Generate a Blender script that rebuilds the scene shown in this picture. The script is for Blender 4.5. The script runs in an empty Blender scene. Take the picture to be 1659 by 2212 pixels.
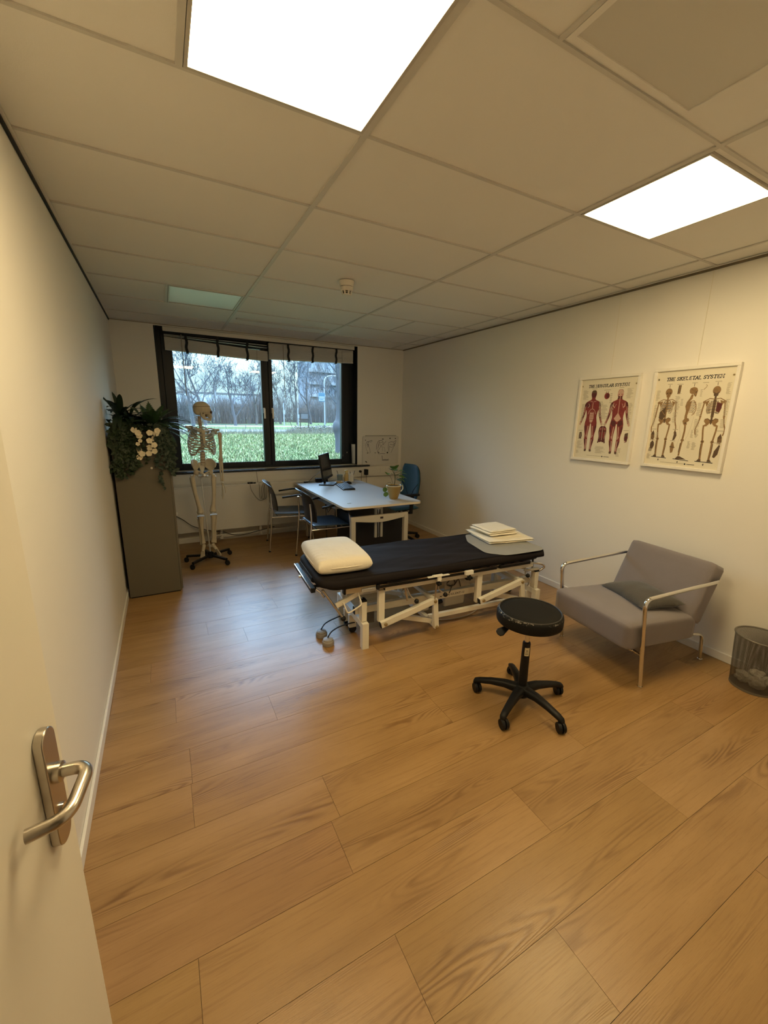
import bpy, bmesh, math, random
from mathutils import Vector, Matrix, Euler, Quaternion, noise
PI = math.pi
sc = bpy.context.scene
COL = sc.collection
R = math.radians
random.seed(7)

# ------------------------------------------------------------------ materials
MATS = {}

def nt_new(name):
    m = bpy.data.materials.new(name)
    m.use_nodes = True
    nt = m.node_tree
    b = nt.nodes['Principled BSDF']
    return m, nt, b

def mat(name, col, rough=0.5, metal=0.0, spec=0.5, var=0.06, vscale=8.0, bump=0.0, bscale=60.0,
        sheen=0.0, coat=0.0, emit=None, estr=0.0, stretch=None):
    """plain procedural surface: slight noise variation of colour and roughness plus a fine bump"""
    if name in MATS:
        return MATS[name]
    m, nt, b = nt_new(name)
    N, L = nt.nodes, nt.links
    tc = N.new('ShaderNodeTexCoord')
    src = tc.outputs['Object']
    if stretch:
        mp = N.new('ShaderNodeMapping')
        mp.inputs['Scale'].default_value = stretch
        L.new(src, mp.inputs['Vector'])
        src = mp.outputs['Vector']
    nz = N.new('ShaderNodeTexNoise')
    nz.inputs['Scale'].default_value = vscale
    nz.inputs['Detail'].default_value = 4
    L.new(src, nz.inputs['Vector'])
    mix = N.new('ShaderNodeMix')
    mix.data_type = 'RGBA'
    c1 = [max(0, c * (1 - var)) for c in col]
    c2 = [min(1, c * (1 + var)) for c in col]
    mix.inputs[6].default_value = (*c1, 1)
    mix.inputs[7].default_value = (*c2, 1)
    L.new(nz.outputs['Fac'], mix.inputs[0])
    L.new(mix.outputs[2], b.inputs['Base Color'])
    b.inputs['Roughness'].default_value = rough
    b.inputs['Metallic'].default_value = metal
    b.inputs['Specular IOR Level'].default_value = spec
    if sheen:
        b.inputs['Sheen Weight'].default_value = sheen
    if coat:
        b.inputs['Coat Weight'].default_value = coat
    if bump:
        nb = N.new('ShaderNodeTexNoise')
        nb.inputs['Scale'].default_value = bscale
        nb.inputs['Detail'].default_value = 5
        L.new(src, nb.inputs['Vector'])
        bp = N.new('ShaderNodeBump')
        bp.inputs['Strength'].default_value = bump
        bp.inputs['Distance'].default_value = 0.01
        L.new(nb.outputs['Fac'], bp.inputs['Height'])
        L.new(bp.outputs['Normal'], b.inputs['Normal'])
    if emit:
        b.inputs['Emission Color'].default_value = (*emit, 1)
        b.inputs['Emission Strength'].default_value = estr
    MATS[name] = m
    return m

# ------------------------------------------------------------------ mesh builder
class MB:
    def __init__(self):
        self.bm = bmesh.new()
        self.M = Matrix.Identity(4)
        self.mi = 0
        self.uv = None

    def v(self, p):
        return self.bm.verts.new(self.M @ Vector(p))

    def f(self, vs):
        try:
            fc = self.bm.faces.new(vs)
            fc.material_index = self.mi
            return fc
        except ValueError:
            return None

    def box(self, x0, x1, y0, y1, z0, z1, rot=None):
        c = Vector(((x0 + x1) / 2, (y0 + y1) / 2, (z0 + z1) / 2))
        h = Vector((abs(x1 - x0) / 2, abs(y1 - y0) / 2, abs(z1 - z0) / 2))
        Q = rot if rot is not None else Matrix.Identity(3)
        vs = []
        for sx, sy, sz in ((-1,-1,-1),(1,-1,-1),(1,1,-1),(-1,1,-1),(-1,-1,1),(1,-1,1),(1,1,1),(-1,1,1)):
            vs.append(self.v(c + Q @ Vector((sx*h.x, sy*h.y, sz*h.z))))
        for q in ((0,3,2,1),(4,5,6,7),(0,1,5,4),(1,2,6,5),(2,3,7,6),(3,0,4,7)):
            self.f([vs[i] for i in q])
        return self

    def bar(self, p, q, w, h, up=(0,0,1)):
        """rectangular bar from p to q, w across, h along up"""
        p, q = Vector(p), Vector(q)
        d = (q - p).normalized()
        u = Vector(up)
        s = d.cross(u)
        if s.length < 1e-5:
            s = d.cross(Vector((0,1,0)))
        s.normalize()
        u = s.cross(d).normalized()
        vs = []
        for e in (p, q):
            for a, b in ((-1,-1),(1,-1),(1,1),(-1,1)):
                vs.append(self.v(e + s*(a*w/2) + u*(b*h/2)))
        for k in ((3,2,1,0),(4,5,6,7),(0,1,5,4),(1,2,6,5),(2,3,7,6),(3,0,4,7)):
            self.f([vs[i] for i in k])
        return self

    def tube(self, pts, r, seg=10, radii=None, caps=True, flat=None):
        pts = [Vector(p) for p in pts]
        n = len(pts)
        rings = []
        prev = None
        for i, p in enumerate(pts):
            if i == 0: t = pts[1] - pts[0]
            elif i == n-1: t = pts[-1] - pts[-2]
            else: t = (pts[i+1] - p).normalized() + (p - pts[i-1]).normalized()
            if t.length < 1e-9: t = Vector((0,0,1))
            t.normalize()
            if prev is None:
                a = Vector((0,0,1)) if abs(t.z) < 0.9 else Vector((1,0,0))
                nrm = t.cross(a).normalized()
            else:
                nrm = prev - t*prev.dot(t)
                if nrm.length < 1e-6:
                    nrm = t.orthogonal()
                nrm.normalize()
            prev = nrm
            bn = t.cross(nrm)
            rr = radii[i] if radii else r
            fl = flat if flat else 1.0
            rings.append([self.v(p + nrm*(math.cos(2*PI*k/seg)*rr) + bn*(math.sin(2*PI*k/seg)*rr*fl)) for k in range(seg)])
        for i in range(n-1):
            A, B = rings[i], rings[i+1]
            for k in range(seg):
                self.f([A[k], A[(k+1)%seg], B[(k+1)%seg], B[k]])
        if caps and seg > 2:
            self.f(list(reversed(rings[0])))
            self.f(rings[-1])
        return self

    def lathe(self, prof, c=(0,0,0), seg=32, axis=None, caps=True, sx=1.0, sy=1.0):
        """profile [(r,z)...] turned about the z axis through c (or the given axis)"""
        c = Vector(c)
        Q = Matrix.Identity(3)
        if axis is not None:
            Q = Vector((0,0,1)).rotation_difference(Vector(axis).normalized()).to_matrix()
        rings = []
        for r, z in prof:
            if r < 1e-6:
                rings.append([self.v(c + Q @ Vector((0,0,z)))])
            else:
                rings.append([self.v(c + Q @ Vector((r*sx*math.cos(2*PI*k/seg), r*sy*math.sin(2*PI*k/seg), z))) for k in range(seg)])
        for A, B in zip(rings[:-1], rings[1:]):
            for k in range(seg):
                if len(A) == 1 and len(B) == 1: continue
                if len(A) == 1: self.f([A[0], B[(k+1)%seg], B[k]][::-1])
                elif len(B) == 1: self.f([A[k], A[(k+1)%seg], B[0]])
                else: self.f([A[k], A[(k+1)%seg], B[(k+1)%seg], B[k]])
        if caps:
            if len(rings[0]) > 1: self.f(list(reversed(rings[0])))
            if len(rings[-1]) > 1: self.f(rings[-1])
        return self

    def prism(self, poly, z0, z1, Q=None, o=(0,0,0)):
        """polygon in local xy, extruded z0..z1; Q maps local axes to the world"""
        Q = Q if Q is not None else Matrix.Identity(3)
        o = Vector(o)
        A = [self.v(o + Q @ Vector((x, y, z0))) for x, y in poly]
        B = [self.v(o + Q @ Vector((x, y, z1))) for x, y in poly]
        n = len(poly)
        self.f(list(reversed(A)))
        self.f(B)
        for k in range(n):
            self.f([A[k], A[(k+1)%n], B[(k+1)%n], B[k]])
        return self

    def grid(self, fn, nu, nv, closed_u=False):
        g = [[self.v(fn(i/(nu if closed_u else nu-1), j/(nv-1))) for j in range(nv)] for i in range(nu)]
        for i in range(nu if closed_u else nu-1):
            for j in range(nv-1):
                i2 = (i+1) % nu
                self.f([g[i][j], g[i2][j], g[i2][j+1], g[i][j+1]])
        return g

    def ball(self, c, r, seg=14, rings=9, sc=(1,1,1), Q=None):
        c = Vector(c)
        Q = Q if Q is not None else Matrix.Identity(3)
        rr = []
        for j in range(rings+1):
            th = PI*j/rings
            if j in (0, rings):
                rr.append([self.v(c + Q @ Vector((0,0,r*sc[2]*math.cos(th))))])
            else:
                rr.append([self.v(c + Q @ Vector((r*sc[0]*math.sin(th)*math.cos(2*PI*k/seg), r*sc[1]*math.sin(th)*math.sin(2*PI*k/seg), r*sc[2]*math.cos(th)))) for k in range(seg)])
        for A, B in zip(rr[:-1], rr[1:]):
            for k in range(seg):
                if len(A) == 1: self.f([A[0], B[k], B[(k+1)%seg]])
                elif len(B) == 1: self.f([A[k], B[0], A[(k+1)%seg]])
                else: self.f([A[k], B[k], B[(k+1)%seg], A[(k+1)%seg]])
        return self

    def build(self, name, m, parent=None, smooth=True, angle=40, bevel=0, bseg=2, subd=0, solid=0, loc=None, rot=None, nofix=False):
        if not nofix:
            bmesh.ops.recalc_face_normals(self.bm, faces=self.bm.faces[:])
        me = bpy.data.meshes.new(name)
        self.bm.to_mesh(me)
        self.bm.free()
        for mm in (m if isinstance(m, (list, tuple)) else [m]):
            me.materials.append(mm)
        if smooth:
            me.polygons.foreach_set('use_smooth', [True]*len(me.polygons))
            me.set_sharp_from_angle(angle=R(angle))
        o = bpy.data.objects.new(name, me)
        COL.objects.link(o)
        if parent is not None:
            o.parent = parent
        if loc is not None: o.location = loc
        if rot is not None: o.rotation_euler = rot
        if solid:
            s = o.modifiers.new('Solidify', 'SOLIDIFY'); s.thickness = solid; s.offset = 0
        if bevel:
            b = o.modifiers.new('Bevel', 'BEVEL'); b.width = bevel; b.segments = bseg; b.limit_method = 'ANGLE'; b.angle_limit = R(35)
            b.harden_normals = False
        if subd:
            s = o.modifiers.new('Subdivision', 'SUBSURF'); s.levels = subd; s.render_levels = subd
        return o

def tag(o, label, cat, group=None, kind=None):
    if label: o['label'] = label
    if cat: o['category'] = cat
    if group: o['group'] = group
    if kind: o['kind'] = kind
    return o

def empty(name, loc, rz=0.0, label=None, cat=None, group=None, rot=None):
    o = bpy.data.objects.new(name, None)
    COL.objects.link(o)
    o.empty_display_size = 0.05
    o.location = loc
    o.rotation_euler = rot if rot is not None else (0, 0, rz)
    if label: tag(o, label, cat, group)
    return o

def structure(o, label=None):
    o['kind'] = 'structure'
    if label: o['label'] = label
    return o

def kids(o):
    return [c for c in bpy.data.objects if c.parent == o]

def copy_tree(o, parent=None):
    c = o.copy()
    COL.objects.link(c)
    c.parent = parent
    for ch in kids(o):
        copy_tree(ch, c)
    return c

def box(name, m, x0, x1, y0, y1, z0, z1, parent=None, bevel=0.0, smooth=False, bseg=2):
    b = MB(); b.box(x0, x1, y0, y1, z0, z1)
    return b.build(name, m, parent, smooth=smooth or bevel > 0, bevel=bevel, bseg=bseg)

def bez(p0, p1, p2, p3, n=12):
    p0, p1, p2, p3 = map(Vector, (p0, p1, p2, p3))
    out = []
    for i in range(n+1):
        t = i/n
        out.append(p0*(1-t)**3 + p1*3*t*(1-t)**2 + p2*3*t*t*(1-t) + p3*t**3)
    return out

def smooth_path(pts, n=6):
    """Catmull-Rom through the points"""
    P = [Vector(p) for p in pts]
    P = [P[0]*2 - P[1]] + P + [P[-1]*2 - P[-2]]
    out = []
    for i in range(1, len(P)-2):
        a, b, c, d = P[i-1:i+3]
        for k in range(n):
            t = k/n
            out.append(0.5*((2*b) + (c-a)*t + (2*a-5*b+4*c-d)*t*t + (3*b-a-3*c+d)*t**3))
    out.append(P[-2])
    return out

def fillet(pts, r, n=6):
    """polyline with rounded corners"""
    P = [Vector(p) for p in pts]
    out = [P[0]]
    for i in range(1, len(P)-1):
        a, b, c = P[i-1], P[i], P[i+1]
        d1, d2 = (a-b), (c-b)
        rr = min(r, d1.length*0.49, d2.length*0.49)
        s, e = b + d1.normalized()*rr, b + d2.normalized()*rr
        for k in range(n+1):
            t = k/n
            out.append(s*(1-t)**2 + b*2*t*(1-t) + e*t*t)
    out.append(P[-1])
    return out

def rrect(x0, x1, y0, y1, r, n=5):
    out = []
    for cx, cy, a in ((x1-r, y1-r, 0), (x0+r, y1-r, 90), (x0+r, y0+r, 180), (x1-r, y0+r, 270)):
        for k in range(n+1):
            t = R(a + 90*k/n)
            out.append((cx + r*math.cos(t), cy + r*math.sin(t)))
    return out

# strokes of a small slab lettering (unit height, width about 0.8)
GLYPH = {
 'T': [[(0,1),(.9,1)],[(.45,1),(.45,0)]], 'H': [[(.1,0),(.1,1)],[(.8,0),(.8,1)],[(.1,.52),(.8,.52)]],
 'E': [[(.75,.0),(.1,0),(.1,1),(.75,1)],[(.1,.52),(.6,.52)]], 'M': [[(.05,0),(.1,1),(.5,.3),(.9,1),(.95,0)]],
 'U': [[(.1,1),(.1,.3),(.22,.06),(.45,0),(.68,.06),(.8,.3),(.8,1)]],
 'S': [[(.75,.82),(.6,.98),(.3,1),(.1,.85),(.12,.65),(.35,.53),(.6,.46),(.78,.3),(.72,.1),(.5,0),(.25,.01),(.08,.2)]],
 'C': [[(.8,.78),(.65,.96),(.4,1),(.18,.85),(.08,.5),(.18,.15),(.4,0),(.65,.03),(.82,.22)]],
 'L': [[(.1,1),(.1,0),(.75,0)]], 'A': [[(.0,0),(.42,1),(.5,1),(.9,0)],[(.2,.35),(.72,.35)]],
 'R': [[(.1,0),(.1,1),(.55,1),(.75,.88),(.75,.66),(.55,.52),(.1,.52)],[(.45,.52),(.85,0)]],
 'Y': [[(0,1),(.43,.48),(.86,1)],[(.43,.48),(.43,0)]], 'K': [[(.1,0),(.1,1)],[(.8,1),(.1,.42)],[(.35,.6),(.85,0)]],
 'N': [[(.1,0),(.1,1),(.8,0),(.8,1)]], '-': [[(.15,.5),(.65,.5)]], ' ': [],
}
SERIF = {'T': [(.45,0)], 'H': [(.1,0),(.1,1),(.8,0),(.8,1)], 'M': [(.05,0),(.95,0),(.08,1),(.92,1)], 'U': [(.1,1),(.8,1)],
         'A': [(.0,0),(.9,0)], 'R': [(.1,0),(.1,1),(.88,0)], 'Y': [(0,1),(.86,1),(.43,0)], 'K': [(.1,0),(.1,1),(.85,0),(.8,1)],
         'L': [(.1,1)], 'E': []}

def text_strokes(s, h, adv=1.0, serif=True, slant=0.0):
    """list of polylines (x,y) for a line of text; returns (lines, width)"""
    x = 0.0
    out = []
    for ch in s:
        wd = 0.45 if ch == ' ' else 1.1
        for st in GLYPH[ch]:
            out.append([((x + a*adv + slant*b)*h, b*h) for a, b in st])
        if serif:
            for a, b in SERIF.get(ch, []):
                out.append([((x + (a-.14)*adv + slant*b)*h, b*h), ((x + (a+.14)*adv + slant*b)*h, b*h)])
        x += wd*adv
    return out, x*h

def poly_stroke(mb, pts, w, frame, z=0.0):
    """flat ribbon along a 2D polyline; frame(x,y,z) -> 3D"""
    n = len(pts)
    P = [Vector((a, b)) for a, b in pts]
    L, Rr = [], []
    for i in range(n):
        if i == 0: d = P[1]-P[0]
        elif i == n-1: d = P[-1]-P[-2]
        else: d = (P[i+1]-P[i]).normalized() + (P[i]-P[i-1]).normalized()
        if d.length < 1e-9: d = Vector((1,0))
        d.normalize()
        nn = Vector((-d.y, d.x))
        ww = w[i] if isinstance(w, (list, tuple)) else w
        e = d*(ww*0.4) if i == n-1 else (-d*(ww*0.4) if i == 0 else Vector((0,0)))
        L.append(mb.v(frame(*(P[i]+e+nn*ww/2), z)))
        Rr.append(mb.v(frame(*(P[i]+e-nn*ww/2), z)))
    for i in range(n-1):
        mb.f([L[i], Rr[i], Rr[i+1], L[i+1]])

# ------------------------------------------------------------------ shared materials
WHITE_PAINT = mat('white_wall_paint', (.80,.775,.72), .62, spec=.3, var=.02, vscale=1.3, bump=.05, bscale=220)
CEIL = mat('ceiling_tile_white', (.80,.78,.74), .8, spec=.2, var=.02, vscale=2, bump=.05, bscale=300)
GRIDM = mat('ceiling_grid_paint', (.60,.58,.54), .5, spec=.3, var=.02)
SKIRT = mat('skirting_paint', (.80,.78,.73), .4, spec=.5, var=.02)
BLACKGAP = mat('black_shadow_profile', (.012,.011,.010), .7, var=.1)
FRAMEM = mat('black_blue_window_paint', (.006,.009,.015), .35, spec=.35, var=.1)
SILLM = mat('black_gloss_sill', (.008,.010,.014), .22, spec=.5, var=.1)
CHROME = mat('polished_chrome', (.75,.74,.72), .10, 1.0, var=.02)
STEEL = mat('brushed_stainless_steel', (.55,.51,.45), .28, 1.0, var=.04, vscale=40)
BLACKP = mat('black_plastic', (.006,.006,.0065), .5, spec=.3, var=.1, bump=.05, bscale=300)
BLACKM = mat('black_metal', (.008,.008,.009), .42, spec=.35, var=.1)
WHITEM = mat('ivory_coated_steel', (.74,.71,.62), .35, var=.03, vscale=14)
CORD = mat('black_rubber_cable', (.02,.02,.022), .5, var=.05)
GCORD = mat('grey_rubber_cable', (.16,.15,.14), .5, var=.05)
PAPER = mat('white_paper', (.82,.82,.80), .75, spec=.2, var=.02, vscale=20)
INK = mat('grey_pencil_ink', (.22,.22,.23), .8, var=.2, vscale=30)
BLUEF = mat('teal_blue_upholstery', (.020,.078,.125), .85, spec=.2, var=.12, vscale=60, bump=.2, bscale=500, sheen=.2)
# ------------------------------------------------------------------ camera
CAM_Z = 1.615
FPIX, YAW, PITCH, ROLL = 883.8, R(28.2775), R(12.8899), R(-1.0154)
def cam_axes():
    cy, sy, cp, sp = math.cos(YAW), math.sin(YAW), math.cos(PITCH), math.sin(PITCH)
    f = Vector((sy*cp, cy*cp, -sp)); r = Vector((cy, -sy, 0)); d = f.cross(r)
    cr, sr = math.cos(ROLL), math.sin(ROLL)
    return cr*r + sr*d, -sr*r + cr*d, f
cr_, cd_, cf_ = cam_axes()
cam = bpy.data.cameras.new('camera')
cam.sensor_fit = 'VERTICAL'
cam.sensor_height = 36.0
cam.lens = FPIX/2212*36.0
cam.clip_start = 0.02
cam.clip_end = 600
co = bpy.data.objects.new('camera', cam)
COL.objects.link(co)
co.matrix_world = Matrix(((cr_.x, -cd_.x, -cf_.x, 0), (cr_.y, -cd_.y, -cf_.y, 0), (cr_.z, -cd_.z, -cf_.z, CAM_Z), (0,0,0,1)))
sc.camera = co

# ------------------------------------------------------------------ room shell
XL, XR, YB, YF, ZC = -0.405, 3.325, 5.65, -0.12, 2.625

def floor_material():
    m, nt, b = nt_new('oak_plank_floor')
    N, L = nt.nodes, nt.links
    uv = N.new('ShaderNodeUVMap'); uv.uv_map = 'UVMap'
    at = N.new('ShaderNodeVertexColor'); at.layer_name = 'plank'
    def mapping(scale):
        mp = N.new('ShaderNodeMapping'); mp.inputs['Scale'].default_value = scale
        L.new(uv.outputs['UV'], mp.inputs['Vector']); return mp.outputs['Vector']
    def noise_(vec, s, d=3, rough=.5, dist=0):
        n = N.new('ShaderNodeTexNoise'); n.inputs['Scale'].default_value = s; n.inputs['Detail'].default_value = d
        n.inputs['Roughness'].default_value = rough; n.inputs['Distortion'].default_value = dist
        L.new(vec, n.inputs['Vector']); return n.outputs['Fac']
    def math_(op, a, bb=None, clamp=False):
        q = N.new('ShaderNodeMath'); q.operation = op; q.use_clamp = clamp
        for i, s in enumerate((a, bb)):
            if s is None: continue
            if isinstance(s, (int, float)): q.inputs[i].default_value = s
            else: L.new(s, q.inputs[i])
        return q.outputs[0]
    def ramp(fac, stops):
        r = N.new('ShaderNodeValToRGB')
        while len(r.color_ramp.elements) < len(stops): r.color_ramp.elements.new(.5)
        for e, (p, c) in zip(r.color_ramp.elements, stops):
            e.position = p; e.color = (*c, 1) if len(c) == 3 else c
        L.new(fac, r.inputs['Fac']); return r.outputs['Color']
    # contour-line "cathedral" figure: sine of a smooth noise field stretched along the plank
    field = noise_(mapping((.85, 8.5, 1)), 1.0, 1.2, .35, .25)
    wig = noise_(mapping((14, 70, 1)), 1.0, 3, .6)
    ph = math_('ADD', math_('MULTIPLY', field, 175.0), math_('MULTIPLY', wig, 2.6))
    rings = math_('ADD', math_('MULTIPLY', math_('SINE', ph), .5), .5)
    rings = math_('POWER', rings, 1.6)
    maskn = noise_(mapping((1.3, 8.0, 1)), 1.0, 2, .5)
    mask = N.new('ShaderNodeMapRange'); mask.inputs[1].default_value = .50; mask.inputs[2].default_value = .68
    L.new(maskn, mask.inputs[0])
    figure = math_('MULTIPLY', rings, mask.outputs[0])
    streak = noise_(mapping((3.0, 95, 1)), 1.0, 4, .65)
    fine = noise_(mapping((22, 420, 1)), 1.0, 3, .6)
    broad = noise_(mapping((1.6, 9, 1)), 1.0, 3, .55)
    base = ramp(broad, [(.28, (.315,.183,.070)), (.5, (.365,.218,.087)), (.75, (.420,.258,.110))])
    def mul(a, fac_sock, dark, amount):
        mx = N.new('ShaderNodeMix'); mx.data_type = 'RGBA'; mx.blend_type = 'MULTIPLY'
        L.new(math_('MULTIPLY', fac_sock, amount), mx.inputs[0]); L.new(a, mx.inputs[6]); mx.inputs[7].default_value = (*dark, 1)
        return mx.outputs[2]
    c = mul(base, figure, (.40,.30,.20), .62)
    sr_ = N.new('ShaderNodeMapRange'); sr_.inputs[1].default_value = .52; sr_.inputs[2].default_value = .75; L.new(streak, sr_.inputs[0])
    c = mul(c, sr_.outputs[0], (.62,.52,.42), .7)
    fr_ = N.new('ShaderNodeMapRange'); fr_.inputs[1].default_value = .55; fr_.inputs[2].default_value = .72; L.new(fine, fr_.inputs[0])
    c = mul(c, fr_.outputs[0], (.72,.64,.56), .5)
    mx = N.new('ShaderNodeMix'); mx.data_type = 'RGBA'; mx.blend_type = 'MULTIPLY'; mx.inputs[0].default_value = 1.0
    L.new(c, mx.inputs[6]); L.new(at.outputs['Color'], mx.inputs[7])
    L.new(mx.outputs[2], b.inputs['Base Color'])
    rg = N.new('ShaderNodeMapRange'); rg.inputs[3].default_value = .25; rg.inputs[4].default_value = .40
    L.new(streak, rg.inputs[0]); L.new(rg.outputs[0], b.inputs['Roughness'])
    b.inputs['Specular IOR Level'].default_value = .5
    bp = N.new('ShaderNodeBump'); bp.inputs['Strength'].default_value = .22; bp.inputs['Distance'].default_value = .002
    hgt = math_('SUBTRACT', math_('MULTIPLY', fine, .6), math_('MULTIPLY', figure, .6))
    L.new(hgt, bp.inputs['Height']); L.new(bp.outputs['Normal'], b.inputs['Normal'])
    return m

def build_floor():
    bm = bmesh.new()
    uvl = bm.loops.layers.uv.new('UVMap')
    cl = bm.loops.layers.color.new('plank')
    W = 0.2245
    y0 = 0.61 - W*11
    rnd = random.Random(21)
    joints = {0: .515, 1: -.046, 3: .51, 4: -.026, 6: .417, 7: -.071, 10: .423, 11: .174, 5: 1.27, 2: 1.76, 8: .9, 9: -.2, 12: .75}
    g = .0006
    X0, X1 = XL-.03, XR+.03
    k = -11
    while y0 + (k+11)*W < YB+.05:
        ya = y0 + (k+11)*W
        yb = min(ya + W, YB+.03)
        j = joints.get(k, rnd.uniform(-.3, 1.0))
        Lp = 1.29
        while j > X0: j -= Lp
        xs = [X0]
        while j < X1:
            if j > X0 + .02: xs.append(j)
            j += Lp
        xs.append(X1)
        for xa, xb in zip(xs[:-1], xs[1:]):
            t = rnd.uniform(.97, 1.03)
            tint = (t, t*rnd.uniform(.985,1.015), t*rnd.uniform(.96,1.03), 1)
            ou, ov = rnd.uniform(0, 60), rnd.uniform(0, 60)
            fl = rnd.choice((1, -1))
            P = [(xa+g, ya+g), (xb-g, ya+g), (xb-g, yb-g), (xa+g, yb-g)]
            T = [bm.verts.new((x, y, 0)) for x, y in P]
            B = [bm.verts.new((x, y, -.004)) for x, y in P]
            faces = [bm.faces.new(T)]
            for q in range(4):
                faces.append(bm.faces.new([B[q], B[(q+1)%4], T[(q+1)%4], T[q]]))
            for fc in faces:
                for lp in fc.loops:
                    lp[uvl].uv = ((lp.vert.co.x - xa)*fl + ou, (lp.vert.co.y - ya)*fl + ov)
                    lp[cl] = tint
        k += 1
    # dark underlay seen in the joints
    vs = [bm.verts.new(p) for p in ((X0,y0,-.003),(X1,y0,-.003),(X1,YB+.03,-.003),(X0,YB+.03,-.003))]
    fc = bm.faces.new(vs); fc.material_index = 1
    me = bpy.data.meshes.new('floor')
    bm.to_mesh(me); bm.free()
    me.materials.append(floor_material())
    me.materials.append(mat('joint_dark', (.06,.035,.02), .8))
    o = bpy.data.objects.new('floor', me)
    COL.objects.link(o)
    structure(o, 'oak wood plank floor')
build_floor()
# screed under the boards
structure(box('floor_slab', mat('screed', (.3,.29,.28), .9), XL-.2, XR+.2, -2.0, YB+.28, -.12, -.006))

# walls
structure(box('wall_left', WHITE_PAINT, XL-.15, XL, -1.9, YB+.28, -.004, 2.95), 'off-white left wall')
structure(box('wall_right', WHITE_PAINT, XR, XR+.15, -1.9, YB+.28, -.004, 2.95), 'off-white right wall')
WX0, WX1, WZ0, WZ1 = .02, 2.565, .925, 2.603
b = MB()
b.box(XL, WX0, YB, YB+.28, -.004, 2.95); b.box(WX1, XR, YB, YB+.28, -.004, 2.95)
b.box(WX0, WX1, YB, YB+.28, -.004, WZ0); b.box(WX0, WX1, YB, YB+.28, WZ1, 2.95)
structure(b.build('wall_back', WHITE_PAINT, smooth=False), 'off-white window wall')
DX0, DX1, DZ = -.385, .60, 2.12
b = MB()
b.box(DX1, XR, YF-.12, YF, -.004, 2.95); b.box(DX0, DX1, YF-.12, YF, DZ, 2.95)
b.box(XL, DX0, YF-.12, YF, -.004, 2.95)
structure(b.build('wall_front', WHITE_PAINT, smooth=False), 'off-white wall with the doorway')
structure(box('wall_corridor', WHITE_PAINT, XL, XR, -1.95, -1.85, -.004, 2.95))
structure(box('ceiling_corridor', CEIL, XL-.1, XR+.1, -1.9, YF-.06, 2.64, 2.70))
# skirting boards
SK = .06
structure(box('baseboard_left', SKIRT, XL+.0005, XL+.013, YF+.001, YB-.001, .0005, SK, bevel=.003))
structure(box('baseboard_right', SKIRT, XR-.013, XR-.0005, YF+.001, YB-.001, .0005, SK, bevel=.003))
structure(box('baseboard_back', SKIRT, XL+.014, XR-.014, YB-.013, YB-.0005, .0005, SK, bevel=.003))

# ------------------------------------------------------------------ ceiling: lay-in tiles between flat metal bars
LP = [(.152, .745, 1.0, 1.6), (1.945, 2.525, 1.03, 1.60), (.152, .735, 4.0, 4.58)]
VENT = (1.06, 1.66, .40, .985)
holes = LP + [VENT, (.81, 1.86, 4.90, 4.96)]
XS = [XL-.01, .152, .745, .81, 1.06, 1.66, 1.86, 1.945, 2.525, 3.11, XR+.01]
YS = [YF-.13, .40, .985, 1.0, 1.03, 1.6, 4.0, 4.58, 4.90, 4.96, YB+.02]
XS = sorted(set(XS + [.735])); 
def in_hole(x, y):
    return any(h[0]-1e-6 < x < h[1]+1e-6 and h[2]-1e-6 < y < h[3]+1e-6 for h in holes)
b = MB()
for xa, xb in zip(XS[:-1], XS[1:]):
    for ya, yb in zip(YS[:-1], YS[1:]):
        if not in_hole((xa+xb)/2, (ya+yb)/2):
            b.box(xa, xb, ya, yb, ZC+.006, ZC+.03)
bmesh.ops.remove_doubles(b.bm, verts=b.bm.verts[:], dist=1e-5)
structure(b.build('ceiling', CEIL, smooth=False), 'white suspended tile ceiling')
structure(box('ceiling_void', mat('dark_plenum', (.05,.05,.05), .9), XL, XR, YF-.1, YB, 2.90, 2.93))
b = MB()
HB = .0055
def cbar(x0, x1, y0, y1):
    b.box(x0, x1, y0, y1, ZC, ZC+HB)
for x, w in ((.757, .024), (1.933, .024), (3.115, .016)):
    cbar(x-w/2, x+w/2, YF, YB)
ylines = [.40-.0075, 1.0, 1.608, 2.21, 2.81, 3.41, 4.0-.006, 4.59, 5.20]
for y in ylines:
    for xa, xb in ((XL, .745), (.769, 1.921), (1.945, 3.107), (3.123, XR)):
        cbar(xa, xb, y-.008, y+.006)
cbar(.132, .152, 1.006, 1.600); cbar(.132, .152, 4.006, 4.582)
cbar(1.046, 1.06, .40, .992)
cbar(2.484, 2.498, 4.0, 4.582)
structure(b.build('trim_1', GRIDM, smooth=False), 'ceiling grid bars')
# wall angles and solid strips coloured dark for the shadow gap under them
b = MB()
b.box(XL, XL+.022, YF, YB, ZC-.002, ZC+.002); b.box(XR-.02, XR, YF, YB, ZC-.002, ZC+.002); b.box(XL, XR, YB-.02, YB, ZC-.002, ZC+.002)
structure(b.build('trim_2', CEIL, smooth=False))
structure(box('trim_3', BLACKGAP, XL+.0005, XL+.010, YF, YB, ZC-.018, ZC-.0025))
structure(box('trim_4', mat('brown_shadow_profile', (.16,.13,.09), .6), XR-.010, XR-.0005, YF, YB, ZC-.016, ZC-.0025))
structure(box('trim_5', mat('grey_shadow_profile', (.30,.27,.22), .6), XL+.011, XR-.011, YB-.006, YB-.0005, ZC-.010, ZC-.0025))

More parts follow.
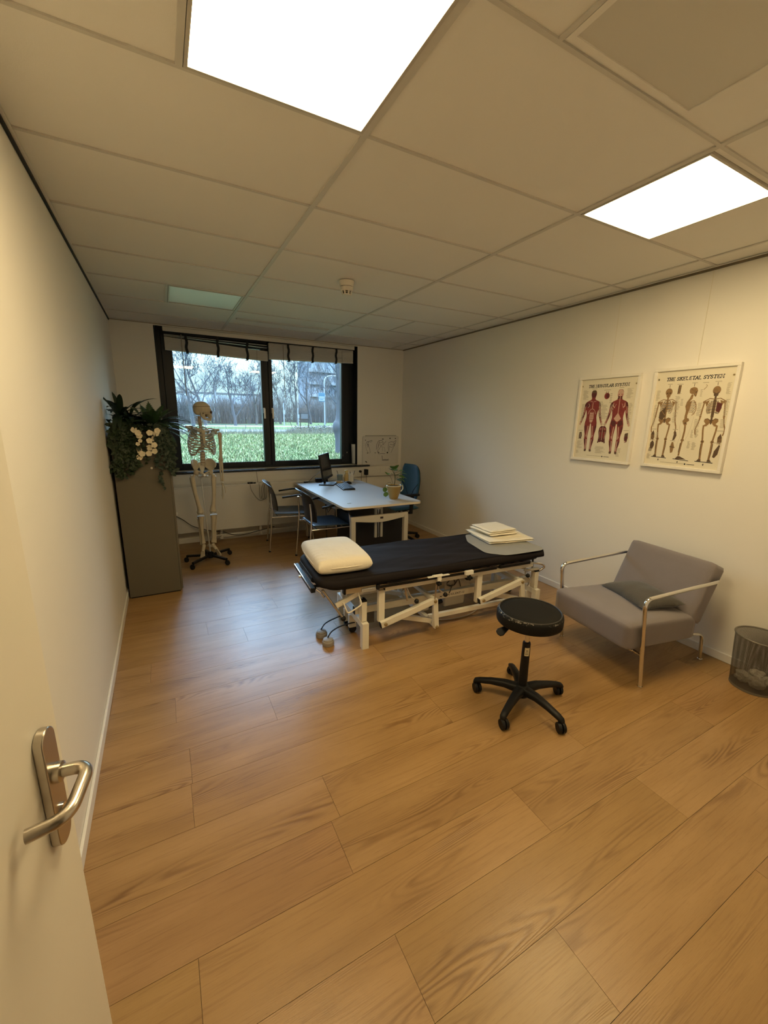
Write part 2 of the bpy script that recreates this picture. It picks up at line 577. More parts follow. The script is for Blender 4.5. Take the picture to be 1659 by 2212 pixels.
# ------------------------------------------------------------------ ceiling lights
LAMP = (1.0, .76, .40)
LSTR = 22.2
def lamp_mat():
    m, nt, b_ = nt_new('lit_led_diffuser')
    b_.inputs['Base Color'].default_value = (.8,.8,.78,1)
    b_.inputs['Emission Color'].default_value = (*LAMP, 1)
    b_.inputs['Emission Strength'].default_value = LSTR
    return m
LIT = lamp_mat()
OFF = mat('unlit_opal_diffuser', (.78,.80,.82), .25, spec=.5, var=.01)
LFRAME = mat('light_frame_grey', (.50,.47,.42), .4, var=.03)
def light_panel(x0, x1, y0, y1, lit, label):
    t = empty('ceiling_light', ((x0+x1)/2, (y0+y1)/2, ZC), label=label, cat='ceiling light', group='square ceiling light panels')
    w, h = (x1-x0)/2 - .002, (y1-y0)/2 - .002
    f = MB()
    fw = .011
    f.box(-w, w, -h, -h+fw, -.003, .014); f.box(-w, w, h-fw, h, -.003, .014)
    f.box(-w, -w+fw, -h+fw, h-fw, -.003, .014); f.box(w-fw, w, -h+fw, h-fw, -.003, .014)
    f.build('frame', LFRAME, t, smooth=False)
    d = MB(); d.box(-w+fw, w-fw, -h+fw, h-fw, .003, .010)
    d.build('diffuser', LIT if lit else OFF, t, smooth=False)
    h_ = MB(); h_.box(-w+.005, w-.005, -h+.005, h-.005, .015, .05)
    h_.build('housing', LFRAME, t, smooth=False)
light_panel(*LP[0], True, 'lit square ceiling panel nearest the door, cut by the top edge of the view')
light_panel(*LP[1], True, 'lit square ceiling panel above the grey armchair')
light_panel(*LP[2], False, 'unlit square ceiling panel near the window')

# perforated air tile
def perf_mat():
    m, nt, bs = nt_new('perforated_white_metal')
    N, L = nt.nodes, nt.links
    tc = N.new('ShaderNodeTexCoord')
    vo = N.new('ShaderNodeTexVoronoi'); vo.inputs['Scale'].default_value = 105; vo.inputs['Randomness'].default_value = 0.0
    L.new(tc.outputs['Object'], vo.inputs['Vector'])
    lt = N.new('ShaderNodeMath'); lt.operation = 'LESS_THAN'; lt.inputs[1].default_value = .26
    L.new(vo.outputs['Distance'], lt.inputs[0])
    mx = N.new('ShaderNodeMix'); mx.data_type = 'RGBA'
    mx.inputs[6].default_value = (.62,.60,.55,1); mx.inputs[7].default_value = (.10,.09,.08,1)
    L.new(lt.outputs[0], mx.inputs[0]); L.new(mx.outputs[2], bs.inputs['Base Color'])
    bs.inputs['Roughness'].default_value = .5
    return m
t = empty('ceiling_vent', ((VENT[0]+VENT[1])/2, (VENT[2]+VENT[3])/2, ZC), label='perforated square metal air vent in the ceiling beside the lit panel', cat='air vent')
w, h = .298, .290
f = MB()
f.box(-w, w, -h, -h+.02, 0, .012); f.box(-w, w, h-.02, h, 0, .012); f.box(-w, -w+.02, -h+.02, h-.02, 0, .012); f.box(w-.02, w, -h+.02, h-.02, 0, .012)
f.build('frame', CEIL, t, smooth=False)
f = MB(); f.box(-w+.02, w-.02, -h+.02, h-.02, .004, .010); f.build('perforated_plate', perf_mat(), t, smooth=False)
t = empty('slot_diffuser', (1.335, 4.93, ZC), label='long narrow slot air diffuser in the ceiling in front of the blinds', cat='air vent')
f = MB(); f.box(-.52, .52, -.028, -.012, -.002, .012); f.box(-.52, .52, .012, .028, -.002, .012); f.build('frame', GRIDM, t, smooth=False)
f = MB(); f.box(-.52, .52, -.012, .012, .006, .012); f.build('slot', mat('dark_slot', (.05,.05,.05), .7), t, smooth=False)

# smoke detector
t = empty('smoke_detector', (1.345, 3.165, ZC), label='round white smoke detector on the ceiling', cat='smoke detector')
DET = mat('white_plastic', (.72,.68,.60), .4, var=.02)
b = MB(); b.lathe([(0,0),(.058,0),(.058,-.012),(.052,-.036),(.050,-.038)], seg=32); b.build('base', DET, t)
b = MB(); b.lathe([(.046,-.037),(.046,-.041)], seg=32); b.build('seam_ring', BLACKGAP, t)
b = MB(); b.lathe([(.049,-.041),(.049,-.062),(.042,-.070)], seg=32); b.build('head', DET, t)
b = MB(); b.lathe([(.030,-.069),(.026,-.090)], seg=20); b.build('sensor_core', BLACKGAP, t)
b = MB()
for k in range(8):
    a = 2*PI*k/8
    c, s = math.cos(a), math.sin(a)
    b.bar((.041*c,.041*s,-.069), (.034*c,.034*s,-.094), .012, .004, up=(c,s,0))
b.lathe([(.0365,-.079),(.0375,-.079),(.0375,-.081),(.0365,-.081)], seg=24, caps=False)
b.lathe([(0,-.090),(.034,-.090),(.034,-.095),(.02,-.098),(0,-.098)], seg=24)
b.build('cage', DET, t)

# ------------------------------------------------------------------ door leaf standing open on the left
DOORM = mat('cream_door_laminate', (.80,.765,.68), .42, var=.015, vscale=3)
hx, hy = -.384, -.075
ang = math.atan2(.842-hy, -.217-hx)
t = empty('door_1', (hx, hy, 0), rz=ang)
structure(t, 'cream flush door standing open at the left')
DL = .932
b = MB(); b.box(0, DL, 0, .040, .008, 2.09); b.build('door_leaf', DOORM, t, bevel=.002)
# handle set on the room side (local -y)
px, pz = DL-.064, .985
b = MB()
Q = Matrix(((1,0,0),(0,0,-1),(0,1,0)))   # local z of the prism points to -y
b.prism(rrect(px-.0225, px+.0225, pz-.115, pz+.115, .022, 8), .0, .015, Q=Q)
plate = b.build('door_handle', STEEL, t, bevel=.002)
b = MB()
lz = pz+.028
pts = fillet([(px, -.014, lz), (px, -.066, lz+.003), (px-.090, -.064, lz-.010), (px-.104, -.014, lz-.014)], .026, 8)
b.tube(pts, .0105, seg=16)
b.lathe([(.017,0),(.017,.010),(.0105,.012)], c=(px,-.015,lz), axis=(0,-1,0), seg=20)
b.build('lever', STEEL, plate)
b = MB(); b.lathe([(0,0),(.0085,0),(.0085,.004),(0,.004)], c=(px,-.0145,pz-.045), axis=(0,-1,0), seg=18); b.box(px-.004, px+.004, -.0185, -.0145, pz-.064, pz-.045)
b.build('lock_cylinder', CHROME, plate)
b = MB(); b.box(DL-.0005, DL+.0012, .011, .029, pz-.12, pz+.12); b.build('latch_plate', STEEL, t)
for z in (.25, 1.05, 1.85):
    b = MB(); b.lathe([(.008,-.045),(.008,.045)], c=(-.004,-.004,z), seg=12); b.build('hinge', STEEL, t)
# ------------------------------------------------------------------ window
def glass_mat():
    m = bpy.data.materials.new('window_glass'); m.use_nodes = True
    nt = m.node_tree; N, L = nt.nodes, nt.links
    N.remove(N['Principled BSDF'])
    out = N['Material Output']
    tr = N.new('ShaderNodeBsdfTransparent'); tr.inputs[0].default_value = (.90,.965,.955,1)
    gl = N.new('ShaderNodeBsdfGlossy'); gl.inputs[0].default_value = (1,1,1,1); gl.inputs['Roughness'].default_value = .0
    fr = N.new('ShaderNodeFresnel'); fr.inputs['IOR'].default_value = 1.5
    nz = N.new('ShaderNodeTexNoise'); nz.inputs['Scale'].default_value = 1.5
    bp = N.new('ShaderNodeBump'); bp.inputs['Strength'].default_value = .01; bp.inputs['Distance'].default_value = .003
    L.new(nz.outputs['Fac'], bp.inputs['Height']); L.new(bp.outputs['Normal'], gl.inputs['Normal'])
    mx = N.new('ShaderNodeMixShader')
    L.new(fr.outputs[0], mx.inputs[0]); L.new(tr.outputs[0], mx.inputs[1]); L.new(gl.outputs[0], mx.inputs[2])
    L.new(mx.outputs[0], out.inputs['Surface'])
    return m
GLASS = glass_mat()
win = empty('window_1', ((WX0+WX1)/2, YB+.16, WZ0))
structure(win, 'wide dark-framed window with two panes')
def wbox(name, m, x0, x1, y0, y1, z0, z1, bevel=.003):
    o = box(name, m, x0, x1, y0, y1, z0, z1, win, bevel=bevel)
    o.matrix_parent_inverse = Matrix.Translation(-Vector(win.location))
    return o
FY0, FY1 = YB+.13, YB+.20
P1 = (.197, 1.225, 1.003, 2.46)
P2 = (1.368, 2.362, 1.003, 2.46)
e = .0006
b = MB()
b.box(WX0+e, .085, FY0, FY1, WZ0+e, WZ1-e); b.box(2.475, WX1-e, FY0, FY1, WZ0+e, WZ1-e)
b.box(.085, 2.475, FY0, FY1, WZ0+e, .955); b.box(.085, 2.475, FY0, FY1, 2.52, WZ1-e)
b.box(1.268, 1.322, FY0+.004, FY1, .955, 2.52)
o = b.build('window_frame', FRAMEM, win, smooth=True, bevel=.004); o.matrix_parent_inverse = Matrix.Translation(-Vector(win.location))
for (x0, x1, z0, z1), (ox0, ox1) in ((P1, (.083, 1.271)), (P2, (1.319, 2.477))):
    b = MB()
    y0, y1 = FY0-.014, FY1-.01
    b.box(ox0, x0, y0, y1, .953, 2.522); b.box(x1, ox1, y0, y1, .953, 2.522)
    b.box(x0, x1, y0, y1, .953, z0); b.box(x0, x1, y0, y1, z1, 2.522)
    s = b.build('sash', FRAMEM, win, smooth=True, bevel=.004); s.matrix_parent_inverse = Matrix.Translation(-Vector(win.location))
    pn = box('pane', GLASS, x0-.004, x1+.004, YB+.165, YB+.169, z0-.004, z1+.004, s)
    g = box('pane_gasket', mat('grey_gasket', (.09,.10,.10), .5), x0-.003, x1+.003, y0+.004, y0+.012, z0-.001, z0+.008, s)
# two espagnolette handles on the meeting stiles
for hx_ in (1.243, 1.352):
    b = MB()
    b.box(hx_-.014, hx_+.014, FY0-.022, FY0-.014, 1.655, 1.725)
    b.tube([(hx_, FY0-.022, 1.70), (hx_, FY0-.045, 1.70)], .008, 10)
    b.box(hx_-.011, hx_+.011, FY0-.056, FY0-.042, 1.585, 1.712)
    h_ = b.build('window_handle', mat('silver_anodised', (.62,.61,.60), .35, .6), win, bevel=.004)
    h_.matrix_parent_inverse = Matrix.Translation(-Vector(win.location))
# reveal lining
wbox('reveal_lining', FRAMEM, WX0+e, WX0+.016, YB-.004, FY0-.001, WZ0+.002, WZ1-e)
wbox('reveal_lining', FRAMEM, WX1-.016, WX1-e, YB-.004, FY0-.001, WZ0+.002, WZ1-e)
wbox('reveal_lining', FRAMEM, WX0+.017, WX1-.017, YB-.002, FY0-.001, WZ1-.012, WZ1-e)
s = wbox('window_sill', SILLM, XL+.36, 2.745, YB-.075, FY0-.001, .902, WZ0-.0008, bevel=.006)

# ------------------------------------------------------------------ blinds
SLAT = mat('cream_wood_slat', (.66,.65,.62), .5, var=.08, vscale=4, bump=.1, bscale=40, stretch=(1,30,30))
TAPE = mat('black_ladder_tape', (.012,.013,.018), .8, var=.1)
b = MB(); b.box(-1.2, 1.2, -.008, .008, -.024, .024); b.box(-1.2, 1.2, .008, .05, .018, .024)
t = empty('blind_valance', (1.312, YB-.006, 2.574), label='cream wooden valance board running above both blinds', cat='valance')
b.build('board', mat('cream_valance', (.66,.635,.57), .45, var=.04, vscale=5, stretch=(1,20,20)), t, bevel=.002)

def blind(x0, x1, zl, zr, zt_l, zt_r, tapes, wand, cord, label, loose):
    yc = YB+.045
    cx = (x0+x1)/2; hw = (x1-x0)/2
    t = empty('venetian_blind', (cx, yc, 2.54), label=label, cat='blind', group='pulled up wooden slat blinds')
    b = MB(); b.box(-hw+.01, hw-.01, -.02, .02, -.012, .03); b.build('headrail', TAPE, t, smooth=False)
    def zz(x, a, c):           # height of a line sloping between both ends
        return a + (c-a)*(x+hw)/(2*hw) - 2.54
    n = 22
    b = MB()
    rnd = random.Random(int(x0*100)+3)
    for k in range(n):
        f0 = k/n
        a0, c0 = zl + (zt_l-zl)*f0, zr + (zt_r-zr)*f0
        th = (zt_l-zl)/n*.62
        dy = rnd.uniform(-.004, .004)
        q0, q1 = zz(-hw, a0, c0), zz(hw, a0, c0)
        if k == 0:
            th *= 2.0; dy = -.002
        vs = [b.v(p) for p in ((-hw, -.025+dy, q0), (hw, -.025+dy, q1), (hw, .025+dy, q1), (-hw, .025+dy, q0), (-hw, -.025+dy, q0+th), (hw, -.025+dy, q1+th), (hw, .025+dy, q1+th), (-hw, .025+dy, q0+th))]
        for q in ((0,3,2,1),(4,5,6,7),(0,1,5,4),(1,2,6,5),(2,3,7,6),(3,0,4,7)): b.f([vs[i] for i in q])
    b.build('slat_stack', SLAT, t, smooth=False)
    for (a0, c0) in loose:
        b = MB()
        q0, q1 = zz(-hw, a0, c0), zz(hw, a0, c0)
        b.bar((-hw, 0, q0), (hw, 0, q1), .05, .003)
        b.build('slat', SLAT, t, smooth=False)
    for tx in tapes:
        x = tx - cx
        lo, hi = zz(x, zl, zr) - .012, .0
        pts = []
        for k in range(9):
            z = lo + (hi-lo)*k/8
            pts.append((x + .006*math.sin(k*1.3+tx*5), -.032 - .004*math.sin(k*.9+tx), z))
        b = MB()
        for pa, pb in zip(pts[:-1], pts[1:]):
            b.bar(pa, (pb[0], pb[1], pb[2]+.001), .002, .030, up=(1,0,0))
        b.bar((pts[0][0], -.033, lo), (pts[0][0], .03, lo-.002), .030, .003)
        b.build('ladder_tape', TAPE, t, smooth=False)
    b = MB(); b.tube([(wand-cx, -.040, -.01), (wand-cx, -.042, -.03), (wand-cx+.004, -.046, wandz-2.54)], .0042, 8)
    b.build('tilt_wand', mat('grey_brown_wand', (.30,.27,.24), .4), t)
    b = MB(); b.tube([(cord-cx, -.040, -.01), (cord-cx+.004, -.044, cordz-2.54)], .0016, 6)
    b.lathe([(0,0),(.006,.004),(.004,.028),(0,.03)], c=(cord-cx+.004, -.044, cordz-2.545), seg=10)
    b.build('lift_cord', mat('dark_cord', (.09,.08,.075), .7), t)
wandz, cordz = 1.845, 1.05
blind(.122, 1.300, 2.352, 2.312, 2.497, 2.432, (.352, .70, 1.045), .300, 1.16, 'left wooden blind, its raised slat stack sagging towards the middle', [(2.520, 2.505), (2.508, 2.475)])
wandz, cordz = 1.862, 1.06
blind(1.318, 2.505, 2.338, 2.372, 2.540, 2.545, (1.572, 1.905, 2.245), 1.500, 2.33, 'right wooden blind with a full straight slat stack above the right pane', [])

# ------------------------------------------------------------------ radiator, cable duct, sockets
RADM = mat('white_radiator_enamel', (.74,.72,.67), .38, var=.02)
t = empty('radiator', (1.05, 5.53, 0), label='long flat white panel radiator under the window', cat='radiator')
b = MB(); b.box(-1.28, 1.20, -.055, -.040, .175, .742); b.build('front_panel', RADM, t, bevel=.004)
b = MB(); b.box(-1.28, 1.20, .03, .045, .175, .742); b.build('rear_panel', RADM, t, bevel=.004)
b = MB(); b.box(-1.285, 1.205, -.060, .048, .742, .752)
b.build('top_cover', mat('window_lit_radiator_cover', (.86,.85,.82), .25, var=.01), t, bevel=.002)  # paler than the panels: window light on the top edge put into the colour
b = MB()
for k in range(60):
    x = -1.26 + k*.0413
    b.box(x, x+.004, -.040, .030, .20, .73)
b.build('convector_fins', RADM, t, smooth=False)
for x in (-.48, .02, .75):
    b = MB(); b.tube([(x, .0, .18), (x+.0, -.005, .06)], .017, 14); b.lathe([(.022,0),(.022,.012),(.017,.014)], c=(x,-.005,.045), seg=16)
    b.build('foot_tube', RADM, t)
b = MB(); b.tube(fillet([(-.56,-.02,.18),(-.56,-.03,.10),(.2,-.02,.10),(1.1,-.02,.105)], .02), .009, 10); b.build('pipe', RADM, t)
b = MB(); b.lathe([(0,0),(.016,.003),(.014,.06),(.010,.075),(0,.078)], c=(-.60,-.03,.07), seg=14); b.build('valve', mat('grey_white_plastic', (.6,.58,.53), .4), t)
# white wall duct
t = empty('cable_duct', (1.46, YB, .82), label='white plastic cable duct along the wall under the window', cat='cable duct')
DUCT = mat('white_duct_plastic', (.74,.715,.66), .4, var=.02)
b = MB(); b.box(XL+.02-1.46, XR-.03-1.46, -.050, -.0006, -.075, .078); b.build('body', DUCT, t, bevel=.004)
b = MB(); b.box(XL+.03-1.46, XR-.04-1.46, -.054, -.0505, -.052, .02); b.build('lid', DUCT, t, bevel=.002)
b = MB()
for x in (2.97, 3.06):
    b.box(x-.04-1.46, x+.04-1.46, -.058, -.0545, -.030, .050)
b.build('socket_plate', DUCT, t, bevel=.004)
b = MB()
for x in (2.58, 2.665):
    b.box(x-.04-1.46, x+.04-1.46, -.058, -.0545, -.030, .050)
b.build('socket_plate', DUCT, t, bevel=.004)
t = empty('power_plug', (2.585, 5.565, .83), label='round black plug in the wall duct beside the desk', cat='plug')
b = MB(); b.lathe([(0,0),(.019,0),(.017,.030),(.008,.036),(0,.036)], axis=(0,-1,0), c=(0,.026,0), seg=18); b.build('body', BLACKP, t)
b = MB(); b.tube(smooth_path([(0,-.010,-.002),(.0,-.020,-.03),(.003,-.012,-.10),(.004,.0,-.25),(.0,.01,-.45)]), .003, 7); b.build('cord', CORD, t)
t = empty('power_adapter', (2.672, 5.56, .82), label='black rectangular power adapter plugged into the wall duct', cat='power adapter')
b = MB(); b.box(-.023, .023, -.034, .030, -.042, .042); b.build('body', BLACKP, t, bevel=.005)
b = MB(); b.tube(smooth_path([(0,-.010,-.04),(.0,-.012,-.09),(.003,-.004,-.20),(.0,.01,-.40)]), .003, 7); b.build('cord', CORD, t)
# loose cable hanging over the radiator, extension plug on its top
t = empty('coiled_cable', (1.05, 5.468, .752), label='loose dark cable looped over the radiator with a black plug block lying on top', cat='cable')
b = MB()
pts = [(-.10,-.004,.02),(-.085,-.006,-.08),(-.02,-.008,-.19),(.03,-.010,-.225),(.075,-.010,-.19),(.085,-.008,-.05),(.075,-.006,.005),(.05,-.008,-.06),(.035,-.012,-.17),(.07,-.012,-.215),(.11,-.010,-.17),(.11,-.008,-.06),(.09,-.006,.004),(.06,-.012,-.13),(.035,-.012,-.20),(.015,-.010,-.16),(.02,-.008,-.05),(.02,-.003,.008),(.05,.01,.012)]
b.tube(smooth_path(pts, 5), .0026, 6); b.build('cord', GCORD, t)
b = MB(); b.box(-.125, -.06, .0, .03, .0008, .022); b.box(-.055, -.02, .004, .026, .0008, .016); b.build('plug_block', BLACKP, t, bevel=.003)
t = empty('blind_cord_cable', (1.06, 5.56, .902), label='thin dark cable hanging from the sill edge to the radiator', cat='cable')
b = MB(); b.tube(smooth_path([(.0,.008,-.002),(.003,.0,-.05),(.008,-.004,-.10),(.012,.0,-.146)]), .0024, 6); b.build('cord', CORD, t)
t = empty('floor_cable', (.25, 5.40, .2), label='black cable hanging in front of the radiator behind the skeleton', cat='cable')
b = MB(); b.tube(smooth_path([(-.20,.03,.22),(-.12,.03,.165),(-.02,.025,.075),(.10,.03,.02),(.22,.03,-.02),(.34,.05,-.05),(.45,.06,-.10),(.60,.08,-.12),(.8,.09,-.09),(1.0,.10,-.06)]), .005, 8); b.build('cord', CORD, t)
# small white thermostat-like knob at the radiator end
t = empty('thermostat_valve', (.075, 5.452, .44), label='small white valve knob at the left radiator end behind the cabinet', cat='valve')
b = MB(); b.lathe([(0,0),(.016,0),(.016,.05),(.012,.056),(0,.056)], c=(0,0,-.028), seg=18); b.build('knob', mat('white_knob_plastic', (.85,.83,.78), .3), t, bevel=.002)
b = MB(); b.box(-.02, .02, .014, .0225, -.012, .012); b.build('bracket', RADM, t, bevel=.002)

# ------------------------------------------------------------------ whiteboard with drawings and magnets
bx0, bx1, bz0, bz1 = 2.645, 3.270, .913, 1.350
t = empty('whiteboard', ((bx0+bx1)/2, YB-.001, (bz0+bz1)/2), label='small whiteboard with pinned drawings leaning against the wall beside the window', cat='whiteboard')
hw, hh = (bx1-bx0)/2, (bz1-bz0)/2
QY = Matrix(((1,0,0),(0,0,-1),(0,1,0)))
b = MB(); b.prism(rrect(-hw, hw, -hh, hh, .025, 5), .001, .016, Q=QY); b.build('panel', mat('white_board_enamel', (.66,.64,.60), .3, var=.02), t, bevel=.002)
b = MB(); b.box(-hw+.05, hw-.05, -.020, -.002, hh, hh+.010); b.build('top_rail', mat('grey_rail', (.35,.34,.31), .4), t, bevel=.002)
def wall_sheet(name, x0, x1, z0, z1, label, marks, layer=0, cat='drawing', group=None, rotz=0):
    t = empty(name, ((x0+x1)/2, YB-.0185-.0012*layer, (z0+z1)/2), label=label, cat=cat, group=group, rot=(0, rotz, 0))
    w, h = (x1-x0)/2, (z1-z0)/2
    b = MB()
    b.box(-w, w, -.0004, .0004, -h, h)
    b.mi = 1
    for pts, wd in marks:
        poly_stroke(b, [(x*w, z*h) for x, z in pts], wd, lambda x, y, z: (x, -.0006, y))
    return b.build('sheet', [mat('sketch_paper', (.68,.66,.63), .75, spec=.2, var=.03, vscale=20), INK], t, smooth=False, nofix=True)
sh1 = [([(-.5,.55),(-.75,.2),(-.6,-.3),(-.35,-.7),(-.05,-.85)], .004), ([(-.5,.55),(-.1,.62),(.3,.75)], .008), ([(-.3,.5),(-.2,.1),(.0,-.4),(.1,-.8)], .006), ([(-.45,.35),(-.3,.15),(-.35,-.1)], .008), ([(.1,.5),(.4,.65),(.3,.75)], .006), ([(-.6,.4),(-.4,.6),(-.1,.45)], .005), ([(-.5,.1),(-.35,.3),(-.15,.2)], .005)]
sh2 = [([(-.85,-.3),(-.8,.3),(-.5,.7),(0,.75),(.3,.5)], .008), ([(-.6,.2),(-.3,.5),(.1,.5),(.4,.2)], .006), ([(-.7,-.7),(-.6,0),(-.2,.35)], .005), ([(-.5,-.4),(-.1,.1),(.3,.3),(.6,.5)], .006), ([(-.6,-.5),(-.5,-.85),(0,-.8),(.6,-.82)], .007), ([(.1,.0),(.5,-.1),(.6,-.6)], .004), ([(-.3,.7),(-.5,.3),(-.55,-.1)], .006), ([(-.2,.2),(.1,-.1),(.2,-.5)], .004), ([(.6,.5),(.75,.65)], .006)]
sh3 = [([(-.8,.3),(-.85,-.2),(-.7,-.7)], .006), ([(-.8,.4),(-.3,.5),(.2,.45),(.6,.7)], .007), ([(-.5,.2),(0,.1),(.5,.35)], .007), ([(.6,.6),(.4,.1),(.0,-.4),(-.3,-.85)], .006), ([(-.6,-.1),(-.1,-.2),(.3,.1)], .006), ([(-.6,0),(-.65,-.5)], .005), ([(.2,.4),(.3,.0)], .006)]
wall_sheet('anatomy_sketch', 2.665, 2.865, 1.075, 1.318, 'left pencil shoulder sketch pinned on the whiteboard', sh1, 0, group='pencil shoulder sketches')
wall_sheet('anatomy_sketch', 2.862, 3.068, 1.060, 1.318, 'middle pencil shoulder sketch pinned on the whiteboard', sh2, 1, group='pencil shoulder sketches')
wall_sheet('anatomy_sketch', 3.066, 3.255, 1.075, 1.325, 'right pencil shoulder sketch pinned on the whiteboard', sh3, 2, group='pencil shoulder sketches')
wall_sheet('paper_sheet', 2.672, 2.900, .926, 1.070, 'blank sheet at the lower left of the whiteboard', [], 0, cat='paper', group='sheets low on the whiteboard')
wall_sheet('paper_sheet', 2.905, 3.215, .930, 1.056, 'sheet with a grey bracket print low on the whiteboard', [([(-.55,.85),(-.5,.1),(-.52,-.25),(.2,-.22)], .010), ([(-.45,-.05),(-.2,.0),(.0,-.1),(.2,.0)], .008), ([(-.4,-.18),(.1,-.16)], .006)], 2, cat='paper', group='sheets low on the whiteboard')
mg = [(2.690,1.290,.007,(.13,.13,.13),'small grey magnet at the top left corner of the left sketch'), (2.985,1.305,.010,(.09,.09,.09),'grey magnet at the top of the middle sketch'),
      (3.110,1.315,.011,(.16,.15,.14),'light grey magnet at the top of the right sketch'), (3.205,1.312,.008,(.07,.07,.07),'grey magnet at the top right corner of the whiteboard'),
      (2.725,1.098,.008,(.08,.08,.08),'grey magnet below the left sketch'), (2.855,1.098,.007,(.10,.10,.10),'small grey magnet between the left and middle sketches'),
      (2.915,1.100,.010,(.09,.09,.08),'grey magnet at the bottom of the middle sketch'), (3.068,1.096,.012,(.012,.012,.012),'large black round magnet between the middle and right sketches')]
for x, z, r, c, lb in mg:
    t = empty('magnet', (x, YB-.0225, z), label=lb, cat='magnet', group='round magnets on the whiteboard')
    b = MB(); b.lathe([(0,0),(r,0),(r*.95,.006),(r*.5,.0075),(0,.0075)], axis=(0,-1,0), c=(0,.001,0), seg=18)
    b.build('cap', mat('magnet_%d' % int(c[0]*1000), c, .35), t)
t = empty('bar_magnet', (2.703, YB-.0195, .965), label='short black bar magnet slanting on the lower left sheet', cat='magnet', rot=(0, R(40), 0))
b = MB(); b.box(-.016, .016, -.008, 0, -.006, .006); b.build('bar', BLACKP, t, bevel=.002)

# paper curling on the right window reveal
t = empty('note_paper', (2.535, YB+.06, 1.085), label='curled white printed note stuck on the right window reveal', cat='paper')
b = MB()
def curl(u, v):
    return (-.030*math.sin(u*PI*.9)*(.6+.5*v) - .003, -.055 + .11*u, -.145 + .29*v)
b.grid(curl, 9, 9)
b.mi = 1
for k in range(11):
    v = .12 + k*.07
    b.grid(lambda u, w: tuple(Vector(curl(.15+.6*u, v + .012*w)) + Vector((-.0012, 0, 0))), 7, 2)
b.build('sheet', [PAPER, mat('pale_print', (.45,.50,.56), .8, var=.3, vscale=60)], t, nofix=True)
t = empty('tiny_hook', (2.44, FY0-.016, 1.105), label='tiny bright hook on the right window frame beside the note', cat='hook')
b = MB(); b.tube([(0,0,.012),(0,-.012,.008),(0,-.014,-.006),(0,-.008,-.012)], .003, 8); b.build('hook', CHROME, t)
# ------------------------------------------------------------------ treatment couch
SHEET = mat('charcoal_stretch_sheet', (.0165,.0138,.0145), .75, spec=.10, var=.15, vscale=6, bump=.25, bscale=4, stretch=(1.2,4,4))
VINYL = mat('black_vinyl', (.012,.013,.018), .28, var=.1)
TANM = mat('tan_steel', (.52,.42,.28), .45, var=.05)
GREYP = mat('grey_motor_plastic', (.50,.48,.42), .5, var=.05)
BRASS = mat('dull_brass_bolt', (.50,.40,.22), .3, .9, var=.1)
cz = math.atan(-.07)
couch = empty('treatment_couch', (1.8, 2.334, 0), rz=cz, label='black height-adjustable treatment couch on a white steel frame in the middle of the room', cat='treatment table')
def cl(u, v, z):      # couch coordinates to the room
    return Vector((1.8 + u*math.cos(cz) - v*math.sin(cz), 2.334 + u*math.sin(cz) + v*math.cos(cz), z))
def cbx(name, m, x0, x1, y0, y1, z0, z1, bevel=.003, parent=couch):
    return box(name, m, x0, x1, y0, y1, z0, z1, parent, bevel=bevel)

# mattress under a fitted sheet, wrinkled
def mattress():
    b = MB()
    poly = []
    def corner(cx, cy, r, a0, n=7):
        for k in range(n+1):
            a = R(a0 + 90*k/n)
            poly.append((cx + r*math.cos(a), cy + r*math.sin(a)))
    corner(.955, .600, .045, 0); corner(-.865, .525, .12, 90); corner(-.865, .082, .12, 180)
    poly.append((.3, -.038)); poly.append((.93, -.036)); poly.append((.985, .03))
    # resample outline
    P = [Vector(p) for p in poly]; n = len(P)
    ln = [(P[(i+1) % n]-P[i]).length for i in range(n)]
    tot = sum(ln); M_ = 220
    ring = []
    for k in range(M_):
        s = tot*k/M_; i = 0
        while s > ln[i]: s -= ln[i]; i += 1
        ring.append(P[i].lerp(P[(i+1) % n], s/ln[i]))
    cen = Vector((0, .285))
    def wr(x, y):
        a = noise.noise(Vector((x*1.4, y*9+x*2.0, 0)))*.0085 + noise.noise(Vector((x*3.2, y*16-x*5, 3)))*.0042
        return a
    prof = [(-.05, .508), (-.012, .508), (.0, .514), (.002, .528), (.0, .550), (-.010, .561), (-.03, .5650)]
    rings = []
    for off, z in prof:
        rr = []
        for p in ring:
            d = (p - cen)
            q = Vector((cen.x + d.x*(1 + off/abs(1.0)), cen.y + d.y*(1 + off/.36)))
            w_ = wr(q.x, q.y)
            e2 = noise.noise(Vector((q.x*6, q.y*6, z*30)))*.003
            dn = d.normalized()
            rr.append(b.v((q.x + dn.x*e2, q.y + dn.y*e2, z + (w_*.6 if z > .55 else 0))))
        rings.append(rr)
    for s in (.94, .88, .82, .76, .70, .64, .58, .52, .46, .40, .34, .28, .22, .16, .1):
        rings.append([b.v((cen.x + (p.x-cen.x)*s, cen.y + (p.y-cen.y)*s, .566 + wr(cen.x + (p.x-cen.x)*s, cen.y + (p.y-cen.y)*s))) for p in ring])
    for A, B in zip(rings[:-1], rings[1:]):
        for k in range(M_):
            b.f([A[k], A[(k+1) % M_], B[(k+1) % M_], B[k]])
    b.f(list(reversed(rings[0]))); b.f(rings[-1])
    return b
mt = mattress().build('mattress', SHEET, couch, angle=80)
b = MB(); b.prism(rrect(-.93, .94, -.008, .60, .09, 6), .487, .5075); b.build('mattress_board', BLACKP, couch, bevel=.003)
# uncovered vinyl edge at the head end
b = MB()
b.tube([(-.972+.0*k, .17+.045*k, .515) for k in range(9)], .024, 12, flat=1.0); b.build('head_roll', VINYL, couch)
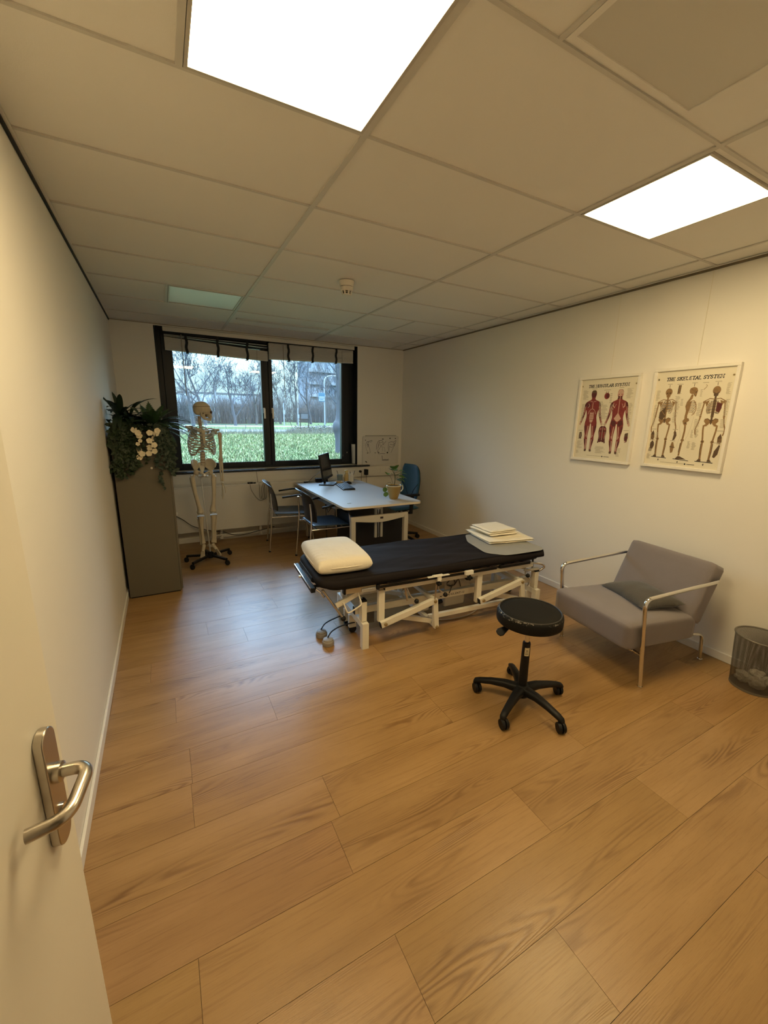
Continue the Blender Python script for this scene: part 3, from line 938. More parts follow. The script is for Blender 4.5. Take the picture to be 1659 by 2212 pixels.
# end rail
b = MB(); b.bar((-1.012, .04, .492), (-1.012, .56, .492), .030, .034); er = b.build('end_rail', BLACKP, couch, bevel=.003)
b = MB(); b.bar((-1.029, .05, .506), (-1.029, .55, .506), .004, .008); b.build('chrome_strip', CHROME, er)
b = MB(); b.lathe([(0,0),(.010,0),(.010,.014),(.006,.02),(0,.02)], axis=(-1,0,0), c=(-1.028,.33,.488), seg=14); b.build('rail_screw', CHROME, er)
for v_ in (.12, .48):
    b = MB(); b.bar((-1.0, v_, .49), (-.92, v_, .482), .02, .012); b.build('rail_bracket', BLACKM, er)
# head section frame (tan) and links
b = MB(); b.box(-.80, -.50, -.005, .03, .448, .484); b.box(-.80, -.50, .53, .565, .448, .484); b.box(-.80, -.765, .03, .53, .448, .484)
b.build('head_frame', TANM, couch, bevel=.002)
b = MB(); b.box(-.815, -.800, -.006, .031, .446, .486); b.build('end_cap', BLACKP, couch, bevel=.002)
b = MB(); b.bar((-.86, .03, .36), (-.66, .03, .445), .02, .036, up=(0,0,1)); b.build('tilt_link', WHITEM, couch, bevel=.002)
b = MB(); b.tube(fillet([(-.815,.01,.385),(-.785,.0,.300),(-.685,-.01,.355),(-.705,.02,.44)], .022, 5), .0055, 10); b.build('release_handle', WHITEM, couch)
b = MB(); b.tube([(-.945,.06,.478),(-.885,.05,.38),(-.815,.03,.27)], .008, 10); hd = b.build('head_lever', STEEL, couch)
b = MB(); b.ball((-.808,.028,.256), .019); b.build('ball_knob', BLACKP, hd)
b = MB(); b.tube(fillet([(-.985,.10,.478),(-.955,.09,.455),(-.925,.09,.405),(-.915,.12,.40)], .02, 4), .006, 8); h2 = b.build('head_hook', CHROME, couch)
b = MB(); b.ball((-.992,.10,.482), .016); b.build('ball_knob', BLACKP, h2)
b = MB(); b.bar((-.70,.09,.42), (-.64,.05,.33), .010, .012); b.build('chrome_link', CHROME, couch)

# upper frame rails front and rear with black accessory rails
for v0, s in ((0, 1), (.535, -1)):
    b = MB(); b.box(-.505, .86, v0, v0+.036, .420, .460); r_ = b.build('frame_rail', WHITEM, couch, bevel=.003)
    b = MB(); b.box(-.509, -.504, v0+.002, v0+.034, .422, .458); b.build('end_cap', BLACKP, r_, bevel=.001)
for x0, x1 in ((-.565, .455), (.485, .80)):
    b = MB(); b.box(x0, x1, -.028, -.012, .462, .490); r_ = b.build('accessory_rail', BLACKP, couch, bevel=.002)
    b = MB(); b.box(x0+.006, x1-.006, -.0295, -.0275, .485, .4905); b.build('chrome_strip', CHROME, r_)
    for k in range(3):
        xx = x0 + .06 + (x1-x0-.12)*k/2
        b = MB(); b.box(xx-.015, xx+.015, -.012, .01, .459, .480); b.build('rail_spacer', BLACKM, r_, smooth=False)
b = MB(); b.box(-.690, -.585, -.022, -.004, .448, .474); b.build('aluminium_slider', mat('bluish_aluminium', (.62,.68,.74), .25, .8), couch, bevel=.002)
b = MB(); b.box(-.580, -.562, -.030, -.004, .455, .490); b.build('slider_stop', BLACKP, couch, bevel=.002)
for q_ in ((.815, .86), (-.40, -.36), (.30, .34)):
    b = MB(); b.box(*q_, .036, .535, .425, .455); b.build('frame_cross_member', WHITEM, couch, bevel=.003)
for q_ in (.16, .38):
    b = MB(); b.box(-.55, .83, q_, q_+.025, .40, .43); b.build('inner_rail', WHITEM, couch, bevel=.003)
# uprights, scissor arms, links, bolts: front and rear sets
def bolt(p, s, par):
    b = MB(); b.lathe([(.0,0),(.014,0),(.013,.006),(.007,.010),(0,.011)], axis=(0,s,0), c=p, seg=14); b.build('bolt', BRASS, par)
for v0, s in ((.0, -1), (.545, 1)):
    for ux in (-.530, .318):
        b = MB(); b.box(ux-.024, ux+.024, v0, v0+.034, .190, .430); b.build('upright', WHITEM, couch, bevel=.003)
    vo = v0 - .004 if s < 0 else v0 + .038
    for (a, c_, d, capx) in (((-.535, .178), (-.105, .290), (-.082, .075), -.535), ((.318, .212), (.728, .316), (.765, .110), .318)):
        yy = vo - .016 if s < 0 else vo + .016
        b = MB(); b.bar((a[0]-.01, yy, a[1]), (c_[0]+.012, yy, c_[1]+.004), .032, .046); arm = b.build('scissor_arm', WHITEM, couch, bevel=.003)
        dd = (Vector((c_[0], 0, c_[1])) - Vector((a[0], 0, a[1]))).normalized()
        b = MB(); b.bar((a[0]-.0145, yy, a[1]-.001), (a[0]-.0095, yy, a[1]), .029, .042); b.build('end_cap', BLACKP, arm)
        y2 = yy + (.034 if s < 0 else -.034)
        b = MB(); b.bar((c_[0], yy - s*.0, c_[1]+.012), (d[0], yy, d[1]-.012), .040, .030, up=(0,1,0))
        lk = b.build('link_arm', WHITEM, couch, bevel=.003)
        sd = yy - .0165 if s < 0 else yy + .0165
        bolt((a[0]+.022, sd, a[1]+.006), s, arm); bolt((c_[0]-.002, sd, c_[1]), s, arm)
        bolt((d[0]-.002, sd, d[1]), s, lk)
        y3 = yy + (.045 if s < 0 else -.045)
        b = MB(); b.bar((a[0]+.14, y3, a[1]+.020), (d[0]-.02, y3, d[1]+.03), .030, .038); b.build('lower_arm', WHITEM, couch, bevel=.003)
    b = MB(); b.box(-.09, .80, v0+.07 if s < 0 else v0-.10, v0+.10 if s < 0 else v0-.07, .085, .122); b.build('base_rail', WHITEM, couch, bevel=.003)
for u_ in (-.085, .76):
    b = MB(); b.box(u_-.016, u_+.016, -.004, .584, .066, .098); b.build('base_cross_tube', WHITEM, couch, bevel=.002)
for u_, z_ in ((-.105, .29), (.728, .316)):
    b = MB(); b.box(u_-.014, u_+.014, .012, .57, z_-.015, z_+.015); b.build('scissor_cross_tube', WHITEM, couch, bevel=.002)
# long base beam with the lettering
b = MB(); b.box(-.695, .94, .100, .140, .228, .282); beam = b.build('base_beam', WHITEM, couch, bevel=.003)
b = MB(); b.box(-.700, -.6945, .102, .138, .230, .280); b.build('end_cap', BLACKP, beam)
b = MB()
lines, tw = text_strokes('MANULEKT-U', .0135, adv=1.2, serif=False, slant=.1)
for ln_ in lines:
    poly_stroke(b, ln_, .0032, lambda x, y, z: (.070 + x, .0990, .247 + y))
for px_ in [[(-.012,.004),(.006,-.006)], [(-.012,-.004),(.012,.004)]]:
    poly_stroke(b, px_, .004, lambda x, y, z: (.028 + x, .0990, .25 + y))
b.build('lettering', BLACKP, beam, smooth=False, nofix=True)
b = MB(); b.box(-.60, .90, .40, .44, .228, .282); b.build('rear_beam', WHITEM, couch, bevel=.003)
# motor, gearbox and cables under the frame
b = MB(); b.box(.10, .30, .16, .30, .115, .215); mo = b.build('motor', GREYP, couch, bevel=.012)
b = MB(); b.tube([(.10,.20,.155),(.0,.20,.135),(-.03,.20,.13)], .018, 12); b.build('actuator_rod', BLACKM, mo)
b = MB(); b.box(-.09, -.03, .18, .22, .105, .145); b.build('clevis', GREYP, mo, bevel=.004)
b = MB(); b.bar((-.10,.20,.11), (-.25,.20,.30), .03, .035); b.build('lift_arm', WHITEM, mo, bevel=.003)
b = MB(); b.box(.05, .29, .10-.012, .10, .305, .40); b.build('control_box', mat('grey_control_box', (.32,.30,.27), .5), couch, bevel=.004)
b = MB()
b.tube(smooth_path([(.06,.08,.36),(.10,.07,.40),(.135,.075,.36),(.10,.07,.335),(.06,.08,.35),(.12,.07,.34),(.16,.07,.385),(.19,.075,.32)], 5), .004, 6)
b.tube(smooth_path([(.11,.075,.35),(.10,.08,.30),(.095,.09,.27)], 4), .004, 6)
b.build('bundled_cable', CORD, couch)
b = MB(); b.ball((.245,.07,.385), .020); b.build('ball_knob', BLACKP, couch)
# star knobs, levers and white clips on the front rail
def star(u_, v_, z_, r):
    b = MB()
    b.lathe([(0,-.012),(.010,-.012),(.010,0)], c=(u_, v_, z_), seg=10)
    n = 30
    pr_ = [(r*(1+.12*math.cos(6*2*PI*k/n))*math.cos(2*PI*k/n), r*(1+.12*math.cos(6*2*PI*k/n))*math.sin(2*PI*k/n)) for k in range(n)]
    b.prism(pr_, 0, .014, o=(u_, v_, z_))
    b.lathe([(0,.014),(.006,.014),(.006,.035),(0,.035)], c=(u_, v_, z_), seg=10)
    return b.build('star_knob', BLACKP, couch, bevel=.003)
star(-.088, -.040, .424, .021); star(.188, -.040, .428, .021)
b = MB(); b.box(-.185, -.002, -.050, -.028, .488, .494); b.box(-.145, -.06, -.048, -.030, .494, .502); b.box(-.10, -.07, -.046, -.0295, .45, .488); b.build('white_clip', mat('bright_white_plastic', (.85,.84,.78), .35), couch, bevel=.0015)
b = MB(); b.box(.142, .212, -.052, -.0296, .464, .496); b.build('white_clip', mat('bright_white_plastic', (.85,.84,.78), .35), couch, bevel=.0015)
b = MB(); b.tube([(-.108,-.038,.43),(-.112,-.035,.33),(-.115,-.030,.30)], .006, 8); b.build('lever_rod', STEEL, couch)
for pts, kp in (([(-.075,-.03,.425),(-.082,-.03,.385),(-.04,-.035,.345)], (-.024,-.036,.330)), ([(-.335,-.004,.42),(-.31,-.02,.36),(-.285,-.03,.335)], (-.268,-.034,.318)), ([(.775,-.0,.42),(.79,-.01,.38)], (.800,-.012,.352))):
    b = MB(); b.tube(smooth_path(pts, 4), .0045, 8); l_ = b.build('lever_rod', STEEL, couch)
    b = MB(); b.ball(kp, .018); b.build('ball_knob', BLACKP, l_)
b = MB(); b.tube([(-.34,.02,.42),(-.315,.02,.31)], .008, 8); b.build('strut_rod', STEEL, couch)
# T-shaped feet with posts and wheel units
for u_, lab in ((-.652, 'L'), (.945, 'R')):
    b = MB()
    b.box(u_-.024, u_+.024, -.002, .046, .0005, .196); b.box(u_-.0245, u_+.0245, -.0025, -.0018, .094, .097)
    f1 = b.build('foot_leg', WHITEM, couch, bevel=.004)
    b = MB(); b.box(u_-.024, u_+.024, .545, .593, .0005, .196); b.build('foot_leg', WHITEM, couch, bevel=.004)
    b = MB(); b.box(u_-.023, u_+.023, .047, .544, .152, .200); b.build('foot_cross_bar', WHITEM, couch, bevel=.003)
    for v_ in (.028, .46):
        b = MB(); b.box(u_-.020, u_+.020, v_, v_+.055, .201, .352); p_ = b.build('post', WHITEM, couch, bevel=.003)
        b = MB(); b.box(u_-.021, u_+.021, v_-.001, v_+.056, .350, .364); b.build('end_cap', BLACKP, p_, bevel=.003)
    for v_ in (.25, .36) if lab == 'L' else (.10, .40):
        b = MB(); b.box(u_-.035, u_+.022, v_, v_+.035, .045, .150); wu = b.build('wheel_bracket', WHITEM, couch, bevel=.004)
        b = MB(); b.lathe([(0,0),(.030,0),(.030,.028),(0,.028)], axis=(0,1,0), c=(u_+.055 if lab == 'R' else u_-.005, v_+.003, .0305), seg=20); b.build('wheel', BLACKP, wu, bevel=.003)
b = MB(); b.box(-.585, -.50, .20, .30, .08, .19); b.build('switch_box', mat('dark_grey_box', (.10,.11,.11), .5), couch, bevel=.006)
# chrome handles at the foot end
b = MB(); b.tube([(.78,.05,.405),(.90,.05,.372)], .012, 12); b.tube([(.80,.02,.42),(.80,.02,.34)], .006, 8); b.tube(smooth_path([(.83,.02,.33),(.86,.02,.29),(.845,.02,.24)], 4), .007, 8); b.build('foot_hand_bar', CHROME, couch)
b = MB(); b.box(.82, .965, .03, .065, .366, .384); b.build('foot_cover', WHITEM, couch, bevel=.003)
b = MB(); b.tube(fillet([(.90,.06,.43),(.985,.02,.42),(1.03,.03,.385),(.965,.06,.33)], .03, 5), .009, 10); b.build('foot_handle', CHROME, couch)
b = MB(); b.tube([(.92,.07,.465),(.925,.07,.35)], .008, 8); b.build('foot_strut', BLACKM, couch)
# foot switches: two round buttons on flexible hoses
BUT = mat('taupe_rubber', (.30,.28,.26), .6, var=.05)
for (u_, v_), (a, b_) in (((-.895, .290), (-.64, .42)), ((-.882, .158), (-.62, .27))):
    b = MB(); b.lathe([(0,.0008),(.041,.0008),(.043,.010),(.043,.030),(.038,.036)], c=(u_, v_, 0), seg=28); fs = b.build('foot_switch', BUT, couch, bevel=.002)
    b = MB(); b.lathe([(.036,.036),(.036,.046),(.030,.050),(0,.051)], c=(u_, v_, 0), seg=28); b.build('switch_button', mat('grey_rubber_button', (.34,.33,.32), .55), fs)
    b = MB(); b.tube(smooth_path([(u_+.0,v_+.01,.052),(u_+.04,v_+.03,.085),(u_+.12,v_+.06,.095),(a-.03,b_-.02,.085),(a+.03,b_+.02,.05)], 5), .005, 8); b.build('hose', CORD, fs)
# cable lying on the floor under the couch
b = MB(); b.tube(smooth_path([(.02,.20,.006),(.12,.15,.0055),(.28,.14,.0055),(.40,.17,.0055),(.475,.215,.0055),(.50,.27,.02),(.49,.30,.09),(.47,.30,.14)], 6), .0048, 8)
b.build('mains_cable', mat('beige_grey_cable', (.40,.34,.27), .5), couch)

# ------------------------------------------------------------------ pillow, paper sheet, folded linen
CREAM = mat('cream_cotton', (.83,.77,.64), .85, spec=.2, var=.05, vscale=8, bump=.25, bscale=30, sheen=.15)
pc = cl(-.770, .335, .5665)
t = empty('pillow', pc, rz=cz - .02, label='thick cream pillow on the head end of the black treatment couch', cat='pillow')
b = MB()
hu, hv = .203, .295
N_ = 34
def pill(top):
    def fn(u, v):
        a, c_ = math.sin(PI*(u-.5)), math.sin(PI*(v-.5))
        # rounded outline
        s_ = 1 - .055*(abs(a)**4)*(abs(c_)**4)*2
        x, y = a*hu*(1-.05*(c_*c_)), c_*hv*(1-.045*(a*a))
        edge = max(0, 1-abs(a)**12)**.42 * max(0, 1-abs(c_)**14)**.42
        h = .058*edge*(1 - .05*a*a - .07*c_*c_) + (.012*(1-a*a)*(1-c_*c_) if top else 0)
        w_ = noise.noise(Vector((x*9, y*9, 2 if top else 7)))*.0035*edge
        pk = .0
        if abs(c_) < .96 and a < -.55:
            pk = .0035*math.sin(c_*34 + 2*noise.noise(Vector((c_*7, 1, 0))))*min(1, (-a-.55)/.3)*edge
        z = .058 + (h + w_ + pk if top else -min(h*.98, .0555))
        return (x, y, z)
    return fn
b.grid(pill(True), N_, N_); b.grid(pill(False), N_, N_)
bmesh.ops.remove_doubles(b.bm, verts=b.bm.verts[:], dist=.0012)
pil = b.build('cover', CREAM, t, angle=80, subd=1)
# seam piping round the pillow and the pucker line of the zipped end
b = MB()
pts = []
for k in range(64):
    a = 2*PI*k/64
    c_, s_ = math.cos(a), math.sin(a)
    n_ = 5.0
    rr = (abs(c_)**n_ + abs(s_)**n_)**(-1/n_)
    a_, q_ = c_*rr, s_*rr
    pts.append((a_*hu*(1-.05*q_*q_)*1.004, q_*hv*(1-.045*a_*a_)*1.004, .058 + .0015*math.sin(k*2.7)))
b.tube(pts + [pts[0]], .0032, 6); b.build('seam_piping', CREAM, t)

GSHEET = mat('grey_paper_sheet', (.30,.30,.285), .7, spec=.3, var=.06, vscale=9)
def outline_patch(b, poly, zf, th, n_in=10, rad=None):
    P = [Vector(p) for p in poly]
    n = len(P)
    ln = [(P[(i+1) % n]-P[i]).length for i in range(n)]
    tot = sum(ln); M_ = 96; ring = []
    for k in range(M_):
        s = tot*k/M_; i = 0
        while s > ln[i]: s -= ln[i]; i += 1
        ring.append(P[i].lerp(P[(i+1) % n], s/ln[i]))
    for _ in range(2 if rad is None else rad):
        ring = [(ring[k-1] + ring[k]*2 + ring[(k+1) % M_])/4 for k in range(M_)]
    cen = sum(ring, Vector((0,0)))/M_
    top, bot = [], []
    for j in range(n_in):
        s = 1 - j/n_in
        top.append([b.v((*(cen + (p-cen)*s), zf(*(cen + (p-cen)*s)) + th*(1 if j else .85))) for p in ring])
        bot.append([b.v((*(cen + (p-cen)*s), zf(*(cen + (p-cen)*s)))) for p in ring])
    for L_ in (top, bot):
        for A, B in zip(L_[:-1], L_[1:]):
            for k in range(M_): b.f([A[k], A[(k+1) % M_], B[(k+1) % M_], B[k]])
        b.f(L_[-1])
    for k in range(M_): b.f([top[0][k], top[0][(k+1) % M_], bot[0][(k+1) % M_], bot[0][k]])
t = empty('paper_cover_sheet', cl(.72, .25, .5715), rz=cz, label='grey curved cover sheet spread over the foot end of the couch', cat='sheet')
b = MB()
poly = [(-.155,.325),(-.27,.13),(-.315,-.185),(-.20,-.285),(-.08,-.292),(.16,-.296),(.225,-.27),(.235,-.20),(.235,-.10),(.245,.05),(.25,.25),(.21,.33)]
outline_patch(b, poly, lambda x, y: .0012*math.sin(x*15)+.0012, .0015, rad=3)
b.build('sheet', GSHEET, t, angle=50)
LINEN = mat('cream_linen', (.84,.79,.66), .85, spec=.2, var=.05, vscale=10, bump=.2, bscale=60, sheen=.1)
def folded(name, o, rz_, w, d, layers, th, label, seed, group=None):
    t = empty(name, o, rz=rz_, label=label, cat='linen', group=group)
    rnd = random.Random(seed)
    z = 0
    for k in range(layers):
        b = MB()
        sx, sy = rnd.uniform(-.008,.008), rnd.uniform(-.008,.008)
        ww, dd = w*(1-.02*k) + rnd.uniform(-.012,.012), d*(1-.02*k) + rnd.uniform(-.012,.012)
        nx, ny = 22, 18
        zz = z
        def fn(u, v, up, zz=zz, sx=sx, sy=sy, ww=ww, dd=dd, k=k):
            x, y = (u-.5)*ww + sx, (v-.5)*dd + sy
            e_ = min(1, (1-abs(2*u-1))*9)*min(1, (1-abs(2*v-1))*9)
            e_ = max(0, e_)**.5
            wv = noise.noise(Vector((x*8, y*8, k+seed)))*.004 + noise.noise(Vector((x*22, y*14, k*2+seed)))*.0012
            x += noise.noise(Vector((y*9, k, seed)))*.006; y += noise.noise(Vector((x*9, k+5, seed)))*.006
            zc = zz + th/2 + (max(wv, -.004)+.004 if k else max(wv,-.003)+.003)
            return (x, y, zc + (th/2*e_ if up else -th/2*e_*.9))
        b.grid(lambda u, v: fn(u, v, True), nx, ny); b.grid(lambda u, v: fn(u, v, False), nx, ny)
        bmesh.ops.remove_doubles(b.bm, verts=b.bm.verts[:], dist=.0008)
        b.build('fold', LINEN, t, angle=75)
        z += th*.96
    return t
folded('folded_sheet', cl(.83, .415, .5745), cz - .12, .46, .43, 2, .013, 'large flat folded cream sheet on the grey cover of the couch', 4, 'folded cream linen')
folded('folded_towel', cl(.805, .475, .611), cz + .02, .32, .31, 3, .015, 'smaller folded cream cloth lying on the larger folded sheet', 9, 'folded cream linen')

# ------------------------------------------------------------------ round stool
t = empty('stool', (1.722, 1.462, 0), rz=0, label='round black swivel stool on five castors in front of the couch', cat='stool')
def leather_worn():
    m, nt, b_ = nt_new('worn_black_leatherette')
    N, L = nt.nodes, nt.links
    tc = N.new('ShaderNodeTexCoord'); sp = N.new('ShaderNodeSeparateXYZ'); L.new(tc.outputs['Object'], sp.inputs[0])
    def M2(op, a, c=None):
        q = N.new('ShaderNodeMath'); q.operation = op
        for i, s in enumerate((a, c)):
            if s is None: continue
            if isinstance(s, (int, float)): q.inputs[i].default_value = s
            else: L.new(s, q.inputs[i])
        return q.outputs[0]
    rr = M2('SQRT', M2('ADD', M2('MULTIPLY', sp.outputs[0], sp.outputs[0]), M2('MULTIPLY', sp.outputs[1], sp.outputs[1])))
    band = M2('MULTIPLY', M2('GREATER_THAN', rr, .167), M2('GREATER_THAN', sp.outputs[2], .575))
    nz = N.new('ShaderNodeTexNoise'); nz.inputs['Scale'].default_value = 42; nz.inputs['Detail'].default_value = 6; nz.inputs['Roughness'].default_value = .7
    mp = N.new('ShaderNodeMapping'); mp.inputs['Scale'].default_value = (1,1,2.5); L.new(tc.outputs['Object'], mp.inputs['Vector']); L.new(mp.outputs['Vector'], nz.inputs['Vector'])
    n2 = N.new('ShaderNodeTexNoise'); n2.inputs['Scale'].default_value = 7; L.new(tc.outputs['Object'], n2.inputs['Vector'])
    th = M2('MULTIPLY', M2('GREATER_THAN', M2('ADD', nz.outputs['Fac'], M2('MULTIPLY', n2.outputs['Fac'], .35)), .775), band)
    mx = N.new('ShaderNodeMix'); mx.data_type = 'RGBA'; L.new(th, mx.inputs[0])
    mx.inputs[6].default_value = (.0085,.008,.007,1); mx.inputs[7].default_value = (.26,.23,.19,1)
    L.new(mx.outputs[2], b_.inputs['Base Color'])
    b_.inputs['Roughness'].default_value = .6; b_.inputs['Specular IOR Level'].default_value = .15
    bp = N.new('ShaderNodeBump'); bp.inputs['Strength'].default_value = .1; bp.inputs['Distance'].default_value = .002
    n3 = N.new('ShaderNodeTexNoise'); n3.inputs['Scale'].default_value = 400; L.new(tc.outputs['Object'], n3.inputs['Vector'])
    L.new(n3.outputs['Fac'], bp.inputs['Height']); L.new(bp.outputs['Normal'], b_.inputs['Normal'])
    return m
SEATZ = .590
b = MB()
r = .178
b.lathe([(0,.520),(r-.01,.520),(r-.002,.524),(r,.535),(r,.568),(r-.003,.580),(r-.010,.588),(r-.016,.589),(r-.018,.586),(r-.024,.588),(r-.06,.591),(0,.593)], seg=64)
st = b.build('seat', leather_worn(), t, angle=60)
b = MB(); b.lathe([(r-.0105,.5885),(r-.013,.5915),(r-.0155,.5885)], seg=64, caps=False); b.build('piping', MATS.get('worn_piping') or mat('worn_piping', (.05,.045,.04), .5, var=.8, vscale=60), st)
b = MB(); b.lathe([(.09,.508),(.11,.5195)], seg=32); b.box(-.06,.06,-.03,.03,.496,.508); mech = b.build('seat_plate', BLACKM, t)
b = MB(); b.tube([(0,0,.502),(-.085,.035,.500),(-.112,.046,.492)], .004, 8); lv = b.build('height_lever', BLACKM, t)
b = MB()
Ql = Vector((1,0,0)).rotation_difference(Vector((-.86,.10,-.40)).normalized()).to_matrix()
b.prism([(0,-.011),(.058,-.024),(.074,-.018),(.080,0),(.074,.018),(.058,.024),(0,.011)], -.006, .006, Q=Ql, o=(-.108,.044,.492)); b.build('lever_paddle', BLACKP, lv, bevel=.004)
b = MB(); b.tube([(.09,-.09,.514),(.115,-.11,.505)], .004, 8); b.ball((.117,-.113,.503), .008); b.build('tension_knob', CHROME, t)
b = MB(); b.lathe([(.0125,.39),(.0125,.503)], seg=24); b.build('gas_piston', CHROME, t)
b = MB(); b.lathe([(.012,.394),(.020,.392),(.022,.384),(.022,.375),(.0255,.10),(.0255,.075)], seg=28); cy = b.build('column', BLACKP, t)
b = MB()
for k in range(9):
    a = R(205 + 7.5*k)
    a2 = R(205 + 7.5*(k+1))
    rr = .0231
    b.f([b.v((rr*math.cos(a), rr*math.sin(a), .315)), b.v((rr*math.cos(a2), rr*math.sin(a2), .315)), b.v((rr*math.cos(a2), rr*math.sin(a2), .366)), b.v((rr*math.cos(a), rr*math.sin(a), .366))])
b.mi = 1
for z0, z1, a0, n_ in ((.346,.350,222,4), (.326,.329,213,6), (.336,.3385,217,5)):
    for k in range(n_):
        a, a2, rr = R(a0+7.5*k), R(a0+7.5*(k+1)), .0234
        b.f([b.v((rr*math.cos(a), rr*math.sin(a), z0)), b.v((rr*math.cos(a2), rr*math.sin(a2), z0)), b.v((rr*math.cos(a2), rr*math.sin(a2), z1)), b.v((rr*math.cos(a), rr*math.sin(a), z1))])
b.build('sticker', [mat('cream_sticker', (.72,.66,.45), .4), BLACKP], cy, nofix=True)
LEGS = (203, 273, 347, 58, 129)
b = MB(); b.lathe([(.030,.045),(.042,.055),(.044,.095),(.034,.118),(.026,.122)], seg=28); b.build('hub', BLACKP, t, bevel=.002)
def castor(parent, p, yaw, r=.025, m=BLACKP):
    c_, s_ = math.cos(yaw), math.sin(yaw)
    b = MB(); b.lathe([(.006,0),(.006,.03)], c=(p[0], p[1], p[2]), seg=10)
    q = Vector((p[0] + .012*c_, p[1] + .012*s_, r))
    ax = Vector((-s_, c_, 0))
    # hood
    b.lathe([(0,-.020),(r*.98,-.020),(r*1.06,-.014),(r*1.06,-.004),(r*.5,-.003)], axis=ax, c=q+Vector((0,0,.004)), seg=20)
    b.lathe([(r*.5,.003),(r*1.06,.004),(r*1.06,.014),(r*.98,.020),(0,.020)], axis=ax, c=q+Vector((0,0,.004)), seg=20)
    cs = b.build('castor', m, parent, angle=50)
    b = MB(); b.lathe([(0,-.017),(r,-.017),(r,-.004),(r*.4,-.003),(r*.4,.003),(r,.004),(r,.017),(0,.017)], axis=ax, c=q, seg=20)
    b.build('wheel', m, cs, angle=50)
    return cs
for k, a in enumerate(LEGS):
    c_, s_ = math.cos(R(a)), math.sin(R(a))
    def P(rr, z): return Vector((rr*c_, rr*s_, z))
    sd = Vector((-s_, c_, 0))
    b = MB()
    secs = [(.030, .092, .030, .050), (.10, .098, .024, .042), (.18, .090, .020, .034), (.245, .077, .018, .030), (.272, .068, .016, .026), (.280, .060, .012, .016)]
    rings = []
    for rr, z, hw_, hh_ in secs:
        ring = []
        for q in range(12):
            th = 2*PI*q/12
            x_ = math.copysign(abs(math.cos(th))**.6, math.cos(th))*hw_
            z_ = math.copysign(abs(math.sin(th))**.6, math.sin(th))*hh_/2
            ring.append(b.v(P(rr, z+z_) + sd*x_))
        rings.append(ring)
    for A, B in zip(rings[:-1], rings[1:]):
        for q in range(12): b.f([A[q], A[(q+1) % 12], B[(q+1) % 12], B[q]])
    b.f(rings[0]); b.f(rings[-1])
    lg = b.build('leg', BLACKP, t, angle=50)
    castor(lg, P(.262, .052), R(a) + (.9, -.5, 1.4, -.9, 2.2)[k], .0265)

# ------------------------------------------------------------------ armchair
GREYF = mat('mauve_grey_felt', (.210,.185,.190), .95, spec=.15, var=.06, vscale=12, bump=.25, bscale=420, sheen=.3)
CUSH = mat('dark_grey_velvet', (.070,.064,.056), .8, spec=.2, var=.15, vscale=14, bump=.2, bscale=120, sheen=.3)
t = empty('armchair', (2.775, 1.520, 0), rz=R(-7), label='grey upholstered low armchair with chrome tube arms against the right wall', cat='armchair')
def soft_block(b, x0, x1, y0, y1, zf0, zf1, r, nx=16, ny=16, nz=6, puff=.012, seed=0):
    """upholstered block: superellipse-rounded box; zf0/zf1 give bottom and top heights along x"""
    cx, cy = (x0+x1)/2, (y0+y1)/2
    hx_, hy_ = (x1-x0)/2, (y1-y0)/2
    def surf(n):
        d = Vector(n)
        return d
    bm2 = bmesh.new()
    bmesh.ops.create_cube(bm2, size=2)
    bmesh.ops.subdivide_edges(bm2, edges=bm2.edges[:], cuts=13, use_grid_fill=True)
    mp = {}
    for v in bm2.verts:
        x, y, z = v.co
        px_, py_ = cx + x*hx_, cy + y*hy_
        lo, hi = zf0(px_), zf1(px_)
        hz = (hi-lo)/2
        q = Vector((x*hx_, y*hy_, z*hz))
        inn = Vector((max(-hx_+r, min(hx_-r, q.x)), max(-hy_+r, min(hy_-r, q.y)), max(-hz+r, min(hz-r, q.z))))
        dlt = q - inn
        if dlt.length > 1e-6: q = inn + dlt.normalized()*r
        pf = puff*(1-x*x)*(1-y*y)
        if z > .99: q.z += pf
        q.x += noise.noise(Vector((px_*5, py_*5, z+seed)))*.002
        mp[v] = b.v((cx+q.x, cy+q.y, (lo+hi)/2 + q.z))
    for f_ in bm2.faces: b.f([mp[v] for v in f_.verts])
    bm2.free()
b = MB()
soft_block(b, -.375, .255, -.302, .302, lambda x: .258 - .05*(x+.375), lambda x: .432 - .055*(x+.375), .026, puff=.012)
se = b.build('seat', GREYF, t, angle=80)
# backrest: built upright then leaned back
b = MB()
soft_block(b, -.06, .06, -.302, .302, lambda x: -.04, lambda x: .375, .026, puff=.0, seed=4)
bk = b.build('backrest', GREYF, t, angle=80, loc=(.245, 0, .375), rot=(0, R(23), 0))
b = MB(); b.box(-.20, .20, -.22, .22, .228, .250); b.build('underframe', BLACKM, t, bevel=.004)
for s in (-1, 1):
    y = .325*s
    b = MB()
    b.tube(fillet([(-.235, y, .0075), (-.315, y, .598), (.33, y, .628), (.38, y-.03*s, .615)], .055, 8), .0125, 16)
    ar = b.build('arm_tube', CHROME, t)
    b = MB(); b.lathe([(0,.0006),(.015,.0006),(.015,.008),(0,.008)], c=(-.235,y,0), seg=18); b.build('foot_glide', CHROME, ar)
    b = MB(); b.tube([(-.262, y, .22), (-.255, .26*s, .222)], .009, 10); b.build('cross_stub', CHROME, t)
    b = MB(); b.tube(fillet([(.30, .25*s, .225),(.43, .25*s, .20),(.455, .25*s, .008)], .05, 6), .0115, 14); lg = b.build('rear_leg', CHROME, t)
    b = MB(); b.lathe([(0,.0006),(.016,.0006),(.016,.008),(0,.008)], c=(.455,.25*s,0), seg=18); b.build('foot_glide', CHROME, lg)
b = MB(); b.tube([(-.262, -.26, .222), (-.262, .26, .222)], .009, 10); b.build('cross_tube', CHROME, t)
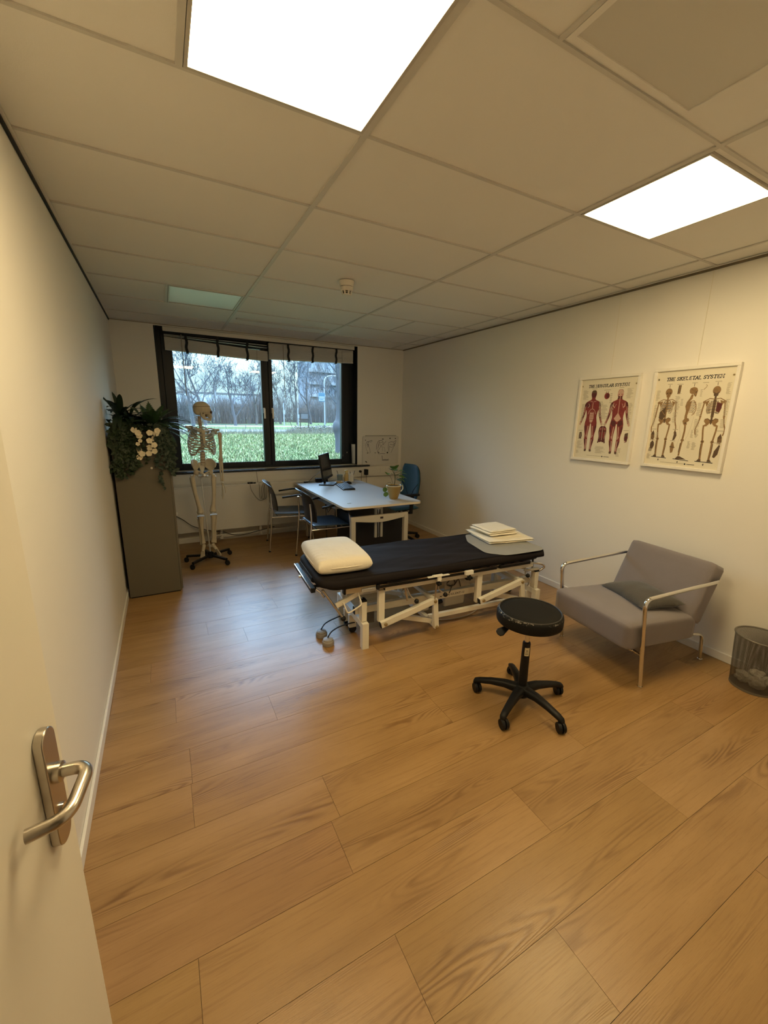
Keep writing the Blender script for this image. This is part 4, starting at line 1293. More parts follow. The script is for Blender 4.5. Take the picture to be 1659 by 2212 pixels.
b = MB(); b.tube([(.30, -.25, .215), (.30, .25, .215)], .009, 10); b.build('cross_tube', CHROME, t)

# cushion lying on the seat
t2 = empty('cushion', (2.865, 1.50, .424), rz=R(66), label='dark grey cushion lying flat on the grey armchair seat', cat='cushion')
t2.rotation_euler = (R(-4), R(3), R(66))
b = MB()
hu, hv = .225, .150
def cus(top):
    def fn(u, v):
        a, c_ = 2*u-1, 2*v-1
        pin = 1 - .08*(1-abs(c_)**2)*abs(a)**2
        x, y = a*hu*(1-.10*(1-c_*c_)*0 - .0), c_*hv
        x *= 1 - .07*(1-abs(c_)); y *= 1 - .09*(1-abs(a))
        h = .060*((1-abs(a)**2.4)*(1-abs(c_)**2.4))**.55
        w_ = noise.noise(Vector((x*11, y*11, 5 if top else 9)))*.004*(h/.05)
        return (x, y, .022 + (h+w_ if top else -min(h, .021)))
    return fn
b.grid(cus(True), 26, 22); b.grid(cus(False), 26, 22)
bmesh.ops.remove_doubles(b.bm, verts=b.bm.verts[:], dist=.001)
b.build('cover', CUSH, t2, angle=80)

# ------------------------------------------------------------------ wire waste bin
def mesh_mat():
    m = bpy.data.materials.new('grey_wire_mesh'); m.use_nodes = True
    nt = m.node_tree; N, L = nt.nodes, nt.links
    b_ = N['Principled BSDF']
    b_.inputs['Base Color'].default_value = (.11,.10,.09,1); b_.inputs['Metallic'].default_value = .5; b_.inputs['Roughness'].default_value = .45
    uv = N.new('ShaderNodeUVMap'); uv.uv_map = 'UVMap'
    sp = N.new('ShaderNodeSeparateXYZ'); L.new(uv.outputs[0], sp.inputs[0])
    outs = []
    for i in (0, 1):
        f_ = N.new('ShaderNodeMath'); f_.operation = 'FRACT'
        s = N.new('ShaderNodeMath'); s.operation = 'MULTIPLY'; s.inputs[1].default_value = 1/.0032
        L.new(sp.outputs[i], s.inputs[0]); L.new(s.outputs[0], f_.inputs[0])
        g = N.new('ShaderNodeMath'); g.operation = 'LESS_THAN'; g.inputs[1].default_value = .36
        L.new(f_.outputs[0], g.inputs[0]); outs.append(g.outputs[0])
    mxm = N.new('ShaderNodeMath'); mxm.operation = 'MAXIMUM'; L.new(outs[0], mxm.inputs[0]); L.new(outs[1], mxm.inputs[1])
    tr = N.new('ShaderNodeBsdfTransparent')
    mx = N.new('ShaderNodeMixShader'); L.new(mxm.outputs[0], mx.inputs[0]); L.new(tr.outputs[0], mx.inputs[1]); L.new(b_.outputs[0], mx.inputs[2])
    L.new(mx.outputs[0], N['Material Output'].inputs['Surface'])
    return m
MESHM = mesh_mat()
BX, BY = 3.152, .905
t = empty('waste_bin', (BX, BY, 0), label='grey wire mesh waste bin by the right wall at the edge of the view', cat='waste bin')
b = MB()
uvl = b.bm.loops.layers.uv.new('UVMap')
r0, r1, hb, ns = .112, .133, .345, 72
for k in range(ns):
    a, a2 = 2*PI*k/ns, 2*PI*(k+1)/ns
    fc = b.f([b.v((r0*math.cos(a), r0*math.sin(a), .012)), b.v((r0*math.cos(a2), r0*math.sin(a2), .012)), b.v((r1*math.cos(a2), r1*math.sin(a2), hb)), b.v((r1*math.cos(a), r1*math.sin(a), hb))])
    for lp, uvv in zip(fc.loops, ((a*.122, 0), (a2*.122, 0), (a2*.122, hb), (a*.122, hb))): lp[uvl].uv = uvv
b.build('mesh_wall', MESHM, t, nofix=True)
WIRE = mat('grey_painted_wire', (.17,.155,.13), .4, .3)
b = MB(); b.tube([(r1*math.cos(2*PI*k/48), r1*math.sin(2*PI*k/48), hb) for k in range(49)], .0055, 10); b.build('rim', WIRE, t)
b = MB(); b.lathe([(0,.004),(r0-.002,.004),(r0+.001,.0015),(r0+.001,.016),(r0-.001,.016),(r0-.002,.007),(0,.007)], seg=48); b.build('base', WIRE, t)
CRUMP = mat('crumpled_paper', (.55,.52,.45), .8, var=.1, vscale=20)
for k, (x, y, z, s, lb) in enumerate(((-.035,-.03,.055,.044,'crumpled paper low at the front of the waste bin'), (.04,.0,.06,.048,'crumpled paper in the middle of the waste bin'), (-.01,.05,.05,.042,'crumpled paper at the back of the waste bin'), (.045,-.055,.052,.036,'small crumpled paper at the right of the waste bin'))):
    t = empty('crumpled_paper', (BX+x, BY+y, z), rz=k*1.3, label=lb, cat='paper', group='crumpled papers in the waste bin')
    b = MB()
    bm2 = bmesh.new(); bmesh.ops.create_icosphere(bm2, subdivisions=3, radius=1)
    mp = {}
    for v in bm2.verts:
        n1 = noise.noise(v.co*1.7 + Vector((k*3,0,0))); n2 = abs(noise.noise(v.co*4 + Vector((0,k*3,0))))
        rr = s*(1 + .35*n1 - .35*n2)
        mp[v] = b.v((v.co.x*rr, v.co.y*rr*1.1, v.co.z*rr*.85))
    for f_ in bm2.faces: b.f([mp[v] for v in f_.verts])
    bm2.free()
    b.build('sheet', CRUMP, t, smooth=False)
# ------------------------------------------------------------------ cabinet and the plants on it
CABM = mat('taupe_cabinet_laminate', (.125,.112,.085), .5, spec=.4, var=.03, vscale=3)
t = empty('cabinet', (-.165, 4.50, 0), label='tall taupe cabinet in the left corner under the plants', cat='cabinet')
b = MB(); b.box(-.215, .195, -.455, .455, .012, 1.375); b.build('body', CABM, t, bevel=.002)
b = MB(); b.box(-.205, .190, -.445, .450, .0006, .0115); b.build('plinth', BLACKP, t, smooth=False)
for y0, y1 in ((-.452, -.002), (.002, .452)):
    b = MB(); b.box(.1955, .213, y0, y1, .03, 1.365); d_ = b.build('door', CABM, t, bevel=.002)
    yy = y1-.04 if y0 < -.1 else y0+.04
    b = MB(); b.box(.2128, .2148, yy-.008, yy+.008, .70, .82); b.build('handle', STEEL, d_, bevel=.001)
b = MB(); b.lathe([(0,0),(.010,0),(.009,.004),(0,.006)], axis=(0,-1,0), c=(.061,-.4555,1.163), seg=16); b.build('keyhole_cap', mat('cream_plastic_cap', (.7,.66,.55), .4), t)
t = empty('planter_box', (-.175, 4.19, 1.3755), label='dark planter box hidden under the foliage on top of the cabinet', cat='planter')
b = MB(); b.box(-.19, .19, -.12, .12, .0, .10); b.build('box', mat('dark_planter', (.03,.03,.028), .6), t, bevel=.004)
b = MB(); b.box(-.18, .18, -.11, .11, .1005, .108); b.build('moss', mat('dark_moss', (.02,.03,.012), .95, bump=.5, bscale=60), t, smooth=False)
PO = Vector((-.175, 4.19, 1.484))

LEAF_D = mat('dark_green_leaf', (.016,.034,.017), .45, spec=.5, var=.3, vscale=14)
LEAF_F = mat('fern_green_leaf', (.030,.072,.026), .5, spec=.4, var=.3, vscale=10)
LEAF_I = mat('ivy_leaf', (.018,.034,.012), .5, spec=.4, var=.45, vscale=18)
LEAF_I2 = mat('grey_green_ivy_leaf', (.026,.044,.028), .5, spec=.4, var=.4, vscale=18)
STEM = mat('dark_green_stem', (.02,.035,.015), .6)
PETAL = mat('cream_petal', (.76,.68,.50), .7, var=.08, vscale=40)

def blade(b, pts, w, fold=.25, wf=lambda t: math.sin(PI*min(1, .08+t*.92))**.7, up=Vector((0,0,1))):
    """leaf blade along pts with a folded midrib"""
    n = len(pts)
    rows = []
    for i, p in enumerate(pts):
        d = (pts[min(n-1, i+1)] - pts[max(0, i-1)]).normalized()
        s = d.cross(up)
        if s.length < .05: s = d.cross(Vector((1,0,0)))
        s.normalize()
        nn = s.cross(d).normalized()
        ww = w*wf(i/(n-1))
        rows.append([b.v(p - s*ww + nn*ww*fold), b.v(p), b.v(p + s*ww + nn*ww*fold)])
    for A, B in zip(rows[:-1], rows[1:]):
        b.f([A[0], A[1], B[1], B[0]]); b.f([A[1], A[2], B[2], B[1]])

def arc(p, d, ln, droop, n=8):
    pts = [Vector(p)]; dd = Vector(d).normalized()
    for k in range(n):
        dd = (dd + Vector((0,0,-droop/n))).normalized()
        pts.append(pts[-1] + dd*(ln/n))
    return pts

# broad dark leaves at the left
t = empty('broadleaf_plant', PO, label='dark broad-leaved plant at the left of the planter on the cabinet', cat='plant', group='artificial plants on the cabinet')
rnd = random.Random(3)
lb = MB(); sb = MB()
o = Vector((-.105, .0, -.06))
for cx_, cy_, hz, n in ((-.115, -.03, .10, 24), (-.055, .03, .09, 14)):
    c = Vector((cx_, cy_, hz))
    sb.tube([(cx_, cy_, .001), c], .008, 8)
    for k in range(n):
        az = 2*PI*k/n*2.39996*n/ (2*PI) if False else k*2.39996
        el = rnd.uniform(.15, 1.15)
        d = Vector((math.cos(az)*math.cos(el), math.sin(az)*math.cos(el)*.7, math.sin(el)))
        if d.x < -.25: d.x *= .32
        ln = rnd.uniform(.18, .30)
        pts = arc(c + Vector((0,0,rnd.uniform(-.06,.03))), d, ln, rnd.uniform(.9, 1.9))
        pts = [Vector((max(p.x, -.208), min(p.y, .30), p.z)) for p in pts]
        blade(lb, pts, rnd.uniform(.017, .027))
    for az, el in ((-2.2,.5),(-1.6,.7),(-1.0,.4),(.3,.6),(-.3,.35)):
        d = Vector((math.cos(az)*math.cos(el), math.sin(az)*math.cos(el), math.sin(el)))
        if d.x < -.25: d.x *= .4
        blade(lb, [Vector((max(p.x,-.208), p.y, p.z)) for p in arc(c, d, .25, 2.4)], .019)
lb.build('leaves', LEAF_D, t, nofix=True); sb.build('stem', STEM, t)

# fern at the right
t = empty('fern', PO, label='green fern arching to the right on the planter above the cabinet', cat='plant', group='artificial plants on the cabinet')
lb, sb = MB(), MB()
c = Vector((.110, -.02, .012))
fr = [(-.75,.50,.30,1.1),(-.2,.45,.33,1.2),(.0,.8,.33,1.35),(-.5,.9,.30,1.3),(.35,.7,.30,1.3),(-1.1,.6,.28,1.4),(-1.5,1.0,.24,1.0),(1.7,1.2,.25,.6),(2.4,1.1,.24,.9),(-1.9,.9,.24,1.2),(.9,1.0,.27,1.0),(-.1,1.1,.27,1.2),(-.9,1.2,.26,1.1),(2.9,.7,.22,1.3),(-2.5,.7,.22,1.4),(-.4,.25,.30,1.3),(-.85,.2,.28,1.6),(.15,.35,.36,1.3),(-1.3,.3,.25,1.8),(1.3,.7,.24,1.2),(2.0,.6,.22,1.2),(-.05,.6,.37,1.5),(-.3,.7,.37,1.7),(.1,.95,.34,1.7)]
for az, el, ln, dr in fr:
    d = Vector((math.cos(az)*math.cos(el), math.sin(az)*math.cos(el)*.75, math.sin(el)))
    if d.x < -.2: d.x *= .6
    pts = arc(c, d, ln, dr, 14)
    sb.tube(pts, .002, 5)
    for i in range(2, len(pts)):
        f_ = i/(len(pts)-1)
        w_ = .052*math.sin(PI*min(1, .12+f_*.86))**.8
        d0 = (pts[i]-pts[i-1]).normalized()
        s = d0.cross(Vector((0,0,1))).normalized()
        for sg in (-1, 1):
            for q in (0, .5):
                p = pts[i-1].lerp(pts[i], q)
                e_ = p + s*sg*w_ + d0*w_*.45 + Vector((0,0,-w_*.22))
                m_ = p.lerp(e_, .5)
                wid = d0*.0065
                lb.f([lb.v(p-wid*.6), lb.v(m_-wid*.8), lb.v(e_), lb.v(m_+wid*.8), lb.v(p+wid*.6)])
lb.build('fronds', LEAF_F, t, smooth=False, nofix=True); sb.build('stalks', STEM, t)

# dense filler leaves between them
t = empty('bushy_plant', PO, label='dark bushy leaves in the middle of the planter behind the white flowers', cat='plant', group='artificial plants on the cabinet')
lb = MB(); rnd = random.Random(8)
for k in range(150):
    c = Vector((rnd.uniform(-.16,.15), rnd.uniform(-.13,.06), rnd.uniform(-.02,.09)))
    az = rnd.uniform(0, 2*PI); el = rnd.uniform(-.4, 1.1)
    d = Vector((math.cos(az)*math.cos(el), math.sin(az)*math.cos(el) - .25, math.sin(el)))
    blade(lb, arc(c, d, rnd.uniform(.06,.12), 1.0, 5), rnd.uniform(.010,.019))
lb.build('leaves', LEAF_D, t, nofix=True)

def ivy_leaf(b, p, d, nrm, s):
    d = d.normalized(); side = d.cross(nrm).normalized()
    sh = [(0,0),(.30,-.18),(.55,.18),(.30,.42),(.38,.72),(0,1.15),(-.38,.72),(-.30,.42),(-.55,.18),(-.30,-.18)]
    c = b.v(p + d*s*.35 + nrm*s*.10)
    vs = [b.v(p + side*(x*s) + d*(y*s)) for x, y in sh]
    for i in range(len(vs)): b.f([c, vs[i], vs[(i+1) % len(vs)]])

def ivy(label, strands, m, seed, dens=1.0):
    t = empty('trailing_ivy', PO, label=label, cat='plant', group='artificial plants on the cabinet')
    rnd = random.Random(seed)
    lb, sb = MB(), MB()
    for x, zend, sway, bush in strands:
        # start in the planter, over the front edge, then down in front of the cabinet
        P = [Vector((x*.85 + .0, -.04, .02)), Vector((x*.95, -.135, .035)), Vector((x, -.175, -.03))]
        z = -.03
        while z > zend + .03:
            z -= .07
            P.append(Vector((x + sway*(z/zend)**1.2 + rnd.uniform(-.024,.024), -.172 + rnd.uniform(-.012,.006), max(z, zend))))
        pts = smooth_path(P, 4)
        sb.tube(pts, .0016, 5)
        for i in range(1, len(pts)):
            for q in range(bush):
                if rnd.random() > dens*.74: continue
                p = pts[i] + Vector((rnd.uniform(-.022,.022)*(bush > 1), rnd.uniform(-.02,.004), rnd.uniform(-.012,.012)))
                d = Vector((rnd.uniform(-1,1), rnd.uniform(-.6,.05), rnd.uniform(-1.0,.35)))
                nn = Vector((rnd.uniform(-.5,.5), -1, rnd.uniform(-.1,.7))).normalized()
                nn = (nn - d.normalized()*nn.dot(d.normalized())).normalized()
                ivy_leaf(lb, p, d, nn, rnd.uniform(.018,.042))
    lb.build('leaves', m, t, smooth=False, nofix=True); sb.build('vines', STEM, t)
ivy('dense dark ivy trailing down the left half of the cabinet face', [(-.185,-.37,.01,3),(-.165,-.33,.0,4),(-.14,-.30,.01,4),(-.115,-.34,.0,4),(-.09,-.35,.01,4),(-.065,-.33,.0,3),(-.04,-.30,.01,3),(-.015,-.22,.0,2),(.015,-.28,.02,1),(-.15,-.36,-.02,3),(-.10,-.25,.0,4),(-.055,-.2,.0,4)], LEAF_I, 5)
ivy('grey green ivy trailing down the right edge of the cabinet face', [(.13,-.16,.01,3),(.155,-.26,.03,4),(.18,-.30,.05,4),(.20,-.33,.045,4),(.215,-.36,.03,3),(.175,-.20,.05,4),(.20,-.22,.05,4),(.16,-.30,-.03,2),(.145,-.50,-.01,1)], LEAF_I2, 6, .9)

# white flowers
t = empty('flowering_plant', PO, label='cream white flowers hanging in front of the planter over the cabinet face', cat='plant', group='artificial plants on the cabinet')
FL = [(-.201,1.485),(-.173,1.464),(-.168,1.438),(-.089,1.464),(-.033,1.481),(-.043,1.455),(-.099,1.398),(-.063,1.415),(-.064,1.362),(-.101,1.341),(-.11,1.292),(-.065,1.309),(-.181,1.316),(-.182,1.263),(-.16,1.289),(-.165,1.399),(-.183,1.373)]
rnd = random.Random(12)
sb = MB()
for i, (x, z) in enumerate(FL):
    p = Vector((x - PO.x, 3.985 - PO.y + rnd.uniform(-.01,.02), z - PO.z))
    b = MB()
    nrm = Vector((rnd.uniform(-.4,.4), -1, rnd.uniform(-.1,.5))).normalized()
    Q = Vector((0,0,1)).rotation_difference(nrm).to_matrix()
    a0 = rnd.uniform(0, 6)
    big = .021 if i < 15 else .014
    for k in range(5):
        a = a0 + 2*PI*k/5
        d = Vector((math.cos(a), math.sin(a), .0))
        s_ = Vector((-math.sin(a), math.cos(a), 0))
        vs = [b.v(p + Q @ (d*q*big + s_*w_*big + Vector((0,0,h*big)))) for q, w_, h in ((.05,0,0),(.45,-.52,.12),(.95,-.56,.26),(1.18,-.18,.34),(1.18,.18,.34),(.95,.56,.26),(.45,.52,.12))]
        b.f(vs)
    b.ball(p + Q @ Vector((0,0,.003)), .0035, 8, 5)
    b.build('flower', PETAL, t, smooth=False, nofix=True)
    sb.tube([Vector((p.x*.6, -.10, .03)), p + Vector((0,.02,.03)), p + Vector((0,.004,0))], .0012, 5)
sb.build('stems', STEM, t)

# ------------------------------------------------------------------ anatomical skeleton on its rolling stand
BONE = mat('ivory_bone_plastic', (.56,.50,.38), .5, spec=.4, var=.10, vscale=18, bump=.08, bscale=90)
BONED = mat('hollow_shade_and_seam', (.10,.07,.045), .8)  # dark colour stands in for shade in the hollows; also the cap seam
REDB = mat('reddish_disc', (.30,.17,.12), .6)
SB = Vector((.362, 4.775, 0))
sk = empty('anatomical_skeleton', SB, label='life-size plastic skeleton hanging on a wheeled stand in front of the window', cat='skeleton')
def SM():
    b = MB(); b.M = Matrix.Translation(-SB); return b
def bone(name, pts, rad, parent=sk, m=BONE, seg=12, flat=None):
    b = SM(); b.tube(smooth_path(pts, 4), 0, seg, radii=[Vector((0,0,0)).x + r for r in smooth_r(rad, 4)], flat=flat)
    return b.build(name, m, parent, angle=70)
def smooth_r(r, n):
    return [max(.001, v.x) for v in smooth_path([(q,0,0) for q in r], n)]
# skull in profile, facing right
b = SM()
b.ball((.395,4.85,1.685), .084, 20, 14, sc=(1.03,.80,.90))
b.ball((.352,4.85,1.660), .048, 16, 10, sc=(.85,1.1,.95))
b.ball((.458,4.85,1.668), .040, 16, 10, sc=(.80,1.25,1.0))      # brow
b.ball((.462,4.85,1.625), .034, 16, 10, sc=(.75,1.15,1.15))     # face
b.ball((.475,4.85,1.603), .024, 14, 9, sc=(.75,1.1,.9))         # upper jaw
b.ball((.487,4.85,1.637), .010, 10, 7, sc=(.9,.8,1.6))          # nasal bone
for s in (-1, 1):
    b.tube(smooth_path([(.405,4.85+s*.060,1.634),(.432,4.85+s*.064,1.630),(.462,4.85+s*.050,1.634)], 4), .0065, 8)
    b.ball((.386,4.85+s*.055,1.622), .014, 10, 7, sc=(.8,.7,1.5))
bmesh.ops.recalc_face_normals(b.bm, faces=b.bm.faces[:])
skull = b.build('skull', BONE, sk, angle=80)
rm = skull.modifiers.new('Remesh', 'REMESH'); rm.mode = 'VOXEL'; rm.voxel_size = .0032; rm.use_smooth_shade = True
sm = skull.modifiers.new('Smooth', 'SMOOTH'); sm.iterations = 3; sm.factor = .5
b = SM(); b.ball((.482,4.819,1.648), .0155, 12, 8, sc=(.8,.8,1)); b.build('eye_socket', BONED, skull)
b = SM(); b.ball((.487,4.877,1.648), .0150, 12, 8, sc=(.7,.8,1)); b.build('eye_socket', BONED, skull)
b = SM(); b.ball((.430,4.803,1.610), .013, 12, 8, sc=(.8,.5,1.2)); b.build('temporal_hollow', BONED, skull)
b = SM(); b.ball((.402,4.800,1.634), .009, 12, 8, sc=(1.6,.5,.8)); b.build('temporal_hollow', BONED, skull)
b = SM()
b.tube([(.395 + .0885*math.cos(2*PI*k/40), 4.85 + .069*math.sin(2*PI*k/40), 1.702 + .004*math.cos(2*PI*k/40)) for k in range(41)], .0014, 5)
b.build('cap_seam', BONED, skull)
b = SM()
for s in (-1, 1):
    b.bar((.404,4.85+s*.046,1.628), (.411,4.85+s*.044,1.578), .030, .009, up=(0,1,0))
    b.bar((.411,4.85+s*.043,1.580), (.470,4.85+s*.012,1.568), .009, .024)
b.ball((.470,4.85,1.572), .019, 12, 8, sc=(.75,1.0,.95))
b.build('jawbone', BONE, skull, bevel=.003)
b = SM()
for k in range(9):
    a = R(-70 + 140*k/8)
    b.box(.463+.026*math.cos(a)-.0025, .463+.026*math.cos(a)+.0025, 4.85+.024*math.sin(a)-.003, 4.85+.024*math.sin(a)+.003, 1.584, 1.598)
b.build('teeth', mat('ivory_teeth', (.66,.61,.48), .4), skull, smooth=False)
# spine: vertebrae with discs
def spx(z):
    return Vector((.362 + .012*math.sin((z-1.05)*5.0), 4.885 - .028*math.sin((z-1.08)*6.3) + .0, z))
zs = [1.600 - .0165*k for k in range(7)]
zs += [1.478 - .0205*k for k in range(12)]
zs += [1.218 - .030*k for k in range(5)]
b = SM()
for i in range(len(zs)-1):
    z = (zs[i]+zs[i+1])/2; r = .017 if i < 7 else (.018 if i < 19 else .0255)
    b.lathe([(r,-.0042),(r,.0042)], c=spx(z), seg=12)
spn = b.build('spine', REDB, sk)
for i, z in enumerate(zs):
    r = .019 if i < 7 else (.020 if i < 19 else .028)
    h = .0115 if i < 7 else (.0155 if i < 19 else .0225)
    p = spx(z)
    b = SM()
    b.lathe([(r*.98,-h/2),(r*.86,-h*.2),(r*.86,h*.2),(r*.98,h/2)], c=p, seg=14)
    b.bar(p + Vector((0,r,0)), p + Vector((0,r+.028,-.014)), .006, .010)
    b.bar(p + Vector((-r-.016,r*.6,0)), p + Vector((r+.016,r*.6,0)), .006, .007)
    b.build('vertebra', BONE, spn, angle=50)
# rib cage
ty = R(9)       # the torso is turned slightly
cxr, cyr = .372, 4.865
def tor(x, y, z):
    return Vector((cxr + x*math.cos(ty) - y*math.sin(ty), cyr + x*math.sin(ty) + y*math.cos(ty), z))
b = SM()
b.bar(tor(0,-.090,1.462), tor(0,-.098,1.425), .034, .011, up=(0,-1,0)); b.bar(tor(0,-.098,1.423), tor(0,-.110,1.318), .026, .010, up=(0,-1,0)); b.bar(tor(0,-.110,1.316), tor(0,-.108,1.292), .012, .008, up=(0,-1,0))
rc = b.build('rib_cage', BONE, sk, bevel=.004)
hw = [.062,.088,.105,.116,.123,.127,.129,.129,.125,.118]
for k in range(10):
    z0 = 1.482 - .0235*k
    drop = .030 + .0075*k
    for s in (-1, 1):
        pts = []
        reach = 1.0 if k < 7 else 1.0 - .09*(k-6)
        for q in range(13):
            a = PI*q/12*reach
            x = s*hw[k]*math.sin(a)**.85 + s*.014*(1-q/12)
            y = .045 + .055*math.cos(a) - (.075*(1-math.cos(a))/2)
            zz = z0 + .012*math.sin(a*.8) - drop*(1-math.cos(a))/2*1.55
            if k >= 5 and q > 9: zz += (.020 + .006*(k-5))*(q-9)/3
            pts.append(tor(x, y, zz))
        b = SM(); b.tube(pts, .0042, 8, flat=1.35, radii=[.0054+.0016*math.sin(PI*q/12) for q in range(13)])
        b.build('rib', BONE, rc)
for s in (-1, 1):
    for k in range(3):
        b = SM(); b.tube(smooth_path([tor(s*.012,-.108,1.325-.006*k), tor(s*.045,-.100,1.285-.010*k), tor(s*.085,-.080,1.245-.012*k)], 4), .0042, 7); b.build('costal_cartilage', mat('grey_cartilage', (.34,.30,.25), .6), rc)
# shoulder girdle
for s, sh in ((-1, (.240,4.855,1.492)), (1, (.535,4.845,1.462))):
    b = SM(); b.tube(smooth_path([tor(s*.015,-.085,1.462), tor(s*.07,-.085,1.478), Vector(sh)+Vector((-s*.04,-.02,.008)), Vector(sh)], 4), .0062, 9); b.build('clavicle', BONE, sk)
    b = SM()
    S_ = Vector(sh)
    tri = [S_ + Vector((-s*.012,.012,-.012)), S_ + Vector((-s*.105,.075,.0)), S_ + Vector((-s*.085,.085,-.150)), S_ + Vector((-s*.035,.045,-.075))]
    vs = [b.v(p) for p in tri]; b.f(vs)
    bmesh.ops.solidify(b.bm, geom=b.bm.faces[:], thickness=.007)
    b.bar(S_ + Vector((-s*.10,.085,-.02)), S_ + Vector((s*.0,.01,.006)), .012, .014)
    b.ball(S_ + Vector((s*.002,0,-.002)), .020, 12, 8, sc=(1.1,1,.75)); b.ball(S_ + Vector((-s*.014,.0,-.03)), .018, 12, 8, sc=(.8,.8,1.2)); b.ball(S_ + Vector((-s*.03,-.018,-.012)), .010, 10, 7)
    b.build('shoulder_blade', BONE, sk, bevel=.002)
# the one arm hanging lower at the right
b = SM(); b.ball((.550,4.80,1.418), .0225, 14, 10); b.build('humerus_head', BONE, sk)
bone('humerus', [(.550,4.80,1.412),(.551,4.80,1.35),(.549,4.80,1.26),(.545,4.80,1.18),(.541,4.80,1.142)], [.024,.0175,.0155,.018,.029], flat=1.0)
b = SM(); b.tube([(.522,4.80,1.134),(.563,4.80,1.134)], .0125, 12); b.build('elbow', BONE, sk)
b = SM(); b.tube([(.545,4.80,1.44),(.535,4.84,1.465)], .0015, 6); b.build('hook_wire', STEEL, sk)
bone('radius', [(.551,4.795,1.122),(.553,4.795,1.02),(.550,4.795,.905)], [.0125,.0085,.0105])
bone('ulna', [(.534,4.805,1.128),(.532,4.805,1.01),(.536,4.805,.905)], [.0130,.0085,.0095])
b = SM()
for p, r in (((.540,4.80,.888),.0105),((.549,4.795,.884),.009),((.538,4.795,.874),.009),((.547,4.805,.872),.0095)): b.ball(p, r, 9, 6)
hd = b.build('hand', BONE, sk)
for k, (dx, dy, l_) in enumerate(((.000,-.016,.150),(.003,-.006,.165),(.002,.004,.155),(-.002,.014,.135))):
    p0 = Vector((.543+dx*.5, 4.80+dy*.5, .868))
    p1 = p0 + Vector((dx*.8-.002, dy*.5, -l_*.42)); p2 = p1 + Vector((-.002, dy*.1, -l_*.28)); p3 = p2 + Vector((-.004, 0, -l_*.18)); p4 = p3 + Vector((-.004, 0, -l_*.12))
    b = SM()
    for a, c_ in ((p0,p1),(p1,p2),(p2,p3),(p3,p4)):
        b.tube([a, a.lerp(c_,.5), c_], .004, 7, radii=[.0056,.0040,.0052])
    b.build('finger', BONE, hd)
b = SM(); q0 = Vector((.551,4.785,.872)); q1 = q0 + Vector((.012,-.018,-.04)); q2 = q1 + Vector((.002,-.008,-.03)); q3 = q2 + Vector((-.003,-.003,-.022))
for a, c_ in ((q0,q1),(q1,q2),(q2,q3)): b.tube([a, a.lerp(c_,.5), c_], .004, 7, radii=[.0048,.0034,.0044])
b.build('thumb', BONE, hd)
# pelvis
b = SM()
sac = Vector((.355,4.875,1.075))
def ilium(s, crest, hip):
    """fan-shaped wing from the sacrum over the crest to the hip socket"""
    n = len(crest)
    def fn(u, v):
        i = u*(n-1); k = min(n-2, int(i)); f_ = i-k
        c_ = Vector(crest[k]).lerp(Vector(crest[k+1]), f_)
        base = (sac + Vector((s*.028,-.01,-.01))).lerp(Vector(hip), u)
        m_ = c_.lerp(base, v)
        m_ += Vector((s*.006, .014, 0))*math.sin(PI*v)
        return m_
    b2 = SM()
    b2.grid(fn, 14, 9)
    o = b2.build('hip_bone', BONE, sk, angle=80)
    so = o.modifiers.new('Solidify', 'SOLIDIFY'); so.thickness = .010; so.offset = 0
    ss = o.modifiers.new('Subdivision', 'SUBSURF'); ss.levels = 1; ss.render_levels = 1
    b3 = SM()
    b3.tube(smooth_path(crest, 4), .0068, 8)
    H = Vector(hip)
    b3.ball(H, .027, 14, 10)
    # pubic and sitting bones
    sym = Vector((.365, 4.775, .992))
    b3.tube(smooth_path([H + Vector((-s*.012,-.012,.006)), H.lerp(sym,.5)+Vector((0,-.01,.012)), sym], 4), .0095, 9)
    isc = H + Vector((-s*.018, .030, -.050))
    b3.tube(smooth_path([H + Vector((-s*.006,.016,-.014)), isc, isc.lerp(sym,.55)+Vector((0,0,-.014)), sym + Vector((s*.004,0,-.012))], 4), .010, 9)
    b3.build('pelvic_arch', BONE, o)
ilium(-1, [(.318,4.905,1.118),(.285,4.90,1.140),(.262,4.865,1.142),(.249,4.815,1.118),(.258,4.785,1.085)], (.288,4.815,1.018))
ilium(1, [(.392,4.905,1.128),(.420,4.895,1.147),(.462,4.865,1.140),(.490,4.815,1.100),(.478,4.785,1.065)], (.432,4.815,1.014))
b = SM(); b.prism([(-.040,.06),(.040,.06),(.034,.02),(.018,-.035),(.006,-.065),(-.006,-.065),(-.018,-.035),(-.034,.02)], -.014, .012, Q=Matrix(((1,0,0),(0,0,-1),(0,1,0))), o=(.355,4.885,1.055)); b.build('sacrum', BONE, sk, bevel=.006)
b = SM(); b.lathe([(0,0),(.012,0),(.012,.02),(0,.02)], axis=(0,-1,0), c=(.366,4.785,.985), seg=14); b.build('pelvis_screw', CHROME, sk)
